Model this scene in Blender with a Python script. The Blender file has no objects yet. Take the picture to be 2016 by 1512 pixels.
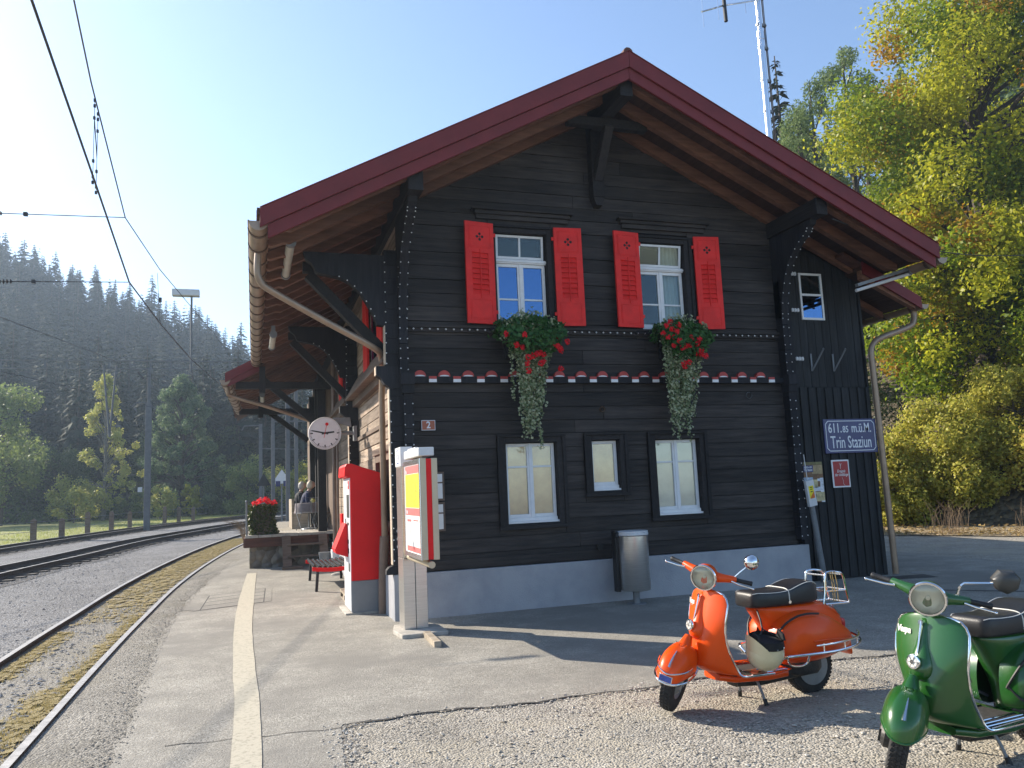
import bpy, math, random
from mathutils import Vector, Matrix, Euler, noise as mnoise
random.seed(7)
R = math.radians
S = bpy.context.scene
# ---------------------------------------------------------------- camera, world, sun, exposure
cam = bpy.data.objects.new('camera', bpy.data.cameras.new('camera'))
S.collection.objects.link(cam); S.camera = cam
_cr, _cu, _cf = ((0.951061, -0.306043, -0.042676), (0.000177, -0.137571, 0.990492), (0.309004, 0.942025, 0.130784))
cam.matrix_world = Matrix(((_cr[0], _cu[0], -_cf[0], 0), (_cr[1], _cu[1], -_cf[1], 0), (_cr[2], _cu[2], -_cf[2], 1.70), (0, 0, 0, 1)))
cam.data.lens = 27.94; cam.data.sensor_width = 36; cam.data.sensor_fit = 'HORIZONTAL'
cam.data.clip_start = .05; cam.data.clip_end = 3000
SUN_EL = R(29.5); SUN_DIR = Vector((-.678, .735, 0)).normalized()      # horizontal direction towards the sun
sun_vec = Vector((SUN_DIR.x*math.cos(SUN_EL), SUN_DIR.y*math.cos(SUN_EL), math.sin(SUN_EL)))
W = bpy.data.worlds.new('World'); S.world = W; W.use_nodes = True
wn = W.node_tree.nodes; wl = W.node_tree.links
sky = wn.new('ShaderNodeTexSky'); sky.sky_type = 'NISHITA'; sky.sun_disc = False
sky.sun_elevation = SUN_EL; sky.sun_rotation = math.atan2(SUN_DIR.x, SUN_DIR.y)
sky.air_density = 1.0; sky.dust_density = 1.0; sky.ozone_density = 3.0; sky.altitude = 600
bg = [n for n in wn if n.type == 'BACKGROUND'][0]
wl.new(sky.outputs[0], bg.inputs[0]); bg.inputs[1].default_value = .125
sl_ = bpy.data.lights.new('sun', 'SUN'); sl_.energy = 5.0; sl_.angle = R(.5); sl_.color = (1, .905, .77)
so = bpy.data.objects.new('sun', sl_); S.collection.objects.link(so)
so.rotation_euler = sun_vec.to_track_quat('Z', 'Y').to_euler(); so.location = (-30, 30, 40)
S.view_settings.view_transform = 'Standard'; S.view_settings.look = 'None'
S.view_settings.exposure = 1.08; S.view_settings.gamma = 1
S.cycles.max_bounces = 8; S.cycles.transparent_max_bounces = 12; S.cycles.volume_bounces = 0
S.cycles.use_denoising = True

# ---------------------------------------------------------------- helpers
COL = S.collection
def wpos(o):
    p = Vector((0, 0, 0))
    while o is not None:
        p += Vector(o.location); o = o.parent
    return p
def tag(o, label=None, cat=None, group=None, kind=None):
    if label: o['label'] = label
    if cat: o['category'] = cat
    if group: o['group'] = group
    if kind: o['kind'] = kind
    return o
def empty(name, loc, label, cat, group=None, rz=0):
    o = bpy.data.objects.new(name, None); COL.objects.link(o)
    o.location = loc; o.rotation_euler = (0, 0, rz); o.empty_display_size = .2
    return tag(o, label, cat, group)
def copy_tree(o, parent=None):
    c = o.copy(); COL.objects.link(c); c.parent = parent
    for ch in list(o.children): copy_tree(ch, c)
    return c
def V(*a): return Vector(a)
class MB:
    """collects geometry; build() links it as one mesh object"""
    def __init__(s): s.v = []; s.f = []; s.m = []; s.M = None; s.cur = 0
    def vs(s, pts):
        i = len(s.v)
        for p in pts:
            p = Vector(p)
            s.v.append(s.M @ p if s.M is not None else p)
        return i
    def face(s, idx): s.f.append(tuple(idx)); s.m.append(s.cur)
    def poly(s, pts):
        i = s.vs(pts); s.face(range(i, i+len(pts)))
    def box(s, x0, x1, y0, y1, z0, z1):
        i = s.vs([(x0,y0,z0),(x1,y0,z0),(x1,y1,z0),(x0,y1,z0),(x0,y0,z1),(x1,y0,z1),(x1,y1,z1),(x0,y1,z1)])
        for q in ((3,2,1,0),(4,5,6,7),(0,1,5,4),(1,2,6,5),(2,3,7,6),(3,0,4,7)): s.face([i+k for k in q])
    def bar(s, a, b, w, h, up=(0,0,1)):
        """box beam from a to b, w wide and h deep"""
        a = Vector(a); b = Vector(b); d = (b-a).normalized(); up = Vector(up)
        x = d.cross(up)
        if x.length < 1e-4: x = d.cross(Vector((1,0,0)))
        x.normalize(); z = x.cross(d)
        r = []
        for p in (a, b):
            for sx, sz in ((-1,-1),(1,-1),(1,1),(-1,1)): r.append(p + x*(sx*w/2) + z*(sz*h/2))
        i = s.vs(r)
        for q in ((3,2,1,0),(4,5,6,7),(0,1,5,4),(1,2,6,5),(2,3,7,6),(3,0,4,7)): s.face([i+k for k in q])
    def prism(s, pts, axis, a0, a1):
        """polygon given in the two other axes (in x,y,z order), extruded along axis"""
        def mk(p, a):
            return (a, p[0], p[1]) if axis == 0 else (p[0], a, p[1]) if axis == 1 else (p[0], p[1], a)
        n = len(pts); i = s.vs([mk(p, a0) for p in pts] + [mk(p, a1) for p in pts])
        s.face(range(i, i+n)); s.face(range(i+2*n-1, i+n-1, -1))
        for k in range(n):
            k2 = (k+1) % n; s.face((i+k2, i+k, i+n+k, i+n+k2))
    def ring(s, c, x, y, r, n, ry=None):
        return s.vs([Vector(c) + x*(r*math.cos(2*math.pi*k/n)) + y*((ry or r)*math.sin(2*math.pi*k/n)) for k in range(n)])
    def loft(s, rings, caps=True, closed=True):
        n = len(rings[0]); ids = [s.vs(r) for r in rings]
        for a, b in zip(ids, ids[1:]):
            for k in range(n if closed else n-1):
                k2 = (k+1) % n; s.face((a+k, a+k2, b+k2, b+k))
        if caps:
            s.face(range(ids[0]+n-1, ids[0]-1, -1)); s.face(range(ids[-1], ids[-1]+n))
    def tube(s, pts, r, n=8, caps=True):
        pts = [Vector(p) for p in pts]; rr = r if isinstance(r, (list, tuple)) else [r]*len(pts)
        rings = []; prev = None
        for k, p in enumerate(pts):
            d = (pts[min(k+1, len(pts)-1)] - pts[max(k-1, 0)])
            if d.length < 1e-9: d = Vector((0,0,1))
            d.normalize()
            if prev is None:
                x = d.cross(Vector((0,0,1)))
                if x.length < .05: x = d.cross(Vector((0,1,0)))
            else: x = prev - d*prev.dot(d)
            x.normalize(); prev = x; y = d.cross(x)
            rings.append([p + x*(rr[k]*math.cos(2*math.pi*j/n)) + y*(rr[k]*math.sin(2*math.pi*j/n)) for j in range(n)])
        s.loft(rings, caps)
    def lathe(s, prof, c, d, n=24, caps=True):
        """prof: (radius, offset along d)"""
        d = Vector(d).normalized(); x = d.cross(Vector((0,0,1)))
        if x.length < .05: x = d.cross(Vector((0,1,0)))
        x.normalize(); y = d.cross(x); c = Vector(c)
        s.loft([[c + d*h + x*(max(r,1e-4)*math.cos(2*math.pi*j/n)) + y*(max(r,1e-4)*math.sin(2*math.pi*j/n)) for j in range(n)] for r, h in prof], caps)
    def sphere(s, c, r, n=10, sx=1, sy=1, sz=1):
        c = Vector(c); rings = []
        for i in range(1, n):
            t = math.pi*i/n
            rings.append([c + Vector((sx*r*math.sin(t)*math.cos(2*math.pi*j/(2*n)), sy*r*math.sin(t)*math.sin(2*math.pi*j/(2*n)), -sz*r*math.cos(t))) for j in range(2*n)])
        s.loft(rings, True)
    def dot(s, c, r):
        """small octahedron stud"""
        c = Vector(c); i = s.vs([c+V(r,0,0), c+V(0,r,0), c+V(-r,0,0), c+V(0,-r,0), c+V(0,0,r), c+V(0,0,-r)])
        for k in range(4):
            k2 = (k+1) % 4; s.face((i+k, i+k2, i+4)); s.face((i+k2, i+k, i+5))
    def add(s, o):
        i = len(s.v); s.v += o.v; s.f += [tuple(i+k for k in q) for q in o.f]; s.m += o.m
    def build(s, name, mats, parent=None, local=False, smooth=None, bevel=0, origin=None, weld=False):
        if not isinstance(mats, (list, tuple)): mats = [mats]
        if local: off = Vector((0,0,0))
        elif parent is not None: off = wpos(parent)
        elif origin is not None: off = Vector(origin)
        else:
            xs = [v.x for v in s.v]; ys = [v.y for v in s.v]; zs = [v.z for v in s.v]
            off = Vector(((min(xs)+max(xs))/2, (min(ys)+max(ys))/2, min(zs)))
        me = bpy.data.meshes.new(name); me.from_pydata([v-off for v in s.v], [], s.f)
        for m in mats: me.materials.append(m)
        if len(mats) > 1: me.polygons.foreach_set('material_index', s.m)
        if smooth is not None:
            me.polygons.foreach_set('use_smooth', [True]*len(me.polygons))
            if smooth < 180: me.set_sharp_from_angle(angle=R(smooth))
        me.update()
        o = bpy.data.objects.new(name, me); COL.objects.link(o)
        if parent is not None: o.parent = parent
        elif not local: o.location = off
        if bevel:
            b = o.modifiers.new('bevel', 'BEVEL'); b.width = bevel; b.segments = 2; b.limit_method = 'ANGLE'; b.angle_limit = R(40)
            b.harden_normals = False
        return o
def text_mb(mb, txt, size, M4, depth=.002, sx=1.0, bold=0.0, align='CENTER', shear=0):
    """lettering as real geometry; M4 maps the text plane (x right, y up) into the place"""
    cu = bpy.data.curves.new('lettering', 'FONT'); cu.body = txt; cu.size = size; cu.extrude = depth
    cu.align_x = align; cu.align_y = 'CENTER'; cu.offset = bold; cu.shear = shear; cu.resolution_u = 3
    o = bpy.data.objects.new('lettering', cu); COL.objects.link(o)
    bpy.context.view_layer.update()
    me = o.evaluated_get(bpy.context.evaluated_depsgraph_get()).to_mesh()
    i = len(mb.v)
    for v in me.vertices:
        p = M4 @ Vector((v.co.x*sx, v.co.y, v.co.z)); mb.v.append(mb.M @ p if mb.M is not None else p)
    for p in me.polygons: mb.f.append(tuple(i+k for k in p.vertices)); mb.m.append(mb.cur)
    o.evaluated_get(bpy.context.evaluated_depsgraph_get()).to_mesh_clear()
    bpy.data.objects.remove(o); bpy.data.curves.remove(cu)
def plane_m(origin, right, up):
    r = Vector(right).normalized(); u = Vector(up).normalized(); n = r.cross(u); o = Vector(origin)
    return Matrix(((r.x,u.x,n.x,o.x),(r.y,u.y,n.y,o.y),(r.z,u.z,n.z,o.z),(0,0,0,1)))
def arc(c, r, a0, a1, n): return [(c[0]+r*math.cos(R(a0+(a1-a0)*k/n)), c[1]+r*math.sin(R(a0+(a1-a0)*k/n))) for k in range(n+1)]
def catmull(pts, n=6):
    pts = [Vector(p) for p in pts]; out = []
    for i in range(len(pts)-1):
        p0 = pts[max(i-1,0)]; p1 = pts[i]; p2 = pts[i+1]; p3 = pts[min(i+2,len(pts)-1)]
        for k in range(n):
            t = k/n; out.append(.5*((2*p1)+(p2-p0)*t+(2*p0-5*p1+4*p2-p3)*t*t+(3*p1-p0-3*p2+p3)*t**3))
    return out+[pts[-1]]

# ---------------------------------------------------------------- materials
def _new(name):
    m = bpy.data.materials.new(name); m.use_nodes = True
    return m, m.node_tree.nodes, m.node_tree.links, m.node_tree.nodes['Principled BSDF']
def hexc(c): return (c[0], c[1], c[2], 1)
def mat(name, col, rough=.6, metal=0, var=.2, scale=6, stretch=(1,1,1), bump=0, bscale=60, col2=None, coat=0, spec=.5, transl=0, emit=0, fac=(.35,.65), rvar=0):
    m, n, l, b = _new(name)
    tc = n.new('ShaderNodeTexCoord'); mp = n.new('ShaderNodeMapping'); mp.inputs['Scale'].default_value = stretch
    l.new(tc.outputs['Object'], mp.inputs[0])
    nz = n.new('ShaderNodeTexNoise'); nz.inputs['Scale'].default_value = scale; nz.inputs['Detail'].default_value = 6; nz.inputs['Roughness'].default_value = .65
    l.new(mp.outputs[0], nz.inputs['Vector'])
    rp = n.new('ShaderNodeValToRGB'); l.new(nz.outputs['Fac'], rp.inputs[0])
    c2 = col2 or tuple(min(1, c*(1+var)) for c in col); c1 = col if col2 else tuple(c*(1-var) for c in col)
    rp.color_ramp.elements[0].color = hexc(c1); rp.color_ramp.elements[1].color = hexc(c2)
    rp.color_ramp.elements[0].position = fac[0]; rp.color_ramp.elements[1].position = fac[1]
    l.new(rp.outputs[0], b.inputs['Base Color'])
    b.inputs['Roughness'].default_value = rough; b.inputs['Metallic'].default_value = metal
    b.inputs['Specular IOR Level'].default_value = spec
    if coat: b.inputs['Coat Weight'].default_value = coat; b.inputs['Coat Roughness'].default_value = .06
    if rvar:
        mr = n.new('ShaderNodeMapRange'); mr.inputs[3].default_value = max(0, rough-rvar); mr.inputs[4].default_value = min(1, rough+rvar)
        l.new(nz.outputs['Fac'], mr.inputs[0]); l.new(mr.outputs[0], b.inputs['Roughness'])
    if bump:
        n2 = n.new('ShaderNodeTexNoise'); n2.inputs['Scale'].default_value = bscale; n2.inputs['Detail'].default_value = 5
        l.new(mp.outputs[0], n2.inputs['Vector'])
        bp = n.new('ShaderNodeBump'); bp.inputs['Strength'].default_value = bump; bp.inputs['Distance'].default_value = .02
        l.new(n2.outputs['Fac'], bp.inputs['Height']); l.new(bp.outputs[0], b.inputs['Normal'])
    if transl:
        t = n.new('ShaderNodeBsdfTranslucent'); l.new(rp.outputs[0], t.inputs[0])
        mx = n.new('ShaderNodeMixShader'); mx.inputs[0].default_value = transl
        out = n['Material Output']; l.new(b.outputs[0], mx.inputs[1]); l.new(t.outputs[0], mx.inputs[2]); l.new(mx.outputs[0], out.inputs[0])
    return m
def leafmat(name, cols, rough=.5, transl=.35):
    """leaf: colour picked per leaf island and per plant"""
    m, n, l, b = _new(name)
    g = n.new('ShaderNodeNewGeometry'); oi = n.new('ShaderNodeObjectInfo')
    ad = n.new('ShaderNodeMath'); ad.operation = 'MULTIPLY_ADD'; ad.inputs[1].default_value = .3
    l.new(oi.outputs['Random'], ad.inputs[0])
    sc = n.new('ShaderNodeMath'); sc.operation = 'MULTIPLY'; sc.inputs[1].default_value = .7
    l.new(g.outputs['Random Per Island'], sc.inputs[0]); l.new(sc.outputs[0], ad.inputs[2])
    rp = n.new('ShaderNodeValToRGB'); cr = rp.color_ramp
    while len(cr.elements) < len(cols): cr.elements.new(.5)
    for i, c in enumerate(cols): cr.elements[i].position = i/(len(cols)-1); cr.elements[i].color = hexc(c)
    l.new(ad.outputs[0], rp.inputs[0]); l.new(rp.outputs[0], b.inputs['Base Color']); b.inputs['Roughness'].default_value = rough; b.inputs['Specular IOR Level'].default_value = .25
    t = n.new('ShaderNodeBsdfTranslucent'); l.new(rp.outputs[0], t.inputs[0])
    mx = n.new('ShaderNodeMixShader'); mx.inputs[0].default_value = transl
    l.new(b.outputs[0], mx.inputs[1]); l.new(t.outputs[0], mx.inputs[2]); l.new(mx.outputs[0], n['Material Output'].inputs[0])
    return m
def gravelmat(name, cols, cell=70, big=2.0, bump=.8, patch=None, patchscale=.6, patchpos=(.5,.62), rough=.9):
    """stones: colour per voronoi cell, broad noise tint, optional second colour in patches"""
    m, n, l, b = _new(name)
    tc = n.new('ShaderNodeTexCoord')
    vo = n.new('ShaderNodeTexVoronoi'); vo.inputs['Scale'].default_value = cell; l.new(tc.outputs['Object'], vo.inputs['Vector'])
    sp = n.new('ShaderNodeSeparateColor'); l.new(vo.outputs['Color'], sp.inputs[0])
    rp = n.new('ShaderNodeValToRGB'); cr = rp.color_ramp
    while len(cr.elements) < len(cols): cr.elements.new(.5)
    for i, c in enumerate(cols): cr.elements[i].position = i/(len(cols)-1); cr.elements[i].color = hexc(c)
    l.new(sp.outputs[0], rp.inputs[0])
    nz = n.new('ShaderNodeTexNoise'); nz.inputs['Scale'].default_value = big; nz.inputs['Detail'].default_value = 8; nz.inputs['Roughness'].default_value = .7
    l.new(tc.outputs['Object'], nz.inputs['Vector'])
    mr = n.new('ShaderNodeMapRange'); mr.inputs[1].default_value = .3; mr.inputs[2].default_value = .7; mr.inputs[3].default_value = .72; mr.inputs[4].default_value = 1.22
    l.new(nz.outputs['Fac'], mr.inputs[0])
    mu = n.new('ShaderNodeMixRGB'); mu.blend_type = 'MULTIPLY'; mu.inputs[0].default_value = 1
    l.new(rp.outputs[0], mu.inputs[1]); l.new(mr.outputs[0], mu.inputs[2])
    colout = mu.outputs[0]
    if patch:
        n3 = n.new('ShaderNodeTexNoise'); n3.inputs['Scale'].default_value = patchscale; n3.inputs['Detail'].default_value = 7; n3.inputs['Roughness'].default_value = .75
        l.new(tc.outputs['Object'], n3.inputs['Vector'])
        r3 = n.new('ShaderNodeValToRGB'); r3.color_ramp.elements[0].position = patchpos[0]; r3.color_ramp.elements[1].position = patchpos[1]
        l.new(n3.outputs['Fac'], r3.inputs[0])
        mx = n.new('ShaderNodeMixRGB'); l.new(r3.outputs[0], mx.inputs[0]); l.new(colout, mx.inputs[1]); mx.inputs[2].default_value = hexc(patch)
        colout = mx.outputs[0]
    l.new(colout, b.inputs['Base Color']); b.inputs['Roughness'].default_value = rough
    bp = n.new('ShaderNodeBump'); bp.inputs['Strength'].default_value = bump; bp.inputs['Distance'].default_value = 1.0/cell
    iv = n.new('ShaderNodeMath'); iv.operation = 'MULTIPLY'; iv.inputs[1].default_value = -.8; l.new(vo.outputs['Distance'], iv.inputs[0])
    a2 = n.new('ShaderNodeMath'); a2.operation = 'ADD'; l.new(iv.outputs[0], a2.inputs[0]); l.new(sp.outputs[1], a2.inputs[1])
    l.new(a2.outputs[0], bp.inputs['Height']); l.new(bp.outputs[0], b.inputs['Normal'])
    return m
def glassmat(name, tint, refl=.35, rough=.02, gcol=(.9,.95,1)):
    """window pane: mirror part over a see-through pane"""
    m, n, l, b = _new(name)
    gl = n.new('ShaderNodeBsdfGlossy'); gl.inputs['Roughness'].default_value = rough; gl.inputs[0].default_value = hexc(gcol)
    tr = n.new('ShaderNodeBsdfTransparent'); tr.inputs[0].default_value = hexc(tint)
    fr = n.new('ShaderNodeFresnel'); fr.inputs[0].default_value = 1.5
    ad = n.new('ShaderNodeMath'); ad.operation = 'ADD'; ad.use_clamp = True; ad.inputs[1].default_value = refl
    l.new(fr.outputs[0], ad.inputs[0])
    mx = n.new('ShaderNodeMixShader'); l.new(ad.outputs[0], mx.inputs[0]); l.new(tr.outputs[0], mx.inputs[1]); l.new(gl.outputs[0], mx.inputs[2])
    l.new(mx.outputs[0], n['Material Output'].inputs[0])
    return m
def woodmat(name, c1, c2, axis=0, rough=.7, bump=.25, sc=1.0, spec=.3, board=.32):
    st = [9*sc, 9*sc, 9*sc]; st[axis] = .7*sc
    m = mat(name, c1, rough, var=0, col2=c2, scale=2.2, stretch=tuple(st), bump=bump, bscale=3.5, fac=(.3,.72), spec=spec)
    n, l = m.node_tree.nodes, m.node_tree.links; b = n['Principled BSDF']; src = b.inputs['Base Color'].links[0].from_socket
    g = n.new('ShaderNodeNewGeometry'); r = n.new('ShaderNodeMapRange'); r.inputs[3].default_value = 1-board; r.inputs[4].default_value = 1+board
    l.new(g.outputs['Random Per Island'], r.inputs[0]); tc = n.new('ShaderNodeTexCoord'); w = n.new('ShaderNodeTexNoise'); w.inputs['Scale'].default_value = .9; w.inputs['Detail'].default_value = 5
    l.new(tc.outputs['Object'], w.inputs['Vector']); r2 = n.new('ShaderNodeMapRange'); r2.inputs[1].default_value = .3; r2.inputs[2].default_value = .7; r2.inputs[3].default_value = .72; r2.inputs[4].default_value = 1.3; l.new(w.outputs['Fac'], r2.inputs[0])
    mm = n.new('ShaderNodeMath'); mm.operation = 'MULTIPLY'; l.new(r.outputs[0], mm.inputs[0]); l.new(r2.outputs[0], mm.inputs[1])
    mu = n.new('ShaderNodeMixRGB'); mu.blend_type = 'MULTIPLY'; mu.inputs[0].default_value = 1; l.new(src, mu.inputs[1]); l.new(mm.outputs[0], mu.inputs[2]); l.new(mu.outputs[0], b.inputs['Base Color'])
    return m

K = {}
K['log'] = woodmat('dark_log', (.014,.0125,.0125), (.056,.046,.041), 0, .72, .5)
K['log_side'] = woodmat('weathered_log', (.16,.115,.082), (.40,.31,.235), 1, .8, .5)
K['post'] = woodmat('dark_post', (.0085,.009,.0115), (.022,.021,.024), 2, .75, .3)
K['darkbeam'] = woodmat('dark_beam', (.012,.011,.012), (.030,.026,.025), 1, .75, .3)
K['plank'] = woodmat('black_plank', (.010,.0105,.011), (.028,.029,.030), 2, .7, .35)
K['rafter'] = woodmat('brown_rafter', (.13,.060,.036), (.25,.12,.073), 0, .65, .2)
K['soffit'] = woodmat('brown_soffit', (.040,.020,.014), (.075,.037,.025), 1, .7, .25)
K['endgrain'] = mat('end_grain', (.5,.4,.3), .8, var=.2, scale=20, bump=.2)
K['barge'] = mat('wine_red_paint', (.16,.021,.020), .5, spec=.3, var=.12, scale=3, bump=.05, bscale=30)
K['tile'] = mat('roof_tile', (.11,.045,.03), .8, var=.35, scale=5, bump=.3)
K['gutter'] = mat('brown_sheet_metal', (.33,.235,.165), .38, metal=.35, var=.12, scale=4)
K['ring'] = mat('gutter_bracket', (.13,.09,.065), .5, metal=.3, var=.15)
K['pipe'] = mat('brown_pipe', (.19,.13,.10), .45, metal=.2, var=.15, scale=5)
K['plinth'] = mat('grey_plinth_paint', (.25,.26,.285), .75, var=.12, scale=1.6, bump=.25, bscale=55, col2=(.36,.36,.375), fac=(.25,.6))
K['white'] = mat('white_paint', (.74,.74,.74), .45, var=.05, scale=9, bump=.03)
K['stud'] = mat('white_stud', (.8,.8,.8), .5, var=.02)
K['red'] = mat('shutter_red', (.74,.030,.024), .5, var=.10, scale=5, bump=.06, bscale=40, spec=.2)
K['frieze_red'] = mat('frieze_red', (.42,.05,.04), .6, var=.15, scale=14)
K['interior'] = mat('dark_interior', (.012,.012,.013), .9, var=.1)
K['curtain'] = mat('white_curtain', (.72,.71,.68), .9, var=.1, scale=3, stretch=(10,10,.6), transl=.3)
K['blind'] = mat('warm_reflection_blind', (.92,.61,.40), .85, var=.26, scale=1.7)  # blind whose warm, blotchy beige stands in for reflections in the panes
K['blind_pale'] = mat('pale_blind', (.74,.72,.66), .85, var=.14, scale=2.0)
K['glass'] = glassmat('window_glass', (.85,.9,.88), -.01)
K['glass_sky'] = glassmat('sky_tinted_glass', (.3,.35,.4), .20, gcol=(.30,.55,1))  # deep blue of the mirrored sky is put into the gloss colour
K['glass_pale'] = glassmat('lower_glass', (.95,.96,.94), .03, rough=.06)
K['black'] = mat('black_rubber', (.012,.012,.013), .55, var=.2, scale=20)
K['chrome'] = mat('chrome', (.78,.78,.78), .09, metal=1, var=.03)
K['steel'] = mat('brushed_steel', (.58,.56,.53), .30, metal=.85, var=.10, scale=4, stretch=(1,1,30))
K['galv'] = mat('galvanised_steel', (.20,.21,.22), .55, metal=.35, var=.15, scale=6)
K['gantry'] = mat('dull_grey_steel', (.125,.13,.137), .7, var=.15, scale=6)
K['alu'] = mat('bright_aluminium', (.75,.76,.78), .25, metal=.95, var=.04)
K['grey'] = mat('grey_paint', (.22,.225,.235), .5, var=.06, scale=5)
K['lightgrey'] = mat('light_grey_paint', (.62,.62,.62), .45, var=.06)
K['sbbred'] = mat('machine_red', (.74,.010,.012), .45, var=.05, scale=3, spec=.2)
K['wire'] = mat('dark_wire', (.03,.03,.032), .6, var=.1)
K['stone'] = gravelmat('rubble_stone', [(.10,.085,.065),(.19,.16,.12),(.27,.23,.17),(.15,.135,.115)], cell=4.2, big=9, bump=1.0)
K['concrete'] = mat('concrete', (.40,.37,.32), .85, var=.2, scale=7, bump=.3)
K['pallet'] = woodmat('raw_wood', (.30,.24,.17), (.52,.44,.34), 0, .8, .3)
K['oldwood'] = woodmat('grey_brown_wood', (.11,.075,.055), (.22,.16,.12), 0, .8, .3)
K['oldwood_red'] = woodmat('red_brown_beam', (.075,.028,.018), (.15,.062,.040), 0, .7, .3)
K['flower'] = leafmat('geranium_red', [(.80,.012,.025),(.90,.03,.04),(.72,.015,.05)], .7, .35)
K['ivy'] = leafmat('variegated_ivy', [(.10,.15,.06),(.26,.31,.16),(.50,.52,.34),(.09,.14,.05)], .5, .3)
K['geranium'] = leafmat('geranium_leaf', [(.02,.07,.02),(.05,.14,.035),(.09,.19,.05)], .5, .3)
# ---------------------------------------------------------------- setting: ground, tracks, paving
import numpy as np
def zg(y): return max(0.0, (y-14)*.012) if y < 90 else 76*.012
def interp(tab, y):
    if y <= tab[0][0]: return tab[0][1]
    for (a, xa), (b, xb) in zip(tab, tab[1:]):
        if y <= b: return xa+(xb-xa)*(y-a)/(b-a)
    return tab[-1][1]+(y-tab[-1][0])*(tab[-1][1]-tab[-2][1])/(tab[-1][0]-tab[-2][0])
def smooth_tab(t): return [(p.y, p.x) for p in catmull([(x, y, 0) for y, x in t], 5)]
SID = smooth_tab([(-6,-2.07),(4,-2.08),(10,-2.12),(14,-2.10),(18,-1.98),(23,-1.63),(29,-.98),(35,.0),(42,1.6),(50,4.2),(60,8.5),(75,17)])
MID = smooth_tab([(-6,-7.9),(8,-7.35),(16,-6.75),(22,-6.12),(27,-5.25),(33,-4.35),(39,-2.65),(44,-1.1),(52,2.2),(62,7.5),(78,18)])
FAR = smooth_tab([(-6,-13.2),(10,-12.0),(22,-10.7),(32.5,-8.95),(40,-7.3),(46,-5.65),(52,-3.3),(58,-.4),(68,5.2),(82,15)])
def strip(mb, left, right, y0, y1, step, dz, jit=0, seed=0):
    """ground strip between x = left(y) and x = right(y)"""
    rnd = random.Random(seed); ids = []; y = y0
    while y < y1+1e-6:
        z = zg(y)+dz
        ids.append(mb.vs([(left(y)+rnd.uniform(-jit, jit), y, z), (right(y)+rnd.uniform(-jit, jit), y, z)])); y += step
    for a, b in zip(ids, ids[1:]): mb.face((a, a+1, b+1, b))
K['gravel'] = gravelmat('beige_gravel', [(.17,.152,.122),(.33,.30,.25),(.46,.425,.36),(.28,.25,.20)], cell=62, big=1.3, bump=.8, patch=(.40,.355,.27), patchscale=.8, patchpos=(.48,.66))
K['ballast'] = gravelmat('grey_ballast', [(.10,.10,.105),(.19,.19,.195),(.29,.285,.28),(.15,.145,.14)], cell=34, big=.8, bump=1.0)
K['ballast_dark'] = gravelmat('track_ballast', [(.035,.032,.03),(.08,.075,.07),(.13,.12,.115)], cell=22, big=.9, bump=1.0)
K['asphalt'] = gravelmat('old_asphalt', [(.17,.158,.132),(.285,.264,.222),(.31,.288,.243),(.30,.278,.234),(.43,.405,.35)], cell=85, big=1.6, bump=.4, patch=(.215,.20,.172), patchscale=.33, patchpos=(.46,.60))
K['tar'] = mat('tar_seam', (.06,.056,.052), .9, var=.3, scale=20, bump=.4)
K['linepaint'] = mat('cream_line_paint', (.30,.272,.205), .8, col2=(.47,.425,.325), scale=30, fac=(.33,.5), bump=.15, bscale=120)
K['rail_top'] = mat('worn_rail_head', (.46,.43,.39), .45, metal=.35, var=.2, scale=12)
K['rail_side'] = mat('rusty_rail', (.06,.038,.028), .8, var=.35, scale=14, bump=.3)
K['sleeper'] = woodmat('tarred_sleeper', (.045,.038,.032), (.10,.085,.07), 0, .85, .3)
K['moss'] = gravelmat('dry_moss', [(.22,.17,.07),(.30,.235,.10),(.36,.28,.13),(.25,.21,.09)], cell=120, big=2.2, bump=.6)
K['straw'] = leafmat('dry_grass_blade', [(.36,.28,.11),(.46,.36,.16),(.28,.24,.09),(.22,.22,.08)], .7, .35)
K['grassbase'] = gravelmat('meadow', [(.17,.20,.045),(.25,.26,.07),(.32,.29,.10)], cell=9, big=.25, bump=.5)
K['meadowblade'] = leafmat('meadow_blade', [(.20,.25,.05),(.32,.35,.08),(.38,.36,.12)], .6, .5)
K['litter'] = gravelmat('leaf_litter', [(.26,.19,.11),(.42,.32,.19),(.52,.42,.27),(.22,.17,.10)], cell=26, big=.7, bump=.9)
K['deadleaf'] = leafmat('fallen_leaf', [(.30,.20,.08),(.42,.30,.12),(.20,.13,.06),(.45,.36,.14)], .7, .3)
K['forestfloor'] = gravelmat('forest_floor', [(.022,.030,.014),(.045,.05,.022),(.06,.05,.03)], cell=1.2, big=.06, bump=.8)

mb = MB()
xs = [-420,-150,-60,-30,-16,-8,0,8,16,30,60,150,420]; ys = [-80,-20,0,6,14,22,30,40,50,60,75,90,140,250,500]
idx = [[mb.vs([(x, y, zg(y))]) for x in xs] for y in ys]
for j in range(len(ys)-1):
    for i in range(len(xs)-1): mb.face((idx[j][i], idx[j][i+1], idx[j+1][i+1], idx[j+1][i]))
tag(mb.build('ground', K['gravel'], local=True), kind='structure')
mb = MB(); strip(mb, lambda y: interp(FAR, y)-1.6, lambda y: interp(SID, y)-.56, -6, 62, 1.0, .005)
tag(mb.build('ballast_bed', K['ballast'], local=True), kind='structure')
K['sidegravel'] = gravelmat('trackside_gravel', [(.12,.11,.092),(.25,.23,.195),(.36,.335,.285),(.22,.20,.165)], cell=58, big=1.1, bump=.8, patch=(.22,.20,.155), patchscale=.9, patchpos=(.5,.66))
mb = MB(); strip(mb, lambda y: interp(SID, y)-.60, lambda y: interp([(-6,-.5),(19,-.6),(26,.1),(60,8)], y), -6, 40, 1.0, .0025)
tag(mb.build('trackside_gravel', K['sidegravel'], local=True), kind='structure')
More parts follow.
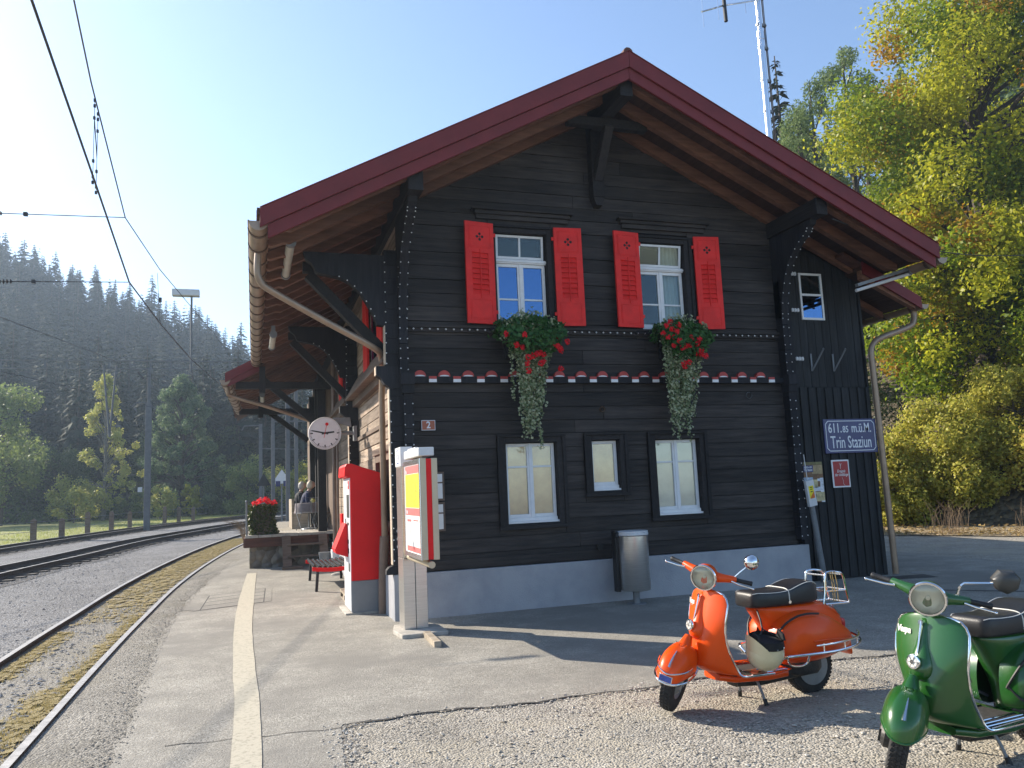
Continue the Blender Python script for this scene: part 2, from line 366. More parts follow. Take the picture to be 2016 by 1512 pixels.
mb = MB(); strip(mb, lambda y: -70, lambda y: interp(FAR, y)-1.7, 10, 74, 2.0, .012, .25)
tag(mb.build('grass_field', K['grassbase'], local=True), kind='structure')
# paved platform and station yard
AL = [(-6,-.75),(3,-.83),(6.3,-.9),(7.75,-.95),(10,-1.06),(12.6,-1.14),(16,-1.05),(19,-.82),(22.5,-.5),(26,.1)]
mb = MB(); rnd = random.Random(3)
def apoly(pts, z):
    mb.poly([(x, y, zg(y)+z) for x, y in pts])
# near part (left of x=.6 runs on towards the camera), split in strips so that the edge can be ragged
def edge_front(x): return 6.32 + .05*math.sin(x*1.7)+.03*math.sin(x*5.1+1)
xsn = [-.9+i*.15 for i in range(9)]+[.36+i*.02 for i in range(16)]+[.68+i*.15 for i in range(84)]
ids = []
for x in xsn:
    yy = edge_front(x)+rnd.uniform(-.03, .03)
    if x < .40: yy = -6
    elif x < .62: yy = 3.6+(x-.40)/.22*2.7 + rnd.uniform(-.05, .05)
    ids.append(mb.vs([(x, yy, .006), (x, 14, .006)]))
for a, b in zip(ids, ids[1:]): mb.face((a, b, b+1, a+1))
xe = xsn[-1]
ly = [6.3+.25*i for i in range(32)]
ids = [mb.vs([(interp(AL, y)+(rnd.uniform(-.05,.05) if y > 6.4 else 0), y, .006), (-.9, y, .006)]) for y in ly if y < 14]
for a, b in zip(ids, ids[1:]): mb.face((a, a+1, b+1, b))
ids = []
y = 14.0
while y < 24.6:
    z = zg(y)+.006; ids.append(mb.vs([(interp(AL, y)+rnd.uniform(-.05,.05), y, z), (xe, y, z)])); y += .5
for a, b in zip(ids, ids[1:]): mb.face((a, a+1, b+1, b))
tag(mb.build('asphalt_platform', K['asphalt'], local=True), kind='structure')
# tar seams, line marking and duct cover
mb = MB()
def seam(pts, w):
    pts = [Vector((x, y, zg(y)+.0095)) for x, y in pts]; L = []
    for k, p in enumerate(pts):
        d = (pts[min(k+1, len(pts)-1)]-pts[max(k-1, 0)]).normalized(); n = Vector((-d.y, d.x, 0))*w/2*rnd.uniform(.5, 1.3); L.append((p+n, p-n))
    ii = [mb.vs(q) for q in L]
    for a, b in zip(ii, ii[1:]): mb.face((a+1, b+1, b, a))
seam([(-.6+i*.12, 6.38-.012*i+.02*math.sin(i*1.9)) for i in range(13)], .014)
seam([(.66+i*.15, edge_front(.66+i*.15)-.01+.02*math.sin(i*2.3)) for i in range(65)], .03)
seam([(9.2+i*.3, 9.35-.30*i+.01*math.sin(i)) for i in range(14)], .10)
seam([(4.6+i*.4, 9.0-.02*i+.02*math.sin(i*2)) for i in range(3)], .01)
tag(mb.build('tar_seams', K['tar'], local=True), kind='structure')
LL = [(-6,-.12),(6.2,-.145),(8.4,-.19),(11.45,-.25),(14.6,-.245),(19.3,-.14)]; LR = [(-6,.06),(6.2,.05),(8.4,.02),(11.45,-.02),(14.6,.0),(19.3,.06)]
LL = smooth_tab(LL); LR = smooth_tab(LR)
mb = MB(); strip(mb, lambda y: interp(LL, y), lambda y: interp(LR, y), -6, 19.3, .35, .0125, .0025, 5)
tag(mb.build('platform_line_marking', K['linepaint'], local=True), kind='structure')
mb = MB()
A, B, C_, D = V(-.92,13.8,0), V(.28,14.28,0), V(.33,16.2,0), V(-.87,15.6,0)
def q4(u, v): return (A*(1-u)+B*u)*(1-v)+(D*(1-u)+C_*u)*v
def dq(u0, u1, v0, v1, z): mb.poly([tuple(q4(u, v)+V(0,0,zg(q4(u, v).y)+z)) for u, v in ((u0,v0),(u1,v0),(u1,v1),(u0,v1))])
for k in range(4): dq(.10, .89, k/4+.012, (k+1)/4-.012, .0105)
dq(0, .085, 0, 1, .0105); dq(.905, 1, 0, 1, .0105)
mb.cur = 1; dq(0, 1, -.01, 1.01, .0085)
tag(mb.build('cable_duct_cover', [K['asphalt'], K['tar']], local=True), 'flat cable duct cover of long slabs let into the platform across the white line', 'duct cover')
# moss and dry grass between the siding rails
mb = MB(); rmo = random.Random(17)
def mossy():
    r = rmo.random()
    if r < .60: y = 13.2+rmo.random()**.8*20; return interp(SID, y)+rmo.uniform(-.40, .44), y
    if r < .85: y = rmo.uniform(2, 8.8); return interp(SID, y)+.46-abs(rmo.gauss(0, .22))*(1.25 if y < 7.4 else .6), y
    if r < .93: y = rmo.uniform(9.4, 12.6); return interp(SID, y)-.42+abs(rmo.gauss(0, .10)), y
    y = rmo.uniform(8.4, 14); return interp(SID, y)+.46-abs(rmo.gauss(0, .08)), y
for k in range(2600):
    x, y = mossy(); r0 = rmo.uniform(.018, .065)*(1.5 if y > 15 else 1); a0 = rmo.uniform(0, 6.28); nn = 11
    if abs(x-interp(SID, y))+r0*.6 > .49: continue
    mb.poly([(x+r0*rmo.uniform(.55, 1.1)*math.cos(a0+6.283*q/nn)*.8, y+r0*1.5*rmo.uniform(.55, 1.1)*math.sin(a0+6.283*q/nn), zg(y)+.008+.000006*k) for q in range(nn)])
tag(mb.build('moss_patches', K['moss'], local=True), 'dry yellow moss growing between the siding rails', 'moss', kind='stuff')
def blades(name, n, place, h, w, m, label, cat, seed=1):
    rg = np.random.default_rng(seed); P = np.array([place(rg) for _ in range(n)])
    a = rg.uniform(0, 2*np.pi, n); hh = rg.uniform(.4, 1, n)*h; ln = rg.uniform(.1, .9, n)*hh; b = rg.uniform(0, 2*np.pi, n)
    ww = w*rg.uniform(.5, 1.2, n)
    d = np.stack([np.cos(a)*ww, np.sin(a)*ww, np.zeros(n)], 1)
    t = P+np.stack([np.cos(b)*ln, np.sin(b)*ln, hh], 1)
    v = np.stack([P-d, P+d, t], 1).reshape(-1, 3)
    me = bpy.data.meshes.new(name); me.from_pydata(v.tolist(), [], np.arange(3*n).reshape(-1, 3).tolist()); me.materials.append(m)
    o = bpy.data.objects.new(name, me); COL.objects.link(o); return tag(o, label, cat, kind='stuff')
def pl_moss(rg):
    while True:
        x, y = mossy() if rg.random() < .93 else (interp(SID, (yy := rg.uniform(8, 30)))-.55-abs(rg.normal(0, .05)), yy)
        if abs(x-interp(SID, y)) > .6 or abs(abs(x-interp(SID, y))-.53) < .045: continue
        return (x+rg.normal(0, .02), y, zg(y)+.006)
blades('dry_grass', 46000, pl_moss, .036, .0035, K['straw'], 'dry straw coloured grass along the siding rails', 'grass', 2)
def pl_mead(rg):
    y = rg.uniform(26, 72); return (interp(FAR, y)-1.7-abs(rg.normal(0, 5)), y, zg(y)+.01)
blades('meadow_grass', 14000, pl_mead, .10, .016, K['meadowblade'], 'short sunlit grass in the meadow beyond the tracks', 'grass', 3)
# loose stones on the yard gravel and beside the tracks
def stones(name, n, place, r0, r1, m, label, seed):
    rg = np.random.default_rng(seed); rr = random.Random(seed); mb = MB()
    for _ in range(n):
        x, y, z = place(rg); r = r0*(r1/r0)**(rr.random()**2.2); c = V(x, y, z+r*.25)
        a = rr.uniform(0, 6.28); pts = []
        for k, (u, w_) in enumerate(((1,0),(0,1),(-1,0),(0,-1))):
            s_ = rr.uniform(.6, 1.25)*r; pts.append(c+V(s_*(u*math.cos(a)-w_*math.sin(a)), s_*(u*math.sin(a)+w_*math.cos(a)), rr.uniform(-.2,.3)*r))
        i = mb.vs(pts+[c+V(rr.uniform(-.3,.3)*r, rr.uniform(-.3,.3)*r, r*rr.uniform(.22,.5))])
        for k in range(4): mb.face((i+k, i+(k+1) % 4, i+4))
    o = mb.build(name, m, local=True); return tag(o, label, 'stones', kind='stuff')
K['pebble'] = leafmat('fine_pebble', [(.14,.125,.10),(.24,.215,.175),(.34,.31,.26)], .9, 0)
K['pebble2'] = K['pebble']
K['pebble'] = leafmat('loose_pebble', [(.24,.21,.17),(.38,.34,.28),(.50,.46,.39),(.60,.56,.49)], .9, 0)
K['chip'] = leafmat('ballast_chip', [(.12,.12,.12),(.20,.195,.19),(.30,.295,.285),(.38,.37,.355)], .9, 0)
def pl_yard(rg):
    while True:
        x = rg.uniform(.45, 6.2); y = rg.uniform(3.0, 6.45)
        q = rg.random()
        if q < .10: y = edge_front(x)+rg.normal(0, .05)
        elif q < .26: y = rg.uniform(3.8, 6.3); x = .40+(y-3.6)*.0815+rg.normal(.02, .06)
        if x < .3: continue
        return (x, y, .002)
stones('yard_stones', 12000, pl_yard, .004, .02, K['pebble'], 'loose pebbles strewn over the gravel yard', 21)
def pl_plat(rg):
    y = rg.uniform(4, 20); return (interp(AL, y)-abs(rg.normal(0, .22))+.05, y, zg(y)+.004)
stones('platform_edge_stones', 6000, pl_plat, .005, .014, K['pebble2'], 'fine gravel between the siding and the platform paving', 22)
def pl_bal(rg):
    r = rg.random()
    if r < .5: y = rg.uniform(7.5, 26); x = rg.uniform(interp(SID, y)-4.2, interp(SID, y)-.6)
    elif r < .7: y = rg.uniform(5, 15); x = rg.uniform(interp(SID, y)-.44, interp(SID, y)+.44)
    else: y = rg.uniform(16, 36); x = interp(MID, y)+.95+abs(rg.normal(0, .25))
    return (x, y, zg(y)+.006)
stones('ballast_stones', 9000, pl_bal, .009, .035, K['chip'], 'loose grey ballast stones beside the tracks', 23)
def railtrack(name, tab, y0, y1, tops, label, sleepers=True, bed=None, cat='railway track'):
    root = empty(name, (interp(tab, y0), y0, zg(y0)), label, cat)
    for s_, top in ((-.53, tops[0]), (.53, tops[1])):
        m = MB(); prof = [(-.06,0),(.06,0),(.06,.018),(.012,.03),(.012,.095),(.033,.108),(.033,.14),(-.033,.14),(-.033,.108),(-.012,.095),(-.012,.03),(-.06,.018)]
        rings = []; y = y0
        while y <= y1:
            x = interp(tab, y); dx = interp(tab, y+.5)-interp(tab, y-.5); d = Vector((1, -dx, 0)).normalized()
            rings.append([Vector((x, y, zg(y)+top-.14))+d*(s_+u)+V(0,0,h) for u, h in prof]); y += 1.0
        n = len(prof); ids = [m.vs(r) for r in rings]
        for a, b in zip(ids, ids[1:]):
            for k in range(n):
                m.cur = 0 if k in (6,) else 1
                k2 = (k+1) % n; m.face((a+k, a+k2, b+k2, b+k))
        m.build('rail', [K['rail_top'], K['rail_side']], root)
    if sleepers:
        m = MB(); y = y0+.3
        while y < y1:
            x = interp(tab, y); dx = interp(tab, y+.5)-interp(tab, y-.5); d = Vector((1, -dx, 0)).normalized()
            p = Vector((x, y, zg(y)+top-.17)); m.bar(p-d*.95, p+d*.95, .24, .08); y += .66
        m.build('sleepers', K['sleeper'], root)['kind'] = 'stuff'
        m = MB(); strip(m, lambda y: interp(tab, y)-1.25, lambda y: interp(tab, y)+1.25, y0, y1, 1.0, .012, .12, 4)
        m.build('track_bed', K['ballast_dark'], root)
    return root
railtrack('railway_track', SID, -5, 60, (.075, .028), 'siding track sunk in the gravel beside the platform, moss between its rails', False)
railtrack('railway_track', MID, 2, 66, (.17, .17), 'middle track with rusty rails raised on dark sleepers')
railtrack('railway_track', FAR, 12, 70, (.17, .17), 'farthest track along the edge of the meadow')
# right-hand verge, fallen leaves
mb = MB()
ed = [(30,-3.5),(24,4.6),(20.5,10.6),(18.6,13.9),(17.2,15.8),(16.2,17.2),(14.9,19.4),(13,24),(12,30)]
ed = [(p.x, p.y) for p in catmull([(a, b, 0) for a, b in ed], 6)]
ids = [mb.vs([(x+rnd.uniform(-.12,.12), y+rnd.uniform(-.08,.08), zg(y)+.02), (x+4, y+2, zg(y)+.12), (x+60, y+20, zg(y)+.5)]) for x, y in ed]
for a, b in zip(ids, ids[1:]): mb.face((a, a+1, b+1, b)); mb.face((a+1, a+2, b+2, b+1))
tag(mb.build('verge_ground', K['litter'], local=True), kind='structure')
# ---------------------------------------------------------------- the station building
RX, RZ, SL, SR = 5.13, 7.86, .5346, .485
YF, YN, YB_ = 9.63, 20.2, 31.0
def zt(x): return RZ-SL*(RX-x) if x < RX else RZ-SR*(x-RX)
BLD = empty('station_building', (5.15, 11, 0), 'black timber chalet station with wine red eaves and red shutters', 'station')
FY = 11.02                                                     # face of the front log wall
# plinth
mb = MB(); mb.box(1.80, 8.51, 10.95, 20, -.05, .615); mb.cur = 1
mb.build('plinth', K['plinth'], BLD, bevel=.012)
# front log wall, planks cut round the openings
OPEN = [(3.34,4.36,1.12,2.44),(4.70,5.32,1.56,2.44),(5.76,6.72,1.12,2.44),(3.33,4.34,4.05,5.66),(5.70,6.72,4.05,5.66)]
mb = MB(); rnd = random.Random(11); z = .62
while z < 7.75:
    h = .207*rnd.uniform(.93, 1.07); z1 = min(z+h, 7.8); dy = rnd.uniform(-.006, .006); g = .006
    xl = max(1.98, RX-(RZ-.20-z1)/SL); xr = min(8.36, RX+(RZ-.20-z1)/SR)
    if xr-xl < .1: break
    cuts = []
    for a, b, c, d in OPEN:
        if z1 > c and z < d: cuts.append((a, b, c, d))
    cuts.sort(); x = xl; segs = []
    for a, b, c, d in cuts:
        segs.append((x, a, z, z1)); 
        if z < c: segs.append((a, b, z, min(c, z1)))
        if z1 > d: segs.append((a, b, max(d, z), z1))
        x = b
    segs.append((x, xr, z, z1))
    for a, b, c, d in segs:
        if d-c < .012 or b-a < .02: continue
        # planks joined in the middle of long runs
        js = [a, b]
        if b-a > 3 and rnd.random() < .6: js = [a, a+(b-a)*rnd.uniform(.35, .65), b]
        for p, q in zip(js, js[1:]): mb.box(p+.002, q-.002, FY+dy, FY+.14, c+g/2, d-g/2)
    z = z1
mb.cur = 1
bk = [(1.98,.62),(8.36,.62),(8.36,zt(8.36)-.21),(RX,RZ-.21),(1.98,zt(1.98)-.21)]
# dark backing in bands round the openings
for a, b, c, d in ((1.98,3.34,.62,6.0),(4.36,4.70,.62,6.0),(4.34,5.70,2.44,6.0),(6.72,8.36,.62,6.0),(5.32,5.76,.62,2.44),(3.34,4.36,.62,1.12),(3.33,4.34,2.44,4.05),(5.76,6.72,.62,1.12),(5.70,6.72,2.44,4.05),(4.70,5.32,.62,1.56),(3.33,4.34,5.66,6.0),(5.70,6.72,5.66,6.0)):
    mb.box(a, b, FY+.03, FY+.15, c, d)
mb.prism([(1.98,6.0),(8.36,6.0),(8.36,zt(8.36)-.22),(RX,RZ-.22),(1.98,zt(1.98)-.22)], 1, FY+.03, FY+.15)
mb.build('front_log_wall', [K['log'], K['interior']], BLD, bevel=.004)
# left log wall (towards the track)
mb = MB(); z = .62
SW = [(11.55,13.45,1.30,2.30),(16.9,18.3,.62,2.3)]
while z < 6.0:
    h = .215*rnd.uniform(.92, 1.08); z1 = z+h; dx = rnd.uniform(-.012, .012); segs = []
    y = 11.09; cuts = sorted(s for s in SW if z1 > s[2]+.05 and z < s[3]-.02)
    for a, b, c, d in cuts: segs.append((y, a)); y = b
    segs.append((y, 20))
    for a, b in segs: mb.box(1.98+dx, 2.1, a, b, z+.005, z1-.005)
    z = z1
mb.cur = 1; mb.box(2.12, 2.2, 11.1, 31, .6, 6.0); mb.box(2.2, 8.3, 19.9, 20, .6, 6)
mb.build('side_log_wall', [K['log_side'], K['interior']], BLD, bevel=.006)
mb = MB(); mb.box(8.36, 8.5, 11.1, 20, .6, 6.1); mb.box(1.98, 8.5, 30.9, 31, .6, 5.5); mb.box(8.3, 8.5, 20, 31, .6, 5.5)
mb.build('rear_wall', K['plank'], BLD)
# corner log ends with white studs
def corner(mb, xa, xb, y0, y1, z0, z1, outer):
    z = z0
    while z < z1-.02:
        h = min(.21, z1-z); mb.cur = 0; j = rnd.uniform(-.004, .004)
        mb.box(xa, xb, y0+j, y1, z+.003, z+h-.003); z += h
    mb.cur = 1
    n = int((z1-z0)/.145)
    for k in range(n):
        zz = z0+.06+k*.145
        for x in outer: mb.dot((x, y0-.008, zz+rnd.uniform(-.01,.01)), .0115)
mb = MB()
corner(mb, 1.80, 1.98, 10.945, 11.085, .74, 3.16, (1.808,))
mb.cur = 2; mb.box(1.786, 1.80, 10.952, 11.08, .75, 3.15); mb.cur = 0
mb.prism([(1.70,.62),(1.98,.62),(1.98,.74),(1.80,.74),(1.74,.72),(1.705,.68)], 1, 10.95, 11.08)
corner(mb, 1.755, 1.94, 10.945, 11.085, 3.45, 5.15, (1.763,)); mb.cur = 2; mb.box(1.742, 1.755, 10.95, 11.08, 3.5, 4.05); mb.cur = 0
corner(mb, 1.98, 2.11, 10.86, 11.02, .70, 3.08, (1.988, 2.10)); corner(mb, 1.935, 2.055, 10.85, 11.02, 3.36, 5.0, (1.945, 2.047))
mb.cur = 0; mb.box(1.94, 2.13, 10.80, 11.02, 3.20, 3.36); mb.box(1.955, 2.12, 10.83, 11.02, 3.08, 3.20)
mb.prism([(1.62,3.47),(1.62,3.34),(1.68,3.30),(1.73,3.22),(1.79,3.18),(1.79,3.16),(1.98,3.16),(1.98,3.47)], 1, 10.94, 11.09)
mb.cur = 2; mb.prism([(1.618,3.465),(1.608,3.465),(1.608,3.345),(1.618,3.345)], 1, 10.95, 11.08)
mb.build('corner_post', [K['post'], K['stud'], K['endgrain']], BLD)
mb = MB()
corner(mb, 8.31, 8.435, 10.86, 11.02, .70, 3.08, (8.318, 8.425)); corner(mb, 8.30, 8.42, 10.85, 11.02, 3.36, 4.95, (8.308, 8.412))
corner(mb, 8.435, 8.53, 10.95, 11.085, .62, 3.1, ())
mb.cur = 0; mb.box(8.29, 8.49, 10.80, 11.02, 3.20, 3.36); mb.box(8.30, 8.46, 10.83, 11.02, 3.08, 3.20); mb.box(8.42, 8.56, 10.95, 11.08, 3.25, 4.9)
mb.build('corner_post', [K['post'], K['stud']], BLD)
mb = MB(); corner(mb, 1.80, 1.98, 15.95, 16.1, .74, 3.16, (1.808,)); mb.cur = 2; mb.box(1.786, 1.80, 15.96, 16.09, 2.3, 3.15)
corner(mb, 1.755, 1.98, 15.95, 16.1, 3.45, 5.1, (1.763,)); mb.cur = 0; mb.prism([(1.62,3.47),(1.62,3.34),(1.68,3.30),(1.79,3.18),(1.98,3.16),(1.98,3.47)], 1, 15.94, 16.11)
mb.build('corner_post', [K['post'], K['stud'], K['endgrain']], BLD)
# sill beam, frieze, moulding
mb = MB(); mb.box(2.11, 8.31, 10.985, 11.03, .63, .76); mb.build('sill_beam', K['log'], BLD, bevel=.006)
mb = MB(); n = 18; p = (8.30-2.235)/17.2
mb.cur = 0; mb.box(2.13, 8.30, 10.94, 11.03, 3.235, 3.325)
for k in range(18):
    c = 2.235+k*p; cx = c
    if cx+.09 > 8.3: break
    pts = arc((cx, 3.332), .088, 0, 180, 12)
    mb.cur = 1; mb.prism(pts, 1, 10.965, 11.03)
    mb.cur = 2; mb.prism([(q[0], 3.333+(q[1]-3.332)*.28) for q in arc((cx, 3.332), .072, 0, 180, 10)], 1, 10.958, 10.97)
    cx = c+p/2
    if cx+.05 < 8.3:
        mb.cur = 1; mb.box(cx-.055, cx+.055, 10.925, 10.95, 3.292, 3.33); mb.cur = 2; mb.box(cx-.055, cx+.055, 10.922, 10.95, 3.244, 3.289)
mb.build('frieze', [K['post'], K['frieze_red'], K['white']], BLD)
mb = MB(); mb.box(2.06, 8.30, 10.955, 11.03, 4.045, 4.085); mb.box(2.06, 8.30, 10.985, 11.03, 3.985, 4.04)
x = 2.16
while x < 8.28:
    mb.cur = 1; mb.dot((x, 10.965, 4.02), .0165); mb.cur = 0
    mb.prism([(x-.045, 4.035), (x+.03, 4.035), (x+.015, 4.0), (x-.02, 4.0)], 1, 10.97, 10.99); x += .118
mb.build('studded_moulding', [K['log'], K['stud']], BLD)

# ---- windows
def sash(mb, x0, x1, z0, z1, y, st=.045, d=.045, trans=None):
    mb.box(x0, x0+st, y, y+d, z0, z1); mb.box(x1-st, x1, y, y+d, z0, z1)
    mb.box(x0+st, x1-st, y, y+d, z1-st, z1); mb.box(x0+st, x1-st, y, y+d, z0, z0+st*1.1)
    if trans: mb.box(x0+st, x1-st, y+.008, y+d, trans-.014, trans+.014)
def window(x0, x1, z0, z1, double, back, glass, casing=.125, upper=False, backmats=None):
    y = 11.095
    fr = MB()
    if upper:
        zz = z0+(z1-z0)*.70
        fr.cur = 0; xm = (x0+x1)/2
        sash(fr, x0, xm, z0, zz-.03, y, .05, .05, z0+(zz-z0)*.40); sash(fr, xm, x1, z0, zz-.03, y, .05, .05, z0+(zz-z0)*.40)
        fr.box(xm-.02, xm+.02, y-.012, y, z0, zz-.03)
        fr.box(x0-.01, x1+.01, y-.03, y+.05, zz-.03, zz+.035); fr.box(x0-.015, x1+.015, y-.045, y-.03, zz-.012, zz+.02)
        fr.box(x0-.02, x1+.02, y-.03, y+.05, z0-.03, z0)
        tm = MB(); tm.M = Matrix.Translation((0, y, zz+.04)) @ Matrix.Rotation(R(9 if upper == 2 else 4), 4, 'X') @ Matrix.Translation((0, -y, -zz-.04))
        sash(tm, x0+.015, x1-.015, zz+.045, z1, y-.005, .035, .035); tm.box(xm-.014, xm+.014, y-.002, y+.028, zz+.08, z1-.035); fr.add(tm)
    elif double:
        xm = (x0+x1)/2; tr = z0+(z1-z0)*.70
        sash(fr, x0, xm, z0+.03, z1, y, .045, .05, tr-.01); sash(fr, xm, x1, z0+.03, z1, y, .045, .05, tr-.01)
        fr.box(xm-.018, xm+.018, y-.012, y, z0+.03, z1); fr.box(x0, x1, y-.03, y+.05, z0-.02, z0+.03); fr.box(x0-.02, x1+.03, y-.07, y+.02, z0-.05, z0-.02)
    else:
        sash(fr, x0, x1, z0+.03, z1, y, .045, .05); fr.box(x0, x1, y-.03, y+.05, z0-.02, z0+.03); fr.box(x0-.02, x1+.03, y-.07, y+.02, z0-.05, z0-.02)
    w = fr.build('window', K['white'], BLD, bevel=.004)
    cs = MB(); a, b, c, d = x0-casing, x1+casing, z0-.10, z1+.085
    cs.box(a, x0-.012, 10.985, 11.14, c, d); cs.box(x1+.012, b, 10.985, 11.14, c, d); cs.box(x0-.012, x1+.012, 10.985, 11.14, z1+.012, d); cs.box(x0-.012, x1+.012, 10.985, 11.14, c, z0-.055)
    cs.box(a-.03, b+.03, 10.955, 10.985, c-.03, c+.02); cs.box(a-.02, a+.035, 10.96, 10.985, c+.02, d-.0); cs.box(b-.035, b+.02, 10.96, 10.985, c+.02, d)
    cs.box(a-.02, b+.02, 10.955, 10.985, d, d+.04)
    cs.build('casing', K['darkbeam'], w, bevel=.004)
    def pane(xa, xb, za, zb, g, yy=None):
        p = MB(); p.box(xa, xb, y+.02, y+.026, za, zb); p.build('pane', g, w)
    if upper:
        zz = z0+(z1-z0)*.70; xm = (x0+x1)/2
        pane(x0+.05, xm-.05, z0+.05, zz-.08, glass[0]); pane(xm+.05, x1-.05, z0+.05, zz-.08, glass[1])
        p = MB(); p.M = tm.M; p.box(x0+.05, x1-.05, y+.014, y+.02, zz+.08, z1-.035); p.build('pane', K['glass'], w)
    elif double:
        xm = (x0+x1)/2; pane(x0+.04, xm-.04, z0+.07, z1-.04, glass[0]); pane(xm+.04, x1-.04, z0+.07, z1-.04, glass[0])
    else: pane(x0+.04, x1-.04, z0+.07, z1-.04, glass[0])
    bm_ = MB()
    if back == 'room':
        bm_.box(x0-.1, x1+.1, 11.62, 11.64, z0-.1, z1+.1); bm_.build('room_behind', K['interior'], w)
    else:
        bm_.box(x0, x1, y+.052, y+.058, z0, z1); bm_.build('blind', back, w)
    return w
window(3.48, 4.25, 1.25, 2.355, True, K['blind'], [K['glass_pale']])
window(4.835, 5.27, 1.665, 2.365, False, K['blind'], [K['glass_pale']], .12)
window(5.90, 6.65, 1.25, 2.355, True, K['blind_pale'], [K['glass_pale']])
window(3.45, 4.245, 4.14, 5.52, True, 'room', [K['glass_sky'], K['glass_sky']], upper=1)
w5 = window(5.82, 6.62, 4.14, 5.50, True, 'room', [K['glass'], K['glass']], upper=2)
# net curtain behind the right-hand upper window
mb = MB(); pr = [(6.30+k*.012, 11.20+.018*math.sin(k*1.05)) for k in range(28)]
i0 = [mb.vs([(x, y, 4.1), (x, y, 5.62)]) for x, y in pr]
for a, b in zip(i0, i0[1:]): mb.face((a, b, b+1, a+1))
mb.build('curtain', K['curtain'], w5, smooth=180)
for a, b in ((3.07, 4.70), (5.46, 7.10)):
    mb = MB(); mb.box(a, b, 10.90, 11.03, 5.845, 5.875); mb.box(a+.05, b-.05, 10.94, 11.03, 5.79, 5.845); mb.box(a+.08, b-.08, 10.97, 11.03, 5.72, 5.79)
    mb.build('window_cornice', K['log'], BLD, bevel=.005)
# shutters: hinge x, side (-1 opens to the left)
def shutter(hx, side, w_, z0, z1, ang, label=None, hy=10.955):
    m = MB(); Hh = z1-z0; t = .035
    m.M = Matrix.Translation((hx, hy, z0)) @ Matrix.Rotation(R(ang)*(1 if side < 0 else -1), 4, 'Z') @ Matrix.Diagonal((side, 1, 1, 1))
    def bx(*a): m.box(*a)
    s = .098; lo0, lo1 = Hh*.28, Hh*.695; pn0 = Hh*.75
    # frame round louvres
    bx(0, s, -t, 0, 0, Hh); bx(w_-s, w_, -t, 0, 0, Hh)
    bx(s, w_-s, -t, 0, lo1, Hh); bx(s, w_-s, -t, 0, 0, lo0)
    # raised fields top and bottom
    def field(a0, a1):
        c = .055
        for q in ((c, w_-c, a0, a0+.006), (c, w_-c, a1-.006, a1), (c, c+.006, a0, a1), (w_-c-.006, w_-c, a0, a1)): bx(q[0], q[1], -t-.006, -t, q[2], q[3])
        bx(c+.02, w_-c-.02, -t-.004, -t, a0+.02, a1-.02)
    field(.06, lo0-.07); field(lo1+.075, Hh-.06)
    # slanted louvres
    n = 8; st = (lo1-lo0)/n
    for k in range(n):
        zz = lo0+k*st
        i = m.vs([(s,-t+.003,zz+.004),(w_-s,-t+.003,zz+.004),(w_-s,-.004,zz+st*1.06),(s,-.004,zz+st*1.06),(s,-t+.010,zz),(w_-s,-t+.010,zz),(w_-s,0,zz+st),(s,0,zz+st)])
        for q in ((0,1,2,3),(7,6,5,4),(0,4,5,1),(2,6,7,3)): m.face([i+j for j in q])
    m.tube([(w_/2, -t-.008, lo0-.05), (w_/2, -t-.008, lo1+.05)], .009, 6)
    # clover: four holes joined by slits
    cz = (lo1+.075+Hh-.06)/2; m.cur = 1
    for dx, dz in ((.042,0),(-.042,0),(0,.042),(0,-.042)): m.lathe([(.021,0),(.021,.0022)], (w_/2+dx, -t-.0062, cz+dz), (0,1,0), 14)
    bx(w_/2-.042, w_/2+.042, -t-.0056, -t-.002, cz-.002, cz+.002); bx(w_/2-.002, w_/2+.002, -t-.0056, -t-.002, cz-.042, cz+.042)
    o = m.build('shutter', [K['red'], K['interior']], BLD, bevel=.003)
    for q in (.16, Hh-.2):
        h = MB(); h.M = m.M; h.box(-.035, .02, -.03, -.005, q, q+.05); h.build('hinge', K['red'], o)
    return o
shutter(3.385, -1, .46, 4.10, 5.63, 9); shutter(4.355, 1, .44, 4.10, 5.63, 6)
shutter(5.785, -1, .455, 4.10, 5.63, 7); shutter(6.785, 1, .435, 4.10, 5.63, 8)
# side wall: windows and red shutters of the upper floor seen along the wall
def flat(name, m, *b, parent=BLD, bev=.004):
    q = MB(); q.box(*b); return q.build(name, m, parent, bevel=bev)
for y0 in (12.25, 13.95, 16.75, 18.35): flat('side_shutter', K['red'], 1.90, 1.945, y0, y0+.52, 3.75, 5.25)
for y0 in (12.85, 17.35):
    w = flat('side_window', K['white'], 1.97, 2.0, y0, y0+1.02, 3.8, 5.2); flat('pane', K['glass_sky'], 1.96, 1.968, y0+.08, y0+.94, 3.9, 5.1, parent=w)
mb = MB()
for a, b in ((11.55, 12.38), (12.42, 13.45)):
    mb.box(1.93, 1.99, a, a+.09, 1.3, 2.34); mb.box(1.93, 1.99, b-.09, b, 1.3, 2.34); mb.box(1.93, 1.99, a+.09, b-.09, 2.22, 2.34); mb.box(1.93, 1.99, a+.09, b-.09, 1.3, 1.4)
mb.box(1.90, 1.99, 11.48, 13.52, 2.34, 2.44); mb.box(1.89, 1.99, 11.48, 13.52, 1.22, 1.3)
w = mb.build('side_window', K['oldwood'], BLD, bevel=.005)
flat('pane', K['interior'], 2.0, 2.01, 11.6, 13.4, 1.35, 2.3, parent=w)
flat('side_door', K['oldwood'], 2.02, 2.06, 16.95, 18.25, .62, 2.28)
flat('wall_ledge', K['oldwood'], 1.87, 1.98, 11.1, 15.95, 3.44, 3.58); flat('wall_ledge', K['oldwood'], 1.80, 1.98, 16.1, 20, 3.44, 3.58)
flat('belt_board', K['oldwood'], 1.945, 1.97, 11.2, 15.9, 2.76, 2.83)
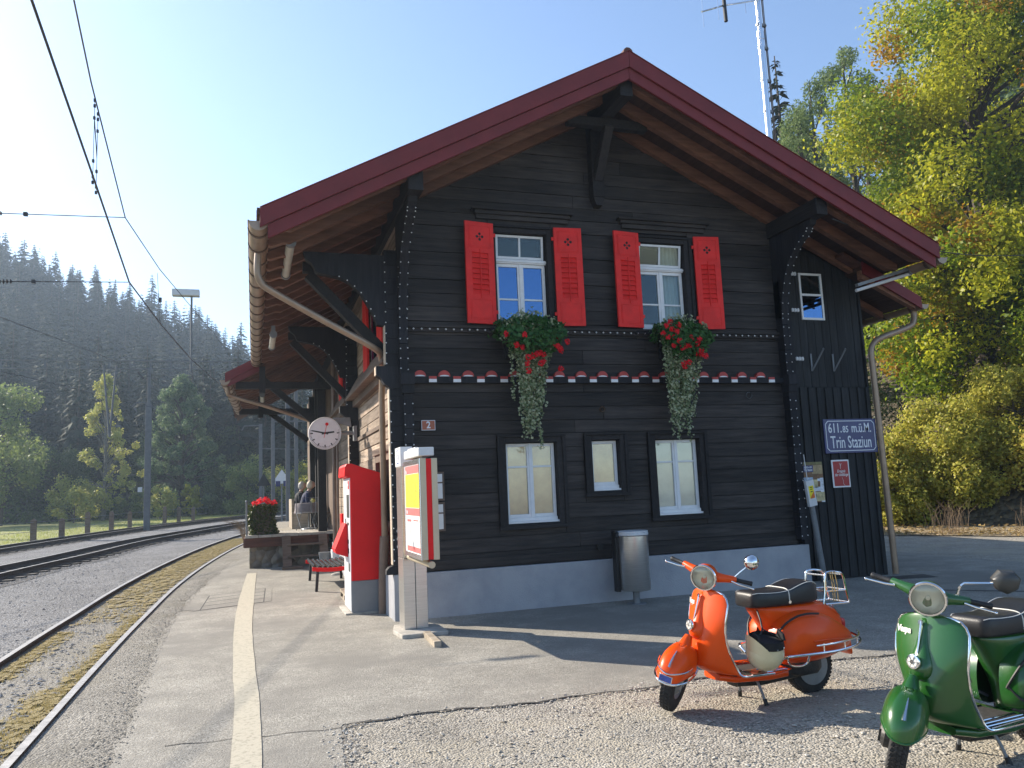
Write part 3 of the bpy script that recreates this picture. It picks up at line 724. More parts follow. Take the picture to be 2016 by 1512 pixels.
q = MB(); q.prism([(1.98,4.05),(1.72,3.60),(1.72,3.56),(1.98,3.58)], 1, 11.1, 15.9); q.prism([(1.98,4.05),(1.72,3.60),(1.72,3.56),(1.98,3.58)], 1, 16.15, 19.9)
q.build('flared_skirt', K['oldwood'], BLD)

# ---- roof
def slab(mb, x0, x1, y0, y1, t0, t1):
    """piece of the roof slope between x0 and x1, from t1 to t0 below the top surface"""
    for a, b in ((x0, min(x1, RX)), (max(x0, RX), x1)):
        if b-a > 1e-4: mb.prism([(a, zt(a)-t1), (b, zt(b)-t1), (b, zt(b)-t0), (a, zt(a)-t0)], 1, y0, y1)
mb = MB(); slab(mb, .03, 10.50, YF-.01, YN, -.005, .055); slab(mb, -.66, 10.50, YN+.001, YB_, -.005, .055)
# tile rows as ridges, ridge cap and snow guards
mb.tube([(RX, YF-.02, RZ+.0), (RX, YB_, RZ+.0)], .075, 10)
for k in range(24):
    y = 9.9+k*.45
    for xx in (.35, 1.6, 3.1, 9.1): mb.box(xx-.02, xx+.02, y, y+.10, zt(xx)-.02, zt(xx)+.055)
for k in range(30):
    x = .06+k*.17
    mb.bar((x, YF, zt(x)+.012), (x, YN, zt(x)+.012), .05, .03)
ROOF = mb.build('roof', K['tile'], BLD)
# barge boards: upper clad fascia standing proud of a lower board
for sgn in (-1, 1):
    xe = .07 if sgn < 0 else 10.44
    def band(m, a, b, t0, t1, y0, y1): m.prism([(a, zt(a)-t1), (b, zt(b)-t1), (b, zt(b)-t0), (a, zt(a)-t0)], 1, y0, y1)
    m = MB()
    a, b = (xe, RX-.002) if sgn < 0 else (RX+.002, xe)
    band(m, a, b, -.012, .225, YF-.035, YF+.005)
    band(m, a, b, -.022, -.012, YF-.05, YF+.02)
    m.build('barge_board', K['barge'], ROOF, bevel=.004)
    m = MB(); a2, b2 = (a+.09, b) if sgn < 0 else (a, b-.06)
    band(m, a2, b2, .228, .40, YF+.0, YF+.04)
    m.build('lower_barge_board', K['barge'], ROOF, bevel=.004)
# soffit boarding and rafters
mb = MB(); slab(mb, .14, 10.40, YF+.045, YN, .16, .185); slab(mb, -.58, 10.4, YN+.002, YB_, .16, .185)
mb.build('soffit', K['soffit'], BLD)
ys_ = [9.80, 10.34, 10.93]+[11.45+.575*k for k in range(15)]
for k, y in enumerate(ys_):
    m = MB()
    tail = [(.17, zt(.17)-.186), (.17, zt(.17)-.27), (.21, zt(.17)-.285), (.37, zt(.37)-.33), (.44, zt(.44)-.375)]
    pts = tail+[(RX-.05, zt(RX-.05)-.375), (RX-.05, zt(RX-.05)-.186)]
    m.prism(pts, 1, y, y+.11)
    if y < 13: m.prism([(RX+.05, zt(RX+.05)-.375), (10.1, zt(10.1)-.375), (10.3, zt(10.3)-.28), (10.3, zt(10.3)-.186), (RX+.05, zt(RX+.05)-.186)], 1, y, y+.11)
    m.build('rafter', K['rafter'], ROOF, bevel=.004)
# wide eave beyond the log house (over the terrace)
m = MB(); m.prism([(-.66, zt(-.66)-.22), (.10, zt(.10)-.22), (.10, zt(.10)+.01), (-.66, zt(-.66)+.01)], 1, YN-.03, YN+.01); m.prism([(-.60, zt(-.60)-.36), (.12, zt(.12)-.36), (.12, zt(.12)-.222), (-.60, zt(-.60)-.222)], 1, YN+.0, YN+.03)
m.build('barge_board', K['barge'], ROOF)
for k in range(15):
    y = 20.45+k*.62; sh = .028*(y-20.2); m = MB()
    x0 = -.56+sh
    m.prism([(x0, zt(x0)-.186), (x0, zt(x0)-.27), (x0+.2, zt(x0+.2)-.33), (x0+.27, zt(x0+.27)-.375), (2.1, zt(2.1)-.375), (2.1, zt(2.1)-.186)], 1, y, y+.12)
    m.build('rafter', K['rafter'], ROOF)
# purlins running out to the gable
def purlin(x, w_, ztop, h, y0=9.74, y1=20): 
    m = MB(); m.box(x-w_/2, x+w_/2, y0, y1, ztop-h, ztop); return m.build('purlin', K['darkbeam'], BLD, bevel=.006)
purlin(5.13, .20, RZ-.30, .30); purlin(2.0, .20, zt(2.0)-.33, .26); purlin(8.36, .20, zt(8.36)-.33, .26)
# carved consoles carrying the purlins, in the planes of the side walls
for x in (2.0, 8.36):
    zp = zt(x)-.33-.26
    pr = [(11.02, zp), (9.95, zp), (9.98, zp-.07), (10.05, zp-.10), (10.10, zp-.18), (10.33, zp-.30), (10.55, zp-.50), (10.70, zp-.75), (10.80, zp-1.05), (10.85, zp-1.4), (11.02, zp-1.4)]
    m = MB(); m.prism(pr, 0, x-.06, x+.06); m.cur = 1
    for a, b in zip(pr[3:], pr[4:-1]):
        for t in (.3, .8):
            for s_ in (-.055, .055): m.dot((x+s_, a[0]+(b[0]-a[0])*t-.008, a[1]+(b[1]-a[1])*t), .011)
    m.build('console', [K['post'], K['stud']], BLD)
# ridge strut: collar, hanging post and slanted brace
m = MB(); m.box(4.48, 5.80, 10.42, 10.55, 7.10, 7.24); m.build('collar_beam', K['darkbeam'], BLD, bevel=.006)
m = MB(); m.box(5.03, 5.23, 10.86, 11.03, 6.16, 7.5); m.prism([(5.03,6.16),(5.23,6.16),(5.18,6.02),(5.08,6.02)], 1, 10.87, 11.02)
m.bar((5.13, 10.9, 6.45), (5.13, 10.40, 7.12), .13, .14, (1,0,0)); m.box(5.05, 5.21, 10.40, 10.95, 7.24, 7.30)
m.build('hanging_post', K['darkbeam'], BLD, bevel=.006)
# big eave consoles on the track side with their struts
CON = [(1.97,5.07),(.65,5.07),(.67,5.0),(.70,4.95),(.76,4.91),(.79,4.85),(.81,4.79),(.86,4.77),(1.01,4.745),(1.13,4.72),(1.24,4.67),(1.34,4.59),(1.43,4.50),(1.50,4.38),(1.56,4.27),(1.61,4.17),(1.645,4.06),(1.75,4.05),(1.97,4.05)]
for y in (10.955, 15.98):
    m = MB(); m.prism(CON, 1, y, y+.13); m.cur = 1
    for a, b in zip(CON[9:], CON[10:17]): m.dot((a[0], y-.008, a[1]+.012), .012)
    m.build('eave_console', [K['post'], K['stud']], BLD)
for y in (11.35, 16.4): 
    m = MB(); m.bar((.74, y, 4.84), (1.86, y, 3.66), .14, .16, (0,1,0)); m.box(.66, 1.98, y-.07, y+.07, 4.88, 5.02); m.build('strut', K['darkbeam'], BLD)
# terrace canopy: posts, tie beams, struts
for y in (20.35, 25.2):
    m = MB(); zc = 4.50 if y < 22 else 4.36
    m.box(-.42, 1.98, y, y+.16, zc-.09, zc+.08); m.build('tie_beam', K['darkbeam'], BLD)
    m = MB(); m.bar((.22, y+.2, zc+.16), (1.60, y+.2, 3.46), .15, .17, (0,1,0)); m.bar((.20, y-.02, zc-.2), (.20, y-.02, zc+.45), .14, .14, (0,1,0)); m.build('strut', K['darkbeam'], BLD)
for y, x in ((20.5, 1.63), (22.6, 1.72), (25.3, 1.75)):
    m = MB(); m.box(x-.10, x+.10, y, y+.2, .8, 4.8); m.build('canopy_post', K['darkbeam'], BLD, bevel=.006)
flat('shed_wall', K['oldwood'], 1.93, 2.05, 20.01, 31, .6, 5.2)
# gutters with brackets
def gutter(pa, pb, r, name='gutter', step=.62, cap=True):
    pa, pb = Vector(pa), Vector(pb); d = (pb-pa).normalized(); s_ = d.cross(Vector((0,0,1))).normalized(); m = MB()
    def half(c, rr): return [c+s_*(rr*math.cos(R(a)))+V(0,0,-rr*math.sin(R(a))) for a in range(0, 181, 15)]
    o = half(pa, r), half(pb, r); i_ = half(pa, r-.008), half(pb, r-.008)
    m.loft([o[0], o[1]], False, False); m.loft([i_[1], i_[0]], False, False)
    m.tube([pa+s_*r, pb+s_*r], .012, 6); m.tube([pa-s_*r, pb-s_*r], .012, 6)
    if cap:
        for c in (pa, pb): h = half(c, r); m.poly(h); m.poly([q+d*.004*(1 if c is pa else -1) for q in h][::-1])
    L = (pb-pa).length; k = .25
    while k < L:
        m.cur = 1; c = pa+d*k; h = half(c, r+.014); h2 = half(c+d*.045, r+.014); m.loft([half(c, r), h, h2, half(c+d*.045, r)], False, False); k += step
    return m.build(name, [K['gutter'], K['ring']], ROOF, smooth=40)
gutter((.055, 9.66, 5.02), (.055, 20.1, 5.02), .115)
gutter((-.66, 20.2, 4.60), (-.43, 26.0, 4.45), .115)
gutter((10.55, 9.66, 5.10), (10.55, 20, 5.10), .10)
def pipe(pts, r, name='downpipe', m_='pipe', n=10):
    m = MB(); m.tube(pts, r, n); return m.build(name, K[m_], BLD, smooth=60)
pipe(catmull([(.055,10.6,4.92),(.045,10.6,4.66),(.09,10.62,4.52),(.22,10.66,4.42),(.9,10.88,4.09),(1.60,11.12,3.77),(1.74,11.3,3.66),(1.80,11.6,3.45),(1.80,11.7,3.1)], 5)+[V(1.80,11.7,1.05),V(1.80,11.72,.98)], .046, m_='gutter')
pipe([(1.80,11.7,1.1),(1.79,11.72,.95),(1.77,11.76,.3),(1.77,11.78,.0)], .068)
pipe(catmull([(-.62,20.6,4.55),(-.60,20.6,4.36),(-.50,20.65,4.26),(.4,20.7,3.98),(1.45,20.9,3.62),(1.62,20.95,3.5),(1.66,20.95,3.3)], 5)+[V(1.66,20.95,.9)], .05, m_='gutter')
pipe([(1.84,19.6,5.0),(1.84,19.6,.1)], .05); pipe([(1.86,19.0,3.4),(1.86,19.0,.6)], .03)
# ---- plank annex on the right
AN = 11.12
m = MB(); x = 8.53
while x < 10.09:
    w_ = min(.155*rnd.uniform(.9,1.1), 10.10-x); m.box(x+.003, x+w_-.003, AN+rnd.uniform(-.003,.003), AN+.05, 3.19, 5.5); x += w_
m.box(8.53, 10.1, AN+.052, AN+.08, .02, 5.6)
m.build('annex_upper_wall', K['plank'], BLD, bevel=.003)
m = MB(); x = 8.56
while x < 10.0:
    w_ = .165; m.box(x, x+w_, AN-.02+rnd.uniform(-.004,.004), AN+.05, .03, 3.185); x += w_+.004
    m.box(x-.03, x+.026, AN-.045, AN-.021, .03, 3.18)
m.box(8.56, 10.12, AN-.03, AN+.04, -.02, .03)
m.build('annex_plank_wall', K['plank'], BLD, bevel=.003)
m = MB(); m.box(10.10, 10.14, AN-.03, 20, -.02, 5.2); m.build('annex_side_wall', K['plank'], BLD)
def zan(x): return 4.70+.485*(11.12-x)
AR = MB(); AR.prism([(9.55, zan(9.55)-.06), (11.12, zan(11.12)-.06), (11.12, zan(11.12)), (9.55, zan(9.55))], 1, 10.72, 20); AR = AR.build('annex_roof', K['tile'], BLD)
m = MB(); m.prism([(9.9, zan(9.9)-.20), (11.10, zan(11.10)-.20), (11.10, zan(11.10)+.01), (9.9, zan(9.9)+.01)], 1, 10.69, 10.72); m.build('barge_board', K['barge'], AR)
m = MB(); m.prism([(9.9, zan(9.9)-.13), (11.05, zan(11.05)-.13), (11.05, zan(11.05)-.065), (9.9, zan(9.9)-.065)], 1, 10.725, 20); m.build('soffit', K['soffit'], AR)
for y in (10.74, 11.5, 12.3): 
    m = MB(); m.prism([(9.9, zan(9.9)-.28), (11.0, zan(11.0)-.24), (11.0, zan(11.0)-.131), (9.9, zan(9.9)-.131)], 1, y, y+.1); m.build('rafter', K['rafter'], AR)
gutter((11.19, 10.72, 4.60), (11.19, 20, 4.60), .085)
pipe(catmull([(11.16,10.95,4.52),(11.14,10.95,4.36),(11.02,10.96,4.24),(10.45,11.0,4.05),(10.28,11.02,3.95),(10.21,11.03,3.8),(10.21,11.03,3.5)], 5)+[V(10.25,11.03,.02)], .052, m_='gutter')
# annex window
m = MB(); sash(m, 8.90, 9.37, 4.35, 5.17, AN-.02, .035, .05); m.box(8.93, 9.34, AN-.015, AN+.02, 4.77, 4.81); w = m.build('window', K['white'], BLD, bevel=.003)
flat('pane', K['glass_sky'], 8.93, 9.34, AN-.008, AN-.002, 4.38, 4.77, parent=w, bev=0); flat('pane', K['glass'], 8.93, 9.34, AN-.008, AN-.002, 4.81, 5.14, parent=w, bev=0)
for x in (9.0, 9.45):
    m = MB(); m.bar((x, AN-.02, 3.76), (x, AN-.02, 3.46), .03, .012, (0,1,0)); m.bar((x+.005, AN-.02, 3.47), (x+.10, AN-.22, 3.80), .02, .02, (0,1,0)); m.dot((x+.10, AN-.225, 3.81), .022); m.build('wall_bracket', K['galv'], BLD)
for x, z in ((8.62, 4.45), (8.62, 3.62), (8.62, 5.08)):
    m = MB()
    for k in range(3): m.lathe([(.02,0),(.026,.03),(.018,.06)], (x+.055*k, 10.98, z), (0,0,1), 8)
    m.build('wall_insulator', K['lightgrey'], BLD)
m = MB(); m.lathe([(.045,0),(.045,.02),(.03,.02),(.03,0)], (5.03, 10.985, 2.84), (0,1,0), 20, False); m.build('vent_ring', K['oldwood'], BLD)
m = MB(); m.lathe([(.055,0),(.055,.012),(.047,.012),(.047,0)], (7.64, 10.985, 3.04), (0,1,0), 20, False); m.build('vent_ring', K['galv'], BLD)
# ---------------------------------------------------------------- things fixed to or standing by the building
def thing1(name, mb, m, label, cat, group=None, **k):
    return tag(mb.build(name, m, **k), label, cat, group)
K['signblue'] = mat('enamel_blue', (.022,.03,.13), .3, var=.12, scale=5)
K['enamelwhite'] = mat('enamel_white', (.68,.70,.74), .35, var=.06)
K['brownsign'] = mat('brown_sign', (.33,.085,.035), .45, var=.06)
K['posterred'] = mat('poster_red', (.36,.028,.026), .5, var=.12, scale=6)
K['paper'] = mat('paper', (.70,.69,.66), .8, var=.05)
K['yellow'] = mat('timetable_yellow', (.80,.66,.02), .6, var=.05)
K['print'] = mat('print_black', (.03,.03,.03), .6, var=.1)
K['pink'] = mat('poster_pink', (.60,.13,.12), .6, var=.06)
# station name board
SGN = empty('station_name_sign', (9.63, AN-.05, 2.07), 'blue enamel sign reading 611.85 m.ü.M. Trin Staziun on the plank annex', 'sign')
m = MB(); m.box(9.085, 10.165, AN-.068, AN-.046, 2.06, 2.635); m.build('panel', K['signblue'], SGN, bevel=.004)
m = MB(); y = AN-.0695
def frame_line(m, pts, w):
    for a, b in zip(pts, pts[1:]+pts[:1]): m.bar((a[0], y, a[1]), (b[0], y, b[1]), .003, w, (0,0,1) if abs(a[1]-b[1]) < abs(a[0]-b[0]) else (1,0,0))
x0, x1, z0, z1, c = 9.125, 10.125, 2.10, 2.60, .05
frame_line(m, [(x0+c,z0),(x1-c,z0),(x1,z0+c),(x1,z1-c),(x1-c,z1),(x0+c,z1),(x0,z1-c),(x0,z0+c)], .012)
m.build('border', K['enamelwhite'], SGN)
m = MB()
def stxt(t, x, z, size, sx, al='LEFT'): text_mb(m, t, size, plane_m((x, y, z), (1,0,0), (0,0,1)), .0015, sx, .002, al)
stxt('611.', 9.17, 2.475, .225, .72); stxt('85', 9.463, 2.455, .155, .8); stxt('m.ü.M.', 9.645, 2.475, .225, .68); stxt('Trin Staziun', 9.20, 2.235, .29, .60)
m.build('lettering', K['enamelwhite'], SGN)
# house number
HN = empty('house_number_plate', (2.34, 10.98, 2.58), 'small brown plate with the number 2 on the dark log wall', 'sign')
m = MB(); m.box(2.245, 2.425, 10.962, 10.985, 2.575, 2.70); m.cur = 1; m.box(2.237, 2.433, 10.966, 10.99, 2.567, 2.708); m.build('plate', [K['brownsign'], K['enamelwhite']], HN)
m = MB(); text_mb(m, '2', .135, plane_m((2.335, 10.9605, 2.637), (1,0,0), (0,0,1)), .001, .9, .003); m.build('numeral', K['enamelwhite'], HN)
# red poster
P = empty('red_poster', (9.36, AN-.04, 1.5), 'red poster in a white frame below the blue station sign', 'poster')
m = MB(); m.box(9.18, 9.53, AN-.062, AN-.045, 1.49, 1.95); m.build('frame', K['white'], P, bevel=.003)
m = MB(); m.box(9.205, 9.505, AN-.066, AN-.0625, 1.515, 1.925); m.build('print', K['posterred'], P)
m = MB(); y = AN-.067
text_mb(m, 'Ereignis', .07, plane_m((9.355, y, 1.76), (1,0,0), (0,0,1)), .0006, .75, .001, 'CENTER', .3); text_mb(m, 'der Anklänge', .07, plane_m((9.355, y, 1.70), (1,0,0), (0,0,1)), .0006, .72, .001, 'CENTER', .3)
m.tube([(9.345,y,1.80),(9.35,y,1.85),(9.37,y,1.89)], .004, 5); m.tube([(9.35,y,1.85),(9.33,y,1.90)], .003, 5)
m.tube([(9.36,y,1.66),(9.385,y,1.60),(9.38,y,1.55),(9.41,y,1.52)], .003, 5); m.build('lettering', K['paper'], P)
# photo poster of food with the small station sign in it
P = empty('photo_poster', (8.78, AN-.04, 1.27), 'tall photo poster of wine glasses beside the corner post', 'poster')
cols = [('brown',(.17,.085,.035)),('tan',(.36,.26,.13)),('wheat',(.50,.42,.22)),('pale',(.62,.64,.68)),('oliv',(.16,.14,.05)),('skyish',(.36,.45,.55)),('deepred',(.22,.02,.02))]
for n_, c in cols: K['pp_'+n_] = mat('poster_'+n_, c, .5, var=.35, scale=16)
m = MB(); y = AN-.06
def pbox(mi, a, b, c, d, k=0): m.cur = mi; m.box(8.565+a*.42, 8.565+b*.42, y-.001-k*.0012, y+.01, 1.27+c*.66, 1.27+d*.66)
pbox(0, 0, 1, 0, 1); pbox(4, 0, 1, .93, 1, 1); pbox(1, .5, 1, .70, .92, 1); pbox(5, .05, .52, .50, .62, 1); pbox(6, 0, .2, .36, .46, 2); pbox(3, .84, 1, .0, .60, 1); pbox(2, .30, 1, .03, .25, 2); pbox(3, .38, .9, .27, .38, 3); pbox(3, .72, .98, .52, .58, 2); pbox(4, .5, .62, .05, .2, 3); pbox(2, .45, .72, .36, .56, 3)
m.build('print', [K['pp_'+c[0]] for c in cols], P)
m = MB(); m.box(8.60, 8.80, y-.006, y-.001, 1.765, 1.875); m.cur = 1
text_mb(m, '611.85 m.ü.M.', .04, plane_m((8.70, y-.0065, 1.845), (1,0,0), (0,0,1)), .0006, .68, .001); text_mb(m, 'Trin Staziun', .055, plane_m((8.70, y-.0065, 1.80), (1,0,0), (0,0,1)), .0006, .62, .001)
m.build('small_sign_print', [K['signblue'], K['enamelwhite']], P)
# leaflet box on a leaning pole
P = empty('leaflet_post', (8.70, 10.92, 0), 'white leaflet box with a yellow notice on a leaning grey pole', 'post')
m = MB(); m.tube([(8.73, 10.93, 0), (8.50, 10.80, 1.30)], [.05, .045], 12); m.build('pole', K['galv'], P, smooth=60)
m = MB(); up = (V(8.50,10.80,1.30)-V(8.73,10.93,0)).normalized(); rt = V(1,0,0)-up*up.x; rt.normalize()
m.M = plane_m((8.475, 10.76, 1.43), rt, up); m.box(-.075, .075, -.21, .21, -.03, .03); m.build('box', K['lightgrey'], P, bevel=.006)
m2 = MB(); m2.M = m.M; m2.box(-.045, .045, -.08, .12, .0305, .033); m2.cur = 1; m2.prism([(-.045,-.08),(.045,-.08),(.045,.03),(.02,.0),(-.01,-.03)], 2, .0332, .0345); m2.cur = 2
for q in (.09, .06, .02): m2.box(-.02, .02, q, q+.014, .0332, .0345)
m2.build('notice', [K['yellow'], mat('notice_orange', (.65,.16,.03), .6, var=.05), K['print']], P)
# thin white cable down the corner
m = MB(); m.tube([(8.47,10.84,2.05),(8.50,10.83,1.5),(8.545,10.84,.95)], .007, 6); thing1('wall_cable', m, K['lightgrey'], 'thin white cable running down the right-hand corner post', 'cable')
# notice frames on the front wall behind the information column
for z0, z1, lab in ((1.58, 1.98, 'brown framed notice board on the front wall, the upper of two beside the information column'), (1.16, 1.56, 'brown framed notice board on the front wall, the lower of two beside the information column')):
    P = empty('notice_board', (2.33, 10.97, z0), lab, 'notice board', 'notice boards behind the information column')
    m = MB(); m.box(2.12, 2.535, 10.955, 10.975, z0, z1); m.build('frame', K['oldwood'], P, bevel=.004)
    m = MB(); m.box(2.15, 2.505, 10.948, 10.956, z0+.03, z0+.24); m.box(2.15, 2.505, 10.948, 10.956, z0+.26, z1-.03); m.build('paper_sheets', K['paper'], P)
# round clock
CK = empty('station_clock', (1.27, 15.1, 2.55), 'round white two sided platform clock with a red second hand', 'clock')
cc = V(1.255, 15.1, 2.872); nrm = V(-.04,-1,-.02).normalized(); cr = V(1,-.04,0).normalized(); cu_ = cr.cross(nrm)*-1
cu_ = V(0,0,1)
m = MB(); m.lathe([(.27,-.05),(.295,-.06),(.302,0),(.295,.06),(.27,.05)], cc, nrm, 40); m.build('case', K['lightgrey'], CK, smooth=35)
m = MB(); m.lathe([(.272,.052),(.272,.056)], cc, nrm, 40); m.build('face', K['white'], CK)
def hand(m, ang, r0, r1, w0, w1, h):
    a = R(90-ang); d = cr*math.cos(a)+cu_*math.sin(a); s_ = d.cross(nrm).normalized(); o = cc+nrm*h
    m.poly([o+d*r0-s_*w0, o+d*r1-s_*w1, o+d*r1+s_*w1, o+d*r0+s_*w0])
m = MB()
for k in range(60): hand(m, k*6, .215 if k % 5 == 0 else .247, .265, *((.0105,.0105) if k % 5 == 0 else (.004,.004)), .0575)
m.build('dial_marks', K['print'], CK)
m = MB(); hand(m, 83, -.06, .17, .019, .015, .060); m.build('hour_hand', K['print'], CK)
m = MB(); hand(m, 282, -.06, .245, .015, .011, .063); m.build('minute_hand', K['print'], CK)
m = MB(); hand(m, 12, -.09, .17, .004, .004, .066); a = R(78); m.lathe([(.030,.066),(.030,.069)], cc+(cr*math.cos(a)+cu_*math.sin(a))*.17, nrm, 18); m.build('second_hand', K['sbbred'], CK)
m = MB(); m.tube([cc+V(.29,0,0), V(1.80, 15.12, 2.87)], .035, 12); m.box(1.78, 1.84, 15.04, 15.2, 2.72, 3.0); m.prism([(1.40,3.16),(1.72,3.16),(1.74,2.98),(1.52,3.05)], 1, 15.06, 15.14); m.build('bracket', K['galv'], CK, bevel=.004)
# fluorescent lamps under the eave
def tube_lamp(a, b, r, label):
    a, b = Vector(a), Vector(b); o = empty('eave_lamp', (a+b)/2, label, 'lamp', 'tube lamps under the eaves'); d = (b-a).normalized()
    m = MB(); m.tube([a, b], r, 14); m.build('tube', K['lamp_glass'], o, smooth=60)
    m = MB(); m.tube([a-d*.06, a+d*.015], r*1.22, 14); m.box(a.x-.035, a.x+.035, a.y-.04, a.y-.01, a.z+.02, a.z+.16); m.build('end_cap', K['galv'], o, smooth=40)
    m = MB(); m.tube([b-d*.015, b+d*.06], r*1.22, 14); m.build('end_cap', K['galv'], o, smooth=40)
    m = MB(); m.bar(a+V(0,0,r+.05), b+V(0,0,r+.05), .09, .06); m.build('mounting_bar', K['rafter'], o); return o
K['lamp_glass'] = mat('lamp_tube_glass', (.70,.68,.60), .25, var=.06, transl=.3)
tube_lamp((.46, 10.45, 5.02), (.455, 12.0, 5.02), .058, 'white tube lamp hanging at the front end of the long eave')
tube_lamp((.34, 14.9, 4.68), (.34, 16.1, 4.68), .055, 'white tube lamp hanging half way along the long eave')
tube_lamp((.20, 21.0, 4.34), (.22, 22.3, 4.34), .055, 'white tube lamp hanging under the terrace roof')
L = empty('eave_lamp', (9.95, 10.3, 4.7), 'slim grey tube lamp slung under the right-hand eave', 'lamp', 'tube lamps under the eaves')
m = MB(); m.tube([(9.36, 10.30, 4.67), (10.50, 10.30, 5.00)], .028, 12); m.build('tube', K['lightgrey'], L, smooth=60)
m = MB(); m.bar((9.38, 10.30, 4.76), (10.52, 10.30, 5.09), .07, .05); m.box(10.46, 10.53, 10.26, 10.34, 4.98, 5.12); m.build('mounting_bar', K['galv'], L)
# ticket machine
TM = empty('ticket_machine', (1.6, 12.36, 0), 'tall red ticket machine with grey base and white control panel', 'ticket machine')
m = MB(); m.box(1.345, 1.86, 11.93, 12.79, .03, .475); m.build('base', K['grey'], TM, bevel=.006)
m = MB(); m.prism([(1.35,.478),(1.858,.478),(1.858,2.0),(1.37,2.17),(1.30,2.172),(1.272,2.13),(1.262,1.985),(1.35,1.97)], 0 if False else 1, 11.925, 12.795); m.build('housing', K['sbbred'], TM, bevel=.008)
m = MB(); m.box(1.335, 1.349, 11.955, 12.77, .478, 1.965); m.box(1.335,1.345,11.94,12.78,.05,.475); m.build('front_panel', K['white'], TM, bevel=.004)
m = MB()
for a, b, c, d in ((12.02,12.30,1.38,1.72),(12.08,12.26,1.27,1.31),(12.42,12.52,1.05,1.36),(12.10,12.22,1.0,1.06),(12.10,12.20,.86,.93),(12.02,12.16,.60,.72)): m.box(1.328, 1.336, a, b, c, d)
m.build('screen_and_slots', K['black'], TM, bevel=.003)
m = MB(); m.box(1.329, 1.336, 12.0, 12.12, 1.80, 1.92); m.build('red_badge', K['sbbred'], TM)
m = MB(); text_mb(m, 'RhB', .05, plane_m((1.327, 12.06, 1.86), (0,-1,0), (0,0,1)), .001, .9, .002); m.build('lettering', K['white'], TM)
m = MB(); m.prism([(1.335,1.28),(1.30,1.30),(1.14,.92),(1.16,.86),(1.335,.80)], 1, 12.22, 12.72); m.build('ticket_tray', K['sbbred'], TM, bevel=.008)
m = MB(); m.bar((1.300, 12.47, 1.25), (1.165, 12.47, .94), .30, .004, (-.9,0,.4)); m.build('tray_window', K['black'], TM)
m = MB(); m.box(1.25, 1.90, 11.91, 12.83, .0, .03); m.build('foot_plate', K['concrete'], TM, bevel=.006)
VM = empty('ticket_validator', (1.55, 14.25, 0), 'small red ticket validator on a grey post behind the machine', 'validator')
m = MB(); m.box(1.44, 1.72, 14.15, 14.40, 1.03, 1.40); m.build('housing', K['sbbred'], VM, bevel=.01)
m = MB(); m.box(1.52, 1.66, 14.2, 14.34, 0, 1.03); m.build('post', K['lightgrey'], VM, bevel=.006)
# information column
IC = empty('information_column', (1.97, 10.3, 0), 'steel information column with a lit timetable box and red stripe', 'information column')
m = MB(); m.prism([(1.62,10.02),(1.66,9.60),(2.22,9.62),(2.22,10.12),(2.1,10.42),(1.7,10.42)], 2, .0, .05); m.build('base_plate', K['concrete'], IC, bevel=.008)
m = MB(); m.box(1.757, 1.902, 9.97, 10.34, .05, .90); m.box(1.906, 2.052, 9.97, 10.34, .05, .90); m.build('lower_column', K['steel'], IC, bevel=.006)
m = MB(); m.box(1.757, 1.90, 9.972, 10.34, .904, 2.04); m.build('upper_column', K['steel'], IC, bevel=.006)
m = MB(); m.box(1.75, 1.905, 9.965, 10.347, 2.042, 2.285); m.build('cap', K['white'], IC, bevel=.006)
m = MB(); x = 1.7485
m.box(x, x+.002, 10.085, 10.095, 2.08, 2.25); m.box(x, x+.002, 10.215, 10.225, 2.08, 2.25); m.box(x, x+.002, 10.095, 10.215, 2.24, 2.25); m.box(x, x+.002, 10.095, 10.215, 2.08, 2.09)
m.lathe([(.048,0),(.048,.002),(.034,.002),(.034,0)], (x, 10.155, 2.165), (1,0,0), 18, False); m.build('emblem', mat('emblem_blue', (.02,.06,.28), .4, var=.05), IC)
m = MB()
for z_ in (1.03, 1.13, 1.23): m.lathe([(.018,0),(.018,.003),(.010,.003),(.010,0)], (1.742, 10.29, z_), (1,0,0), 14, False)
m.build('push_ring', K['alu'], IC)
BX0, BX1, BY0, BY1, BZ0, BZ1 = 1.775, 1.972, 8.85, 9.85, .957, 2.085
K['champagne'] = mat('champagne_metal', (.52,.43,.30), .45, metal=.25, var=.06, scale=5)
m = MB(); m.box(BX0, BX0+.068, BY0, BY1, BZ0, BZ1); m.box(BX1-.068, BX1, BY0, BY1, BZ0, BZ1); m.build('display_case', K['champagne'], IC, bevel=.004)
m = MB(); m.box(BX0+.0685, BX1-.0685, BY0+.006, BY1-.006, BZ0+.005, BZ1-.005); m.build('red_stripe', K['sbbred'], IC)
m = MB(); x = BX0; m.box(x-.012, x-.001, BY0+.0, BY0+.045, BZ0, BZ1); m.box(x-.012, x-.001, BY1-.045, BY1, BZ0, BZ1); m.box(x-.012, x-.001, BY0+.045, BY1-.045, BZ1-.055, BZ1); m.box(x-.012, x-.001, BY0+.045, BY1-.045, BZ0, BZ0+.055); m.build('door_frame', K['alu'], IC, bevel=.002)
m = MB(); y0, y1 = BY0+.045, BY1-.045; x = BX0-.002
def pos(mi, a, b, c, d, k=0): m.cur = mi; m.box(x-.001-k*.001, x+.001, y1-(y1-y0)*b, y1-(y1-y0)*a, BZ0+.055+(BZ1-BZ0-.11)*c, BZ0+.055+(BZ1-BZ0-.11)*d)
pos(0, 0, 1, 0, 1); pos(1, .04, .96, .90, .99, 1); pos(2, .04, .96, .51, .895, 1); pos(1, .04, .96, .42, .505, 1); pos(1, .08, .96, .01, .07, 1); pos(3, .10, .42, .12, .38, 1); pos(0, .5, .92, .11, .38, 2); pos(1, .14, .40, .35, .375, 3); pos(1, .55, .88, .36, .375, 3)
rr = random.Random(4)
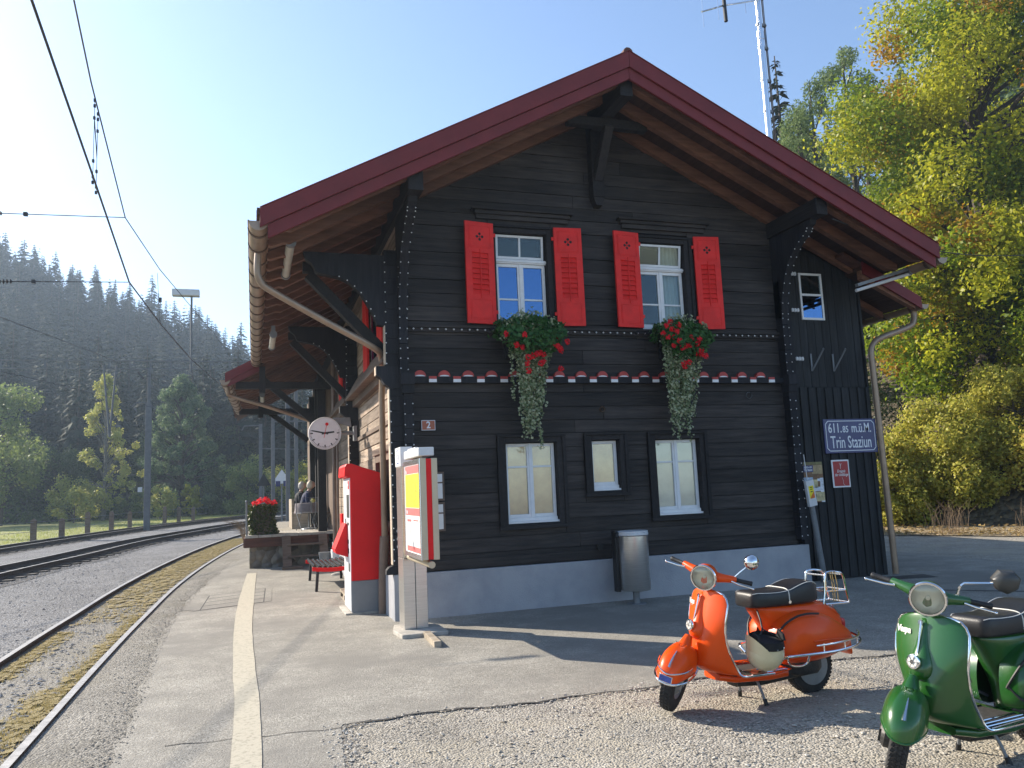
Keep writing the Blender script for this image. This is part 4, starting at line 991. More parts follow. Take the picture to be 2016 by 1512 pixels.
for k in range(34):
    for c0 in (.10, .40, .68):
        if rr.random() < .8: pos(4, c0, c0+rr.uniform(.05,.22), .525+k*.0103, .525+k*.0103+.0035, 2)
for k in range(14): pos(5, .55, .55+rr.uniform(.1,.3), .13+k*.015, .13+k*.015+.004, 3)
m.build('timetable_posters', [K['paper'], K['pink'], K['yellow'], K['lightgrey'], K['print'], K['grey']], IC)
m = MB(); text_mb(m, 'Trin', .06, plane_m((x-.0035, y1-.10, BZ0+.055+(BZ1-BZ0-.11)*.925), (0,-1,0), (0,0,1)), .0008, .9, .002); text_mb(m, 'RhB', .055, plane_m((x-.0035, y1-.12, BZ0+.055+(BZ1-BZ0-.11)*.455), (0,-1,0), (0,0,1)), .0008, .9, .002); m.build('lettering', K['white'], IC)
m = MB(); m.box(1.765, 1.945, 8.87, 9.80, 2.112, 2.212); m.box(1.79, 1.83, 9.2, 9.7, 2.212, 2.235); m.box(1.84, 1.90, 9.1, 9.2, 2.085, 2.112); m.box(1.84, 1.90, 9.5, 9.6, 2.085, 2.112); m.build('lamp_hood', K['lightgrey'], IC, bevel=.02)
m = MB(); m.tube([(1.83, 9.97, .925), (1.876, 8.82, .905)], .038, 14); m.build('roller', K['champagne'], IC, smooth=50)
m = MB(); m.M = Matrix.Translation((1.95, 9.62, 0)) @ Matrix.Rotation(R(-2), 4, 'Z'); m.box(-.035, .045, -.72, .0, 0, .07); thing1('timber_chock', m, [K['pallet']], 'pale squared timber lying in front of the information column', 'timber', bevel=.004)
# bench
BN = empty('platform_bench', (1.4, 16, 0), 'low slatted bench with black tubes and red end rails', 'bench')
m = MB()
for k in range(8):
    x = 1.05+k*.092; m.tube([(x, 15.08, .455-.03*math.sin(math.pi*k/7)), (x, 16.9, .455-.03*math.sin(math.pi*k/7))], .033, 10)
m.build('slats', K['benchblack'] if 'benchblack' in K else mat('gloss_black', (.02,.02,.022), .25, var=.1), BN, smooth=50)
for y in (15.04, 16.9):
    m = MB(); m.loft([[V(1.0+k*.74/8, y-.03, .385-.03*math.sin(math.pi*k/8)), V(1.0+k*.74/8, y+.03, .385-.03*math.sin(math.pi*k/8)), V(1.0+k*.74/8, y+.03, .455-.03*math.sin(math.pi*k/8)), V(1.0+k*.74/8, y-.03, .455-.03*math.sin(math.pi*k/8))] for k in range(9)]); m.build('end_rail', K['sbbred'], BN, bevel=.006)
for x, y in ((1.07, 15.06), (1.70, 15.06), (1.07, 16.9), (1.70, 16.9)):
    m = MB(); m.bar((x, y, 0), (x+(.03 if x < 1.3 else -.02), y, .42), .05, .06, (0,1,0)); m.build('leg', K['black'], BN, bevel=.006)
# pallet
PL = empty('wooden_pallet', (1.62, 13.65, 0), 'low wooden pallet leaning out from behind the ticket machine', 'pallet')
m = MB()
for k in range(7): m.box(1.40, 2.0, 13.02+k*.165, 13.02+k*.165+.105, .125, .147)
m.build('deck_boards', K['pallet'], PL, bevel=.003)
m = MB()
for x in (1.40, 1.66, 1.9):
    m.box(x, x+.09, 13.0, 14.2, .0, .02); m.box(x, x+.09, 13.0, 14.2, .10, .122)
    for y in (13.0, 13.55, 14.08): m.box(x, x+.09, y, y+.12, .021, .099)
m.build('bearers', K['pallet'], PL)
# litter bin
LB = empty('litter_bin', (5.18, 10.55, 0), 'stainless steel cylindrical litter bin against the grey plinth', 'litter bin')
m = MB(); m.lathe([(.205,.20),(.215,.215),(.215,.96),(.205,.965)], (5.19,10.55,0), (0,0,1), 32); m.build('drum', K['steel'], LB, smooth=35)
m = MB(); m.prism(arc((5.19,10.55),.222,0,360,32)[:-1], 2, .97, 1.005); m.prism(arc((5.19,10.55),.218,0,360,32)[:-1], 2, 1.005, 1.03); m.build('lid', K['lightgrey'], LB, bevel=.004)
m = MB(); m.box(4.93, 4.985, 10.60, 10.72, .18, 1.04); m.lathe([(.035,0),(.035,.05)], (4.955, 10.60, .98), (0,-1,0), 14); m.build('mount', K['black'], LB, bevel=.005)
m = MB(); m.tube([(5.19,10.55,.0),(5.19,10.55,.21)], .05, 12); m.lathe([(.14,0),(.14,.015)], (5.19,10.55,0), (0,0,1), 20); m.build('foot', K['galv'], LB)
m = MB(); m.lathe([(.03,0),(.05,.02),(.05,.05)], (4.85, 10.99, .80), (0,-1,0), 14); thing1('wall_tap', m, K['black'], 'black round fitting on the log wall left of the bin', 'fitting')
# flower boxes
def leaf_quads(P, N, size, asp=.6, seed=0, droop=0, jit=.7):
    """rhombic leaves at points P facing roughly along N"""
    rg = np.random.default_rng(seed); n = len(P)
    N = N+rg.normal(0, jit, (n, 3)); N /= np.linalg.norm(N, axis=1)[:, None]+1e-9
    t = rg.normal(0, 1, (n, 3)); t[:, 2] -= droop; t -= N*np.sum(t*N, 1)[:, None]; t /= np.linalg.norm(t, axis=1)[:, None]+1e-9
    b = np.cross(N, t); s = (size*rg.uniform(.6, 1.25, n))[:, None]
    q = np.stack([P-t*s*.5, P+b*s*asp*.5+t*s*.05+N*s*.06, P+t*s*.5, P-b*s*asp*.5+t*s*.05+N*s*.06], 1)
    return q.reshape(-1, 3)
def leaf_obj(name, P, N, size, m, parent=None, label=None, cat=None, group=None, origin=None, seed=0, asp=.6, droop=0, jit=.7, extra=None):
    q = leaf_quads(np.asarray(P, float), np.asarray(N, float), size, asp, seed, droop, jit)
    off = np.array(wpos(parent)) if parent is not None else np.array(origin if origin is not None else (0,0,0), float)
    n = len(q); me = bpy.data.meshes.new(name); me.vertices.add(n); me.vertices.foreach_set('co', (q-off).ravel())
    me.loops.add(n); me.loops.foreach_set('vertex_index', np.arange(n, dtype=np.int32)); me.polygons.add(n//4)
    me.polygons.foreach_set('loop_start', np.arange(0, n, 4, dtype=np.int32)); me.update(calc_edges=True); me.validate()
    me.materials.append(m); o = bpy.data.objects.new(name, me); COL.objects.link(o)
    if parent is not None: o.parent = parent
    else: o.location = off
    return tag(o, label, cat, group)
def flower_box(x0, x1, seed, flowers, trail_c, lab, tall):
    rg = np.random.default_rng(seed); B = empty('flower_box', ((x0+x1)/2, 10.85, 3.86), lab, 'flower box', 'flower boxes under the upper windows')
    m = MB(); m.box(x0+.14, x1-.14, 10.74, 10.92, 3.80, 3.93); m.build('planter', K['darkbeam'], B, bevel=.01)
    m = MB()
    for x in (x0+.2, x1-.2): m.box(x-.012, x+.012, 10.92, 10.99, 3.6, 3.8); m.bar((x, 10.96, 3.6), (x, 10.78, 3.77), .02, .012, (1,0,0))
    m.build('support_iron', K['black'], B)
    # green mound
    n = 1500; u = rg.uniform(0, 1, n); a = rg.uniform(-.35, np.pi*1.15, n); r = np.sqrt(rg.uniform(.5, 1, n))
    x = x0+(x1-x0)*u; w = .6+.4*np.sin(np.pi*np.clip(u, .05, .95)); hz = r*np.sin(a)*.26*w; hy = -r*np.cos(a)*.26*w
    P = np.stack([x+rg.normal(0,.03,n), 10.76+hy-.05, 3.93+hz], 1); N = np.stack([rg.normal(0,.3,n), hy-.15, hz+.05], 1)
    q = 1100; uu = rg.uniform(.06, .94, q); hh = rg.uniform(0, 1, q)**1.3; P3 = np.stack([x0+(x1-x0)*uu+rg.normal(0,.03,q), 10.62-.16*np.sin(np.pi*hh)+rg.normal(0,.04,q)-.02, 3.98-.46*hh*np.sin(np.pi*uu)**.6], 1)
    P = np.vstack([P, P3]); N = np.vstack([N, np.tile([0,-1,.35],(q,1))])
    leaf_obj('geranium_foliage', P, N, .065, K['geranium'], B, seed=seed, asp=.95)
    # trailing variegated ivy
    Pi, Ni, St = [], [], MB()
    for k in range(52):
        c = trail_c+rg.normal(0, .19); L = abs(rg.normal(.95, .33)) if abs(c-trail_c) < .22 else abs(rg.normal(.55, .3)); L = min(L, tall)
        sx = np.clip(trail_c+(c-trail_c)*1.3, x0+.05, x1-.05); px, py, pz = sx, 10.62+rg.uniform(-.08,.06), 4.0+rg.uniform(-.05,.12); s_ = 0; pts = [(px, py, pz)]
        drift = (trail_c-.05-sx)*.5+rg.normal(0, .06)
        while s_ < L+.25:
            s_ += .028; f = min(1, s_/(L+.25)); px2 = px+drift*f+.012*math.sin(s_*19+k); pz2 = pz-s_+.06*math.exp(-((s_-.1)/.1)**2); py2 = py-.05*math.sin(min(1, s_/.3)*1.57)+.10*f
            for q in range(2):
                Pi.append((px2+rg.normal(0,.018), py2+rg.normal(0,.018), pz2+rg.normal(0,.012))); Ni.append((rg.normal(0,.4), -1, .4))
            pts.append((px2, py2, pz2))
        St.tube(pts[::4], .0022, 4, False)
    n = 800; u = np.clip(rg.normal(.5, .21, n), .06, .94); hh = rg.uniform(0, 1, n); P2 = np.stack([x0+(x1-x0)*u+rg.normal(0,.03,n), 10.55+.16*hh+rg.normal(0,.05,n), 3.80+(.30+.16*np.sin(np.pi*u))*hh+rg.normal(0,.025,n)], 1)
    leaf_obj('trailing_ivy', np.vstack([np.array(Pi), P2]), np.vstack([np.array(Ni), np.tile([0,-1,.5], (n, 1))]), .044, K['ivy'], B, seed=seed+1, asp=.9, jit=.7)
    St.build('ivy_stems', K['geranium'], B)
    # flower heads
    for fx, fz in flowers:
        Pf, Nf = [], []; c = np.array([fx, 10.43+rg.uniform(-.05,.05), fz])
        for _ in range(34):
            d = rg.normal(0, 1, 3); d /= np.linalg.norm(d); d[1] = -abs(d[1])*.8; Pf.append(c+d*.045*rg.uniform(.7,1)); Nf.append(d)
        leaf_obj('geranium_flower', Pf, Nf, .036, K['flower'], B, seed=seed+2, asp=1.0, jit=.4)
    return B
fx1 = [(3.38,3.86),(3.50,3.70),(3.60,3.68),(3.62,3.84),(3.66,3.52),(3.75,3.55),(3.82,3.58),(3.86,3.60),(3.92,3.58),(3.86,3.44),(3.90,3.47),(3.66,3.44),(4.06,3.75),(4.13,3.70),(4.17,3.66),(4.20,3.64),(4.12,3.82),(4.28,3.76),(3.68,3.34),(4.18,3.38)]
fx2 = [(5.98,4.10),(5.90,4.03),(5.98,3.98),(6.05,3.94),(6.02,3.86),(5.92,3.86),(6.08,3.80),(6.02,3.74),(5.85,3.92),(6.13,4.06),(6.14,3.70),(6.20,3.72),(6.34,3.86),(6.42,3.82),(6.40,3.76),(6.27,3.74),(6.43,3.62),(6.50,3.60),(6.56,3.58),(6.47,3.66),(6.15,3.46),(6.19,3.42),(6.25,3.48)]
flower_box(3.32, 4.30, 31, fx1, 3.82, 'window box with scattered red geraniums and ivy below the left upper window', 1.45)
flower_box(5.86, 6.72, 41, fx2, 6.27, 'window box thick with red geraniums at its left, below the right upper window', 1.45)
# aerial mast behind the roof
MA = empty('aerial_mast', (9.35, 12.4, 5.4), 'tall shiny aerial mast rising behind the roof with cables up its side', 'mast')
A0 = V(9.72, 12.6, 5.9); A1 = V(9.72, 12.6, 14.2)
m = MB(); m.tube([A0, V(9.72,12.6,9.6), V(9.72,12.6,10.6)], .062, 14); m.tube([V(9.72,12.6,10.5), A1], .050, 14); m.tube([V(9.72,12.6,10.45),V(9.72,12.6,10.62)], .07, 14); m.build('pole', K['alu'], MA, smooth=60)
m = MB()
for k, (dx, dy) in enumerate(((.11,0),(.135,.02),(.12,-.03))): m.tube([V(9.72+dx,12.6+dy,5.9), V(9.72+dx*1.05,12.6+dy,9.2), V(9.72+dx*.9,12.6+dy,11), V(9.72+dx*.9,12.6+dy,14)], .009, 6)
m.build('cables', K['wire'], MA)
m = MB()
for z_ in (8.9, 9.55, 10.25, 10.75, 11.35, 11.9): m.box(9.65, 9.86, 12.57, 12.63, z_, z_+.05); m.lathe([(.022,0),(.035,.03),(.022,.06)], (9.85, 12.6, z_-.01), (0,0,1), 8)
m.build('cable_clamps', K['galv'], MA)
m = MB(); m.tube([(8.0,12,10.42),(8.56,12.1,10.70),(9.70,12.55,11.28)], .016, 8)
for x, z_, a, b in ((8.02,10.43,.30,.30),(8.36,10.60,.28,.30)): m.tube([(x,12,z_-a),(x,12,z_+b)], .009, 6)
m.build('aerial_rods', K['alu'], MA)
m = MB(); m.tube([(8.57,12.08,10.36),(8.55,12.08,11.2)], .036, 10); m.build('dipole', K['black'], MA)
m = MB()
for x in (9.05, 9.32): m.tube([(x,12.1,10.62 if x < 9.2 else 10.66),(x,12.1,11.8)], .008, 6)
m.tube([(9.05,12.1,11.4),(9.32,12.1,11.4),(9.7,12.55,11.45)], .01, 6); m.build('aerial_rods', K['alu'], MA)
# overhead line from the right-hand gable corner
m = MB(); m.tube(catmull([(8.5,9.7,5.62),(11.5,11.0,5.72),(16,13,6.4),(24,17,8.2)], 6), .010, 6); thing1('overhead_cable', m, K['wire'], 'thin black cable running from the right gable corner towards the trees', 'cable')
# steel drain cover and manhole by the annex
m = MB(); m.prism(arc((10.75,10.9),.22,0,360,24)[:-1], 2, .004, .012); thing1('manhole_cover', m, K['grey'], 'round manhole cover in the yard by the annex corner', 'manhole cover')
m = MB(); m.prism([(9.5,10.55),(10.45,10.35),(10.55,10.75),(9.9,10.85)], 2, .004, .011); thing1('door_mat', m, K['tar'], 'dark rectangular cover plate lying at the annex foot', 'cover plate')
# ---------------------------------------------------------------- the two scooters
K['orange'] = mat('orange_paint', (.80,.078,.0), .36, var=.05, scale=3, coat=.15, spec=.3, bump=.02, bscale=14, rvar=.06)
K['green'] = mat('green_paint', (.014,.088,.012), .30, var=.08, scale=3, coat=.5, bump=.02, bscale=14, rvar=.06)
K['seat'] = mat('black_vinyl', (.014,.014,.016), .42, var=.2, scale=12, bump=.12, bscale=220)
K['seat_top'] = mat('grey_black_vinyl', (.035,.035,.038), .5, var=.2, scale=12, bump=.15, bscale=220)
K['tyre'] = mat('tyre_rubber', (.022,.021,.020), .85, var=.35, scale=18, bump=.2)
K['rim'] = mat('grey_rim', (.26,.265,.26), .5, metal=.2, var=.12, scale=10)
K['piping'] = mat('cream_piping', (.62,.60,.54), .5, var=.06)
K['lens'] = glassmat('headlight_glass', (.95,.95,.9), .05)
K['reflector'] = mat('reflector', (.80,.78,.72), .35, metal=.25, var=.05)
K['mat_rubber'] = mat('floor_rubber', (.035,.033,.030), .8, var=.3, scale=20, bump=.2)
K['tail_red'] = mat('tail_lamp_red', (.45,.01,.01), .2, var=.05)
K['engine'] = mat('oily_metal', (.05,.048,.045), .5, metal=.5, var=.3, scale=12, bump=.2)
K['badge_blue'] = mat('enamel_badge', (.05,.09,.34), .3, var=.3, scale=60)
K['dullmirror'] = mat('dark_plastic', (.045,.045,.042), .4, var=.1)
def sgn(v): return 1 if v >= 0 else -1
def superring(xf, xb, hw, z, n=28, p=2.6, hwb=None):
    cx = (xf+xb)/2; a = (xf-xb)/2; r = []
    for k in range(n):
        t = 2*math.pi*k/n; c, s_ = math.cos(t), math.sin(t)
        r.append(V(cx+a*sgn(c)*abs(c)**(2/p), hw*sgn(s_)*abs(s_)**(2/p), z))
    return r
def rrect(x, hw, zb, z1, n=24, p=4.5):
    cz = (zb+z1)/2; h = (z1-zb)/2
    return [V(x, hw*sgn(math.cos(t))*abs(math.cos(t))**(2/p), cz+h*sgn(math.sin(t))*abs(math.sin(t))**(2/p)) for t in (2*math.pi*k/n for k in range(n))]
SHIELD = [(.868,.335,.10,.02),(.862,.337,.15,.03),(.848,.341,.190,.042),(.82,.348,.215,.052),(.78,.358,.230,.060),(.72,.374,.238,.062),(.65,.393,.234,.066),(.57,.413,.225,.080),(.50,.430,.215,.112),(.43,.442,.207,.148),(.37,.443,.205,.176),(.32,.428,.207,.188),(.285,.395,.212,.170),(.262,.345,.222,.128),(.25,.28,.232,.078),(.246,.20,.240,.03),(.245,.08,.242,0),(.245,-.08,.240,0),(.247,-.20,.232,0),(.25,-.30,.19,0)]
def shield_pt(i, u):
    z, xc, w, s_ = SHIELD[i]
    return V(xc-s_*u*u-(.012*abs(u)**6), u*w, z-(.0 if i > 4 else .012*u**4))
def scooter(paint, label, loc, rz, steer, lean, mirror, rack, bars, group='parked scooters'):
    root = empty('motor_scooter', loc, label, 'scooter', group, rz); pt = K[paint]
    root.rotation_euler = (0, R(-1.0), rz); root.location.z = lean
    P0 = V(.335, 0, .86); ax = V(-.42, 0, .907).normalized()
    ST = Matrix.Translation(P0) @ Matrix.Rotation(R(steer), 4, ax) @ Matrix.Translation(-P0)
    B = lambda mb, name, m, par=root, sm=45, **k: mb.build(name, m, par, local=True, smooth=sm, **k)
    # leg shield and floor
    m = MB(); nu = 20; ids = [m.vs([shield_pt(i, -1+2*k/nu) for k in range(nu+1)]) for i in range(len(SHIELD))]
    for a, b in zip(ids, ids[1:]):
        for k in range(nu): m.face((a+k, b+k, b+k+1, a+k+1))
    sh = B(m, 'leg_shield', pt, sm=180); md = sh.modifiers.new('thickness', 'SOLIDIFY'); md.thickness = .006; md.offset = 0
    ss = sh.modifiers.new('smooth', 'SUBSURF'); ss.levels = 1; ss.render_levels = 1
    edge = [shield_pt(i, -1) for i in range(17, -1, -1)]+[shield_pt(0, -1+2*k/8) for k in range(1, 8)]+[shield_pt(i, 1) for i in range(18)]
    m = MB(); m.tube(edge, .0085, 8); B(m, 'edge_trim', K['chrome'], sh)
    m = MB()
    for sy in (-1, 1):
        for yy in (.105, .15, .19, .225): m.tube([(.22-.05*(yy > .2), sy*yy, .2535), (-.24, sy*min(yy,.205), .2545)], .0055, 6)
    B(m, 'floor_rails', K['chrome'], sh)
    m = MB(); m.box(-.24, .24, -.20, .20, .247, .2515); B(m, 'floor_mat', K['mat_rubber'], sh)
    m = MB(); m.loft([rrect(.30, .10, .20, .25), rrect(.2, .17, .185, .245), rrect(-.1, .19, .175, .245), rrect(-.28, .17, .18, .25)], True); B(m, 'under_tray', pt, sh)
    m = MB(); m.loft([rrect(.12,.07,.13,.19), rrect(-.1,.09,.12,.19), rrect(-.45,.08,.14,.24)], True); B(m, 'exhaust', K['engine'])
    # horn cover, neck
    m = MB(); rings = []
    for z, hw, pr, in ((.845,.016,.012),(.81,.020,.020),(.75,.025,.028),(.69,.032,.036),(.64,.045,.048),(.605,.054,.058),(.57,.056,.060),(.54,.05,.05),(.51,.03,.02)):
        xc = interp([(SHIELD[i][0], SHIELD[i][1]) for i in range(10, -1, -1)], z)
        rings.append([V(xc-.01+pr*math.sin(math.pi*k/10)**.8+.004, -hw*1.25*math.cos(math.pi*k/10), z) for k in range(11)])
    m.loft(rings, True, False); hc = B(m, 'horn_cover', pt, sm=70)
    m = MB(); m.tube([(.372,0,.83),(.402,0,.74),(.432,0,.655)], [.008,.0065,.004], 8); m.lathe([(.016,0),(.016,.006)], (.375,0,.822), (1,0,.15), 16); B(m, 'ridge_strip', K['chrome'], hc)
    m = MB(); c = V(.470,0,.612); d = V(1,0,.08); m.lathe([(.040,-.012),(.044,0),(.041,.008),(.034,.010)], c, d, 24); m.cur = 1; m.lathe([(.030,.011),(.030,.013)], c, d, 24); m.cur = 0
    for k in range(6):
        a = k*math.pi/3; m.bar(c+d*.0135+V(0,.012*math.cos(a),.012*math.sin(a)), c+d*.0135+V(0,.036*math.cos(a),.036*math.sin(a)), .004, .003)
    m.lathe([(.013,.011),(.012,.017)], c, d, 12); B(m, 'round_badge', [K['chrome'], K['piping']], hc)
    m = MB(); i_ = 5; w = SHIELD[i_][2]; s_ = SHIELD[i_][3]; u = -.60
    t = (V(-2*s_*u/w, 1, 0)).normalized(); zz = .765; xc = interp([(q[0], q[1]) for q in SHIELD[10::-1]], zz)
    text_mb(m, 'Vespa', .052, plane_m((xc-.062*u*u+.004, u*w, zz), t, (-.22,0,1)), .0022, 1.0, .0025, 'CENTER', .2); B(m, 'name_script', K['piping'], sh, 30)
    # main body, cowls
    m = MB(); m.loft([superring(f, b, h, z) for z, f, b, h in ((.20,-.30,-.55,.07),(.25,-.285,-.65,.10),(.35,-.265,-.86,.112),(.43,-.235,-.96,.118),(.50,-.195,-.975,.122),(.57,-.15,-.96,.126),(.62,-.115,-.92,.128),(.66,-.085,-.85,.128),(.69,-.062,-.79,.120),(.712,-.055,-.75,.10))]); bd = B(m, 'body_shell', pt, sm=60)
    ss = bd.modifiers.new('smooth', 'SUBSURF'); ss.levels = 1; ss.render_levels = 1
    m = MB(); m.loft([rrect(-.88,.105,.33,.50), rrect(-.95,.10,.30,.50), rrect(-.995,.085,.275,.42), rrect(-1.01,.08,.265,.32)], True); B(m, 'rear_flap', pt, bd)
    m = MB(); m.loft([rrect(-.955,.045,.46,.56), rrect(-.99,.045,.465,.55)], True); B(m, 'tail_lamp', K['tail_red'], bd)
    for sy in (-1, 1):
        SEC = [(-.175,.36,.43,.135),(-.185,.31,.50,.19),(-.215,.285,.565,.235),(-.27,.27,.62,.265),(-.36,.266,.66,.284),(-.46,.266,.672,.29),(-.56,.27,.664,.287),(-.65,.28,.64,.276),(-.74,.297,.60,.256),(-.82,.32,.556,.23),(-.89,.345,.515,.198),(-.94,.375,.483,.162),(-.96,.40,.457,.13)]
        m = MB(); rings = []
        for x, zb, z1, b in SEC:
            cz = (zb+z1)/2; h = (z1-zb)/2
            rings.append([V(x, sy*(.07+(b-.07)*max(0, math.cos(a))**.62), cz+h*math.sin(a)*(1 if a > 0 else 1)) for a in (R(-90+180*k/14) for k in range(15))])
        m.loft(rings, True, False); cw = B(m, 'cowl', pt, sm=70); ss = cw.modifiers.new('smooth', 'SUBSURF'); ss.levels = 1; ss.render_levels = 1
        m = MB(); rim = []
        for x, zb, z1, b in SEC[:7][::-1]: rim.append(V(x+.004, sy*(.07+(b-.07)*.74), z1-.022))
        for x, zb, z1, b in SEC[:3]: rim.append(V(x-.0, sy*(.07+(b-.07)*.92), zb+.05))
        m.tube(catmull(rim, 3), .008, 6); B(m, 'rubber_seam', K['black'], cw)
        m = MB(); m.tube([(-.44, sy*.2905, .45), (-.62, sy*.285, .455), (-.80, sy*.243, .44), (-.90, sy*.198, .43)], .006, 6); B(m, 'pressed_rib', pt, cw)
        if bars:
            m = MB(); low = catmull([(-.175,sy*.20,.315),(-.18,sy*.275,.355),(-.22,sy*.305,.365),(-.40,sy*.33,.37),(-.64,sy*.33,.375),(-.83,sy*.29,.385),(-.97,sy*.215,.40),(-1.03,sy*.13,.415),(-1.04,sy*.05,.43)], 5)
            m.tube(low, .0105, 8); m.tube(catmull([(-.43,sy*.323,.425),(-.62,sy*.325,.43),(-.83,sy*.285,.44),(-.96,sy*.215,.45),(-1.03,sy*.12,.46)], 5), .0075, 8)
            for x, y in ((-.50,.327),(-.72,.312),(-.92,.235)): m.tube([(x,sy*y,.375),(x,sy*y,.44)], .005, 6)
            m.tube(catmull([(-.19,sy*.28,.355),(-.21,sy*.285,.30),(-.31,sy*.285,.285),(-.36,sy*.29,.305),(-.36,sy*.32,.36)], 4), .0085, 8)
            B(m, 'crash_bar', K['chrome'], cw)
    # seat
    m = MB(); SEAT = [(-.03,.085,.715,.795),(-.04,.112,.704,.818),(-.08,.130,.70,.826),(-.16,.138,.70,.822),(-.28,.142,.70,.822),(-.38,.143,.70,.835),(-.46,.143,.702,.862),(-.54,.141,.705,.882),(-.61,.134,.71,.882),(-.66,.115,.715,.86),(-.685,.09,.725,.81)]
    m.loft([rrect(*q, p=6) for q in SEAT]); se = B(m, 'seat', K['seat'], sm=60)
    m = MB()
    for sy in (-1, 1): m.tube(catmull([(x-.002, sy*(hw*.93), z1-.010) for x, hw, zb, z1 in SEAT[1:-1]], 3), .0032, 6)
    m.tube([(-.36, .1445*sgn(math.cos(R(a)))*abs(math.cos(R(a)))**.4, .745+.092*max(0,math.sin(R(a)))**.4) for a in range(0, 181, 12)], .0045, 6); B(m, 'seat_piping', K['piping'], se)
    m = MB(); m.lathe([(.014,0),(.013,.006)], (-.36,.144,.735), (0,1,0), 14); B(m, 'strap_button', K['chrome'], se)
    if rack:
        m = MB()
        m.M = Matrix.Translation((-.105, 0, -.015))
        for sy in (-.11, .11): m.tube(catmull([(-.62,sy,.70),(-.64,sy,.80),(-.655,sy,.925),(-.69,sy*.95,.95),(-.78,sy*.95,.945),(-.835,sy,.92),(-.86,sy,.80),(-.885,sy,.70)], 5), .0095, 8)
        for x, z in ((-.655,.925),(-.83,.925),(-.885,.70),(-.865,.80),(-.66,.80)): m.tube([(x,-.11,z),(x,.11,z)], .0075, 8)
        for sy in (-.11, .11): m.tube([(-.66,sy,.80),(-.865,sy,.80)], .006, 6); m.tube([(-.64,sy,.70),(-.885,sy,.70)], .007, 6); m.tube([(-.70,sy,.69),(-.80,sy*.8,.60)], .007, 6)
        rk = B(m, 'luggage_rack', K['chrome'])
        m = MB()
        m.M = Matrix.Translation((-.105, 0, -.015))
        for dx in (0, .02, .05): m.tube([(-.70-dx,.115,.955),(-.71-dx,.125,.85),(-.715-dx,.118,.72)], .004, 6)
        B(m, 'luggage_strap', mat('tan_strap', (.32,.22,.08), .7), rk)
    # wheels
    def wheel(c, M4, name, par):
        m = MB(); m.M = M4; c = V(*c)
        m.lathe([(.118,-.040),(.14,-.049),(.172,-.050),(.195,-.043),(.207,-.030),(.212,-.012),(.212,.012),(.207,.030),(.195,.043),(.172,.050),(.14,.049),(.118,.040)], c, (0,1,0), 40, False)
        for k in range(44):
            a = 2*math.pi*k/44
            for j, yy in enumerate((-.031, -.011, .011, .031)):
                aa = a+(.07 if j % 2 else 0); rr_ = .2105 if j in (1, 2) else .206
                rd = V(math.cos(aa),0,math.sin(aa)); tg = V(-math.sin(aa),0,math.cos(aa)); p = c+rd*rr_+V(0,yy,0)
                m.bar(p-tg*.0105+V(0,.004 if j % 2 else -.004,0), p+tg*.0105+V(0,-.004 if j % 2 else .004,0), .0145, .009, rd)
        w = B(m, name, K['tyre'], par, 30)
        m = MB(); m.M = M4; m.lathe([(.02,-.045),(.07,-.045),(.10,-.02),(.122,-.038),(.124,-.03),(.105,-.01),(.105,.01),(.124,.03),(.122,.038),(.10,.02),(.07,.045),(.02,.052),(.0,.055)], c, (0,1,0), 32)
        for k in range(5):
            a = 2*math.pi*k/5; m.lathe([(.008,0),(.007,.012)], c+V(.052*math.cos(a),.048,.052*math.sin(a)), (0,1,0), 6)
        B(m, 'rim', K['rim'], w)
        return w
    wheel((.6175,0,.2125), ST, 'front_wheel', root); rw = wheel((-.6175,0,.2125), None, 'rear_wheel', root)
    m = MB(); m.lathe([(.13,.04),(.145,.058),(.10,.066),(.0,.07)], (-.6175,0,.2125), (0,1,0), 28); B(m, 'hub_cover', K['rim'], rw)
    m = MB(); m.loft([rrect(-.30,.06,.17,.30), rrect(-.45,.12,.15,.33), rrect(-.62,.12,.16,.30), rrect(-.72,.05,.19,.26)], True); m.M = Matrix.Translation((0,-.06,0)); B(m, 'engine', K['engine'])
    # mudguard and fork (turn with the bars)
    m = MB(); m.M = ST; rings = []; c = V(.6175, 0, .2125); H_ = .186
    def mgs(f): return max(0, 1-f**3.0)**.5
    for f in (0,.12,.28,.45,.6,.73,.84,.92,.97,.995):
        r_ = []; sc_ = mgs(f)
        for k in range(32):
            t = 2*math.pi*k/32; cx_, sy_ = math.cos(t), math.sin(t)
            xx = (.258 if cx_ > 0 else .225)*sgn(cx_)*abs(cx_)**.84*sc_; yy = .116*sgn(sy_)*abs(sy_)**.74*(sc_**.85)
            zz = .308+H_*f + (1-f)*(-.030*max(0,cx_)**6 - .05*max(0,-cx_)**2 + .012*max(0,cx_)*(1-max(0,cx_))*4)
            r_.append(V(.6175+xx-.012*f, yy, zz))
        rings.append(r_)
    m.loft(rings[::-1], False); m.poly(rings[-1]); mg = B(m, 'mudguard', pt, sm=75); md = mg.modifiers.new('thickness', 'SOLIDIFY'); md.thickness = .005; md.offset = 0
    ss = mg.modifiers.new('smooth', 'SUBSURF'); ss.levels = 1; ss.render_levels = 1
    m = MB(); m.M = ST; m.tube(rings[0]+[rings[0][0]], .006, 6); B(m, 'rolled_edge', pt, mg)
    m = MB(); m.M = ST; m.loft([[V(.6175+.258*mgs(f)-.012*f+h*.9, y, .308+H_*f+h*.5) for y, h in ((-w_,-.004),(w_,-.004),(w_*.5,.009),(-w_*.5,.009))] for f, w_ in ((.48,.013),(.6,.012),(.72,.010),(.84,.008),(.93,.004))]); B(m, 'crest', K['chrome'], mg)
    m = MB(); m.M = ST; m.tube([(.545,0,.46),(.485,0,.53)], [.055,.030], 14); B(m, 'steering_neck', pt)
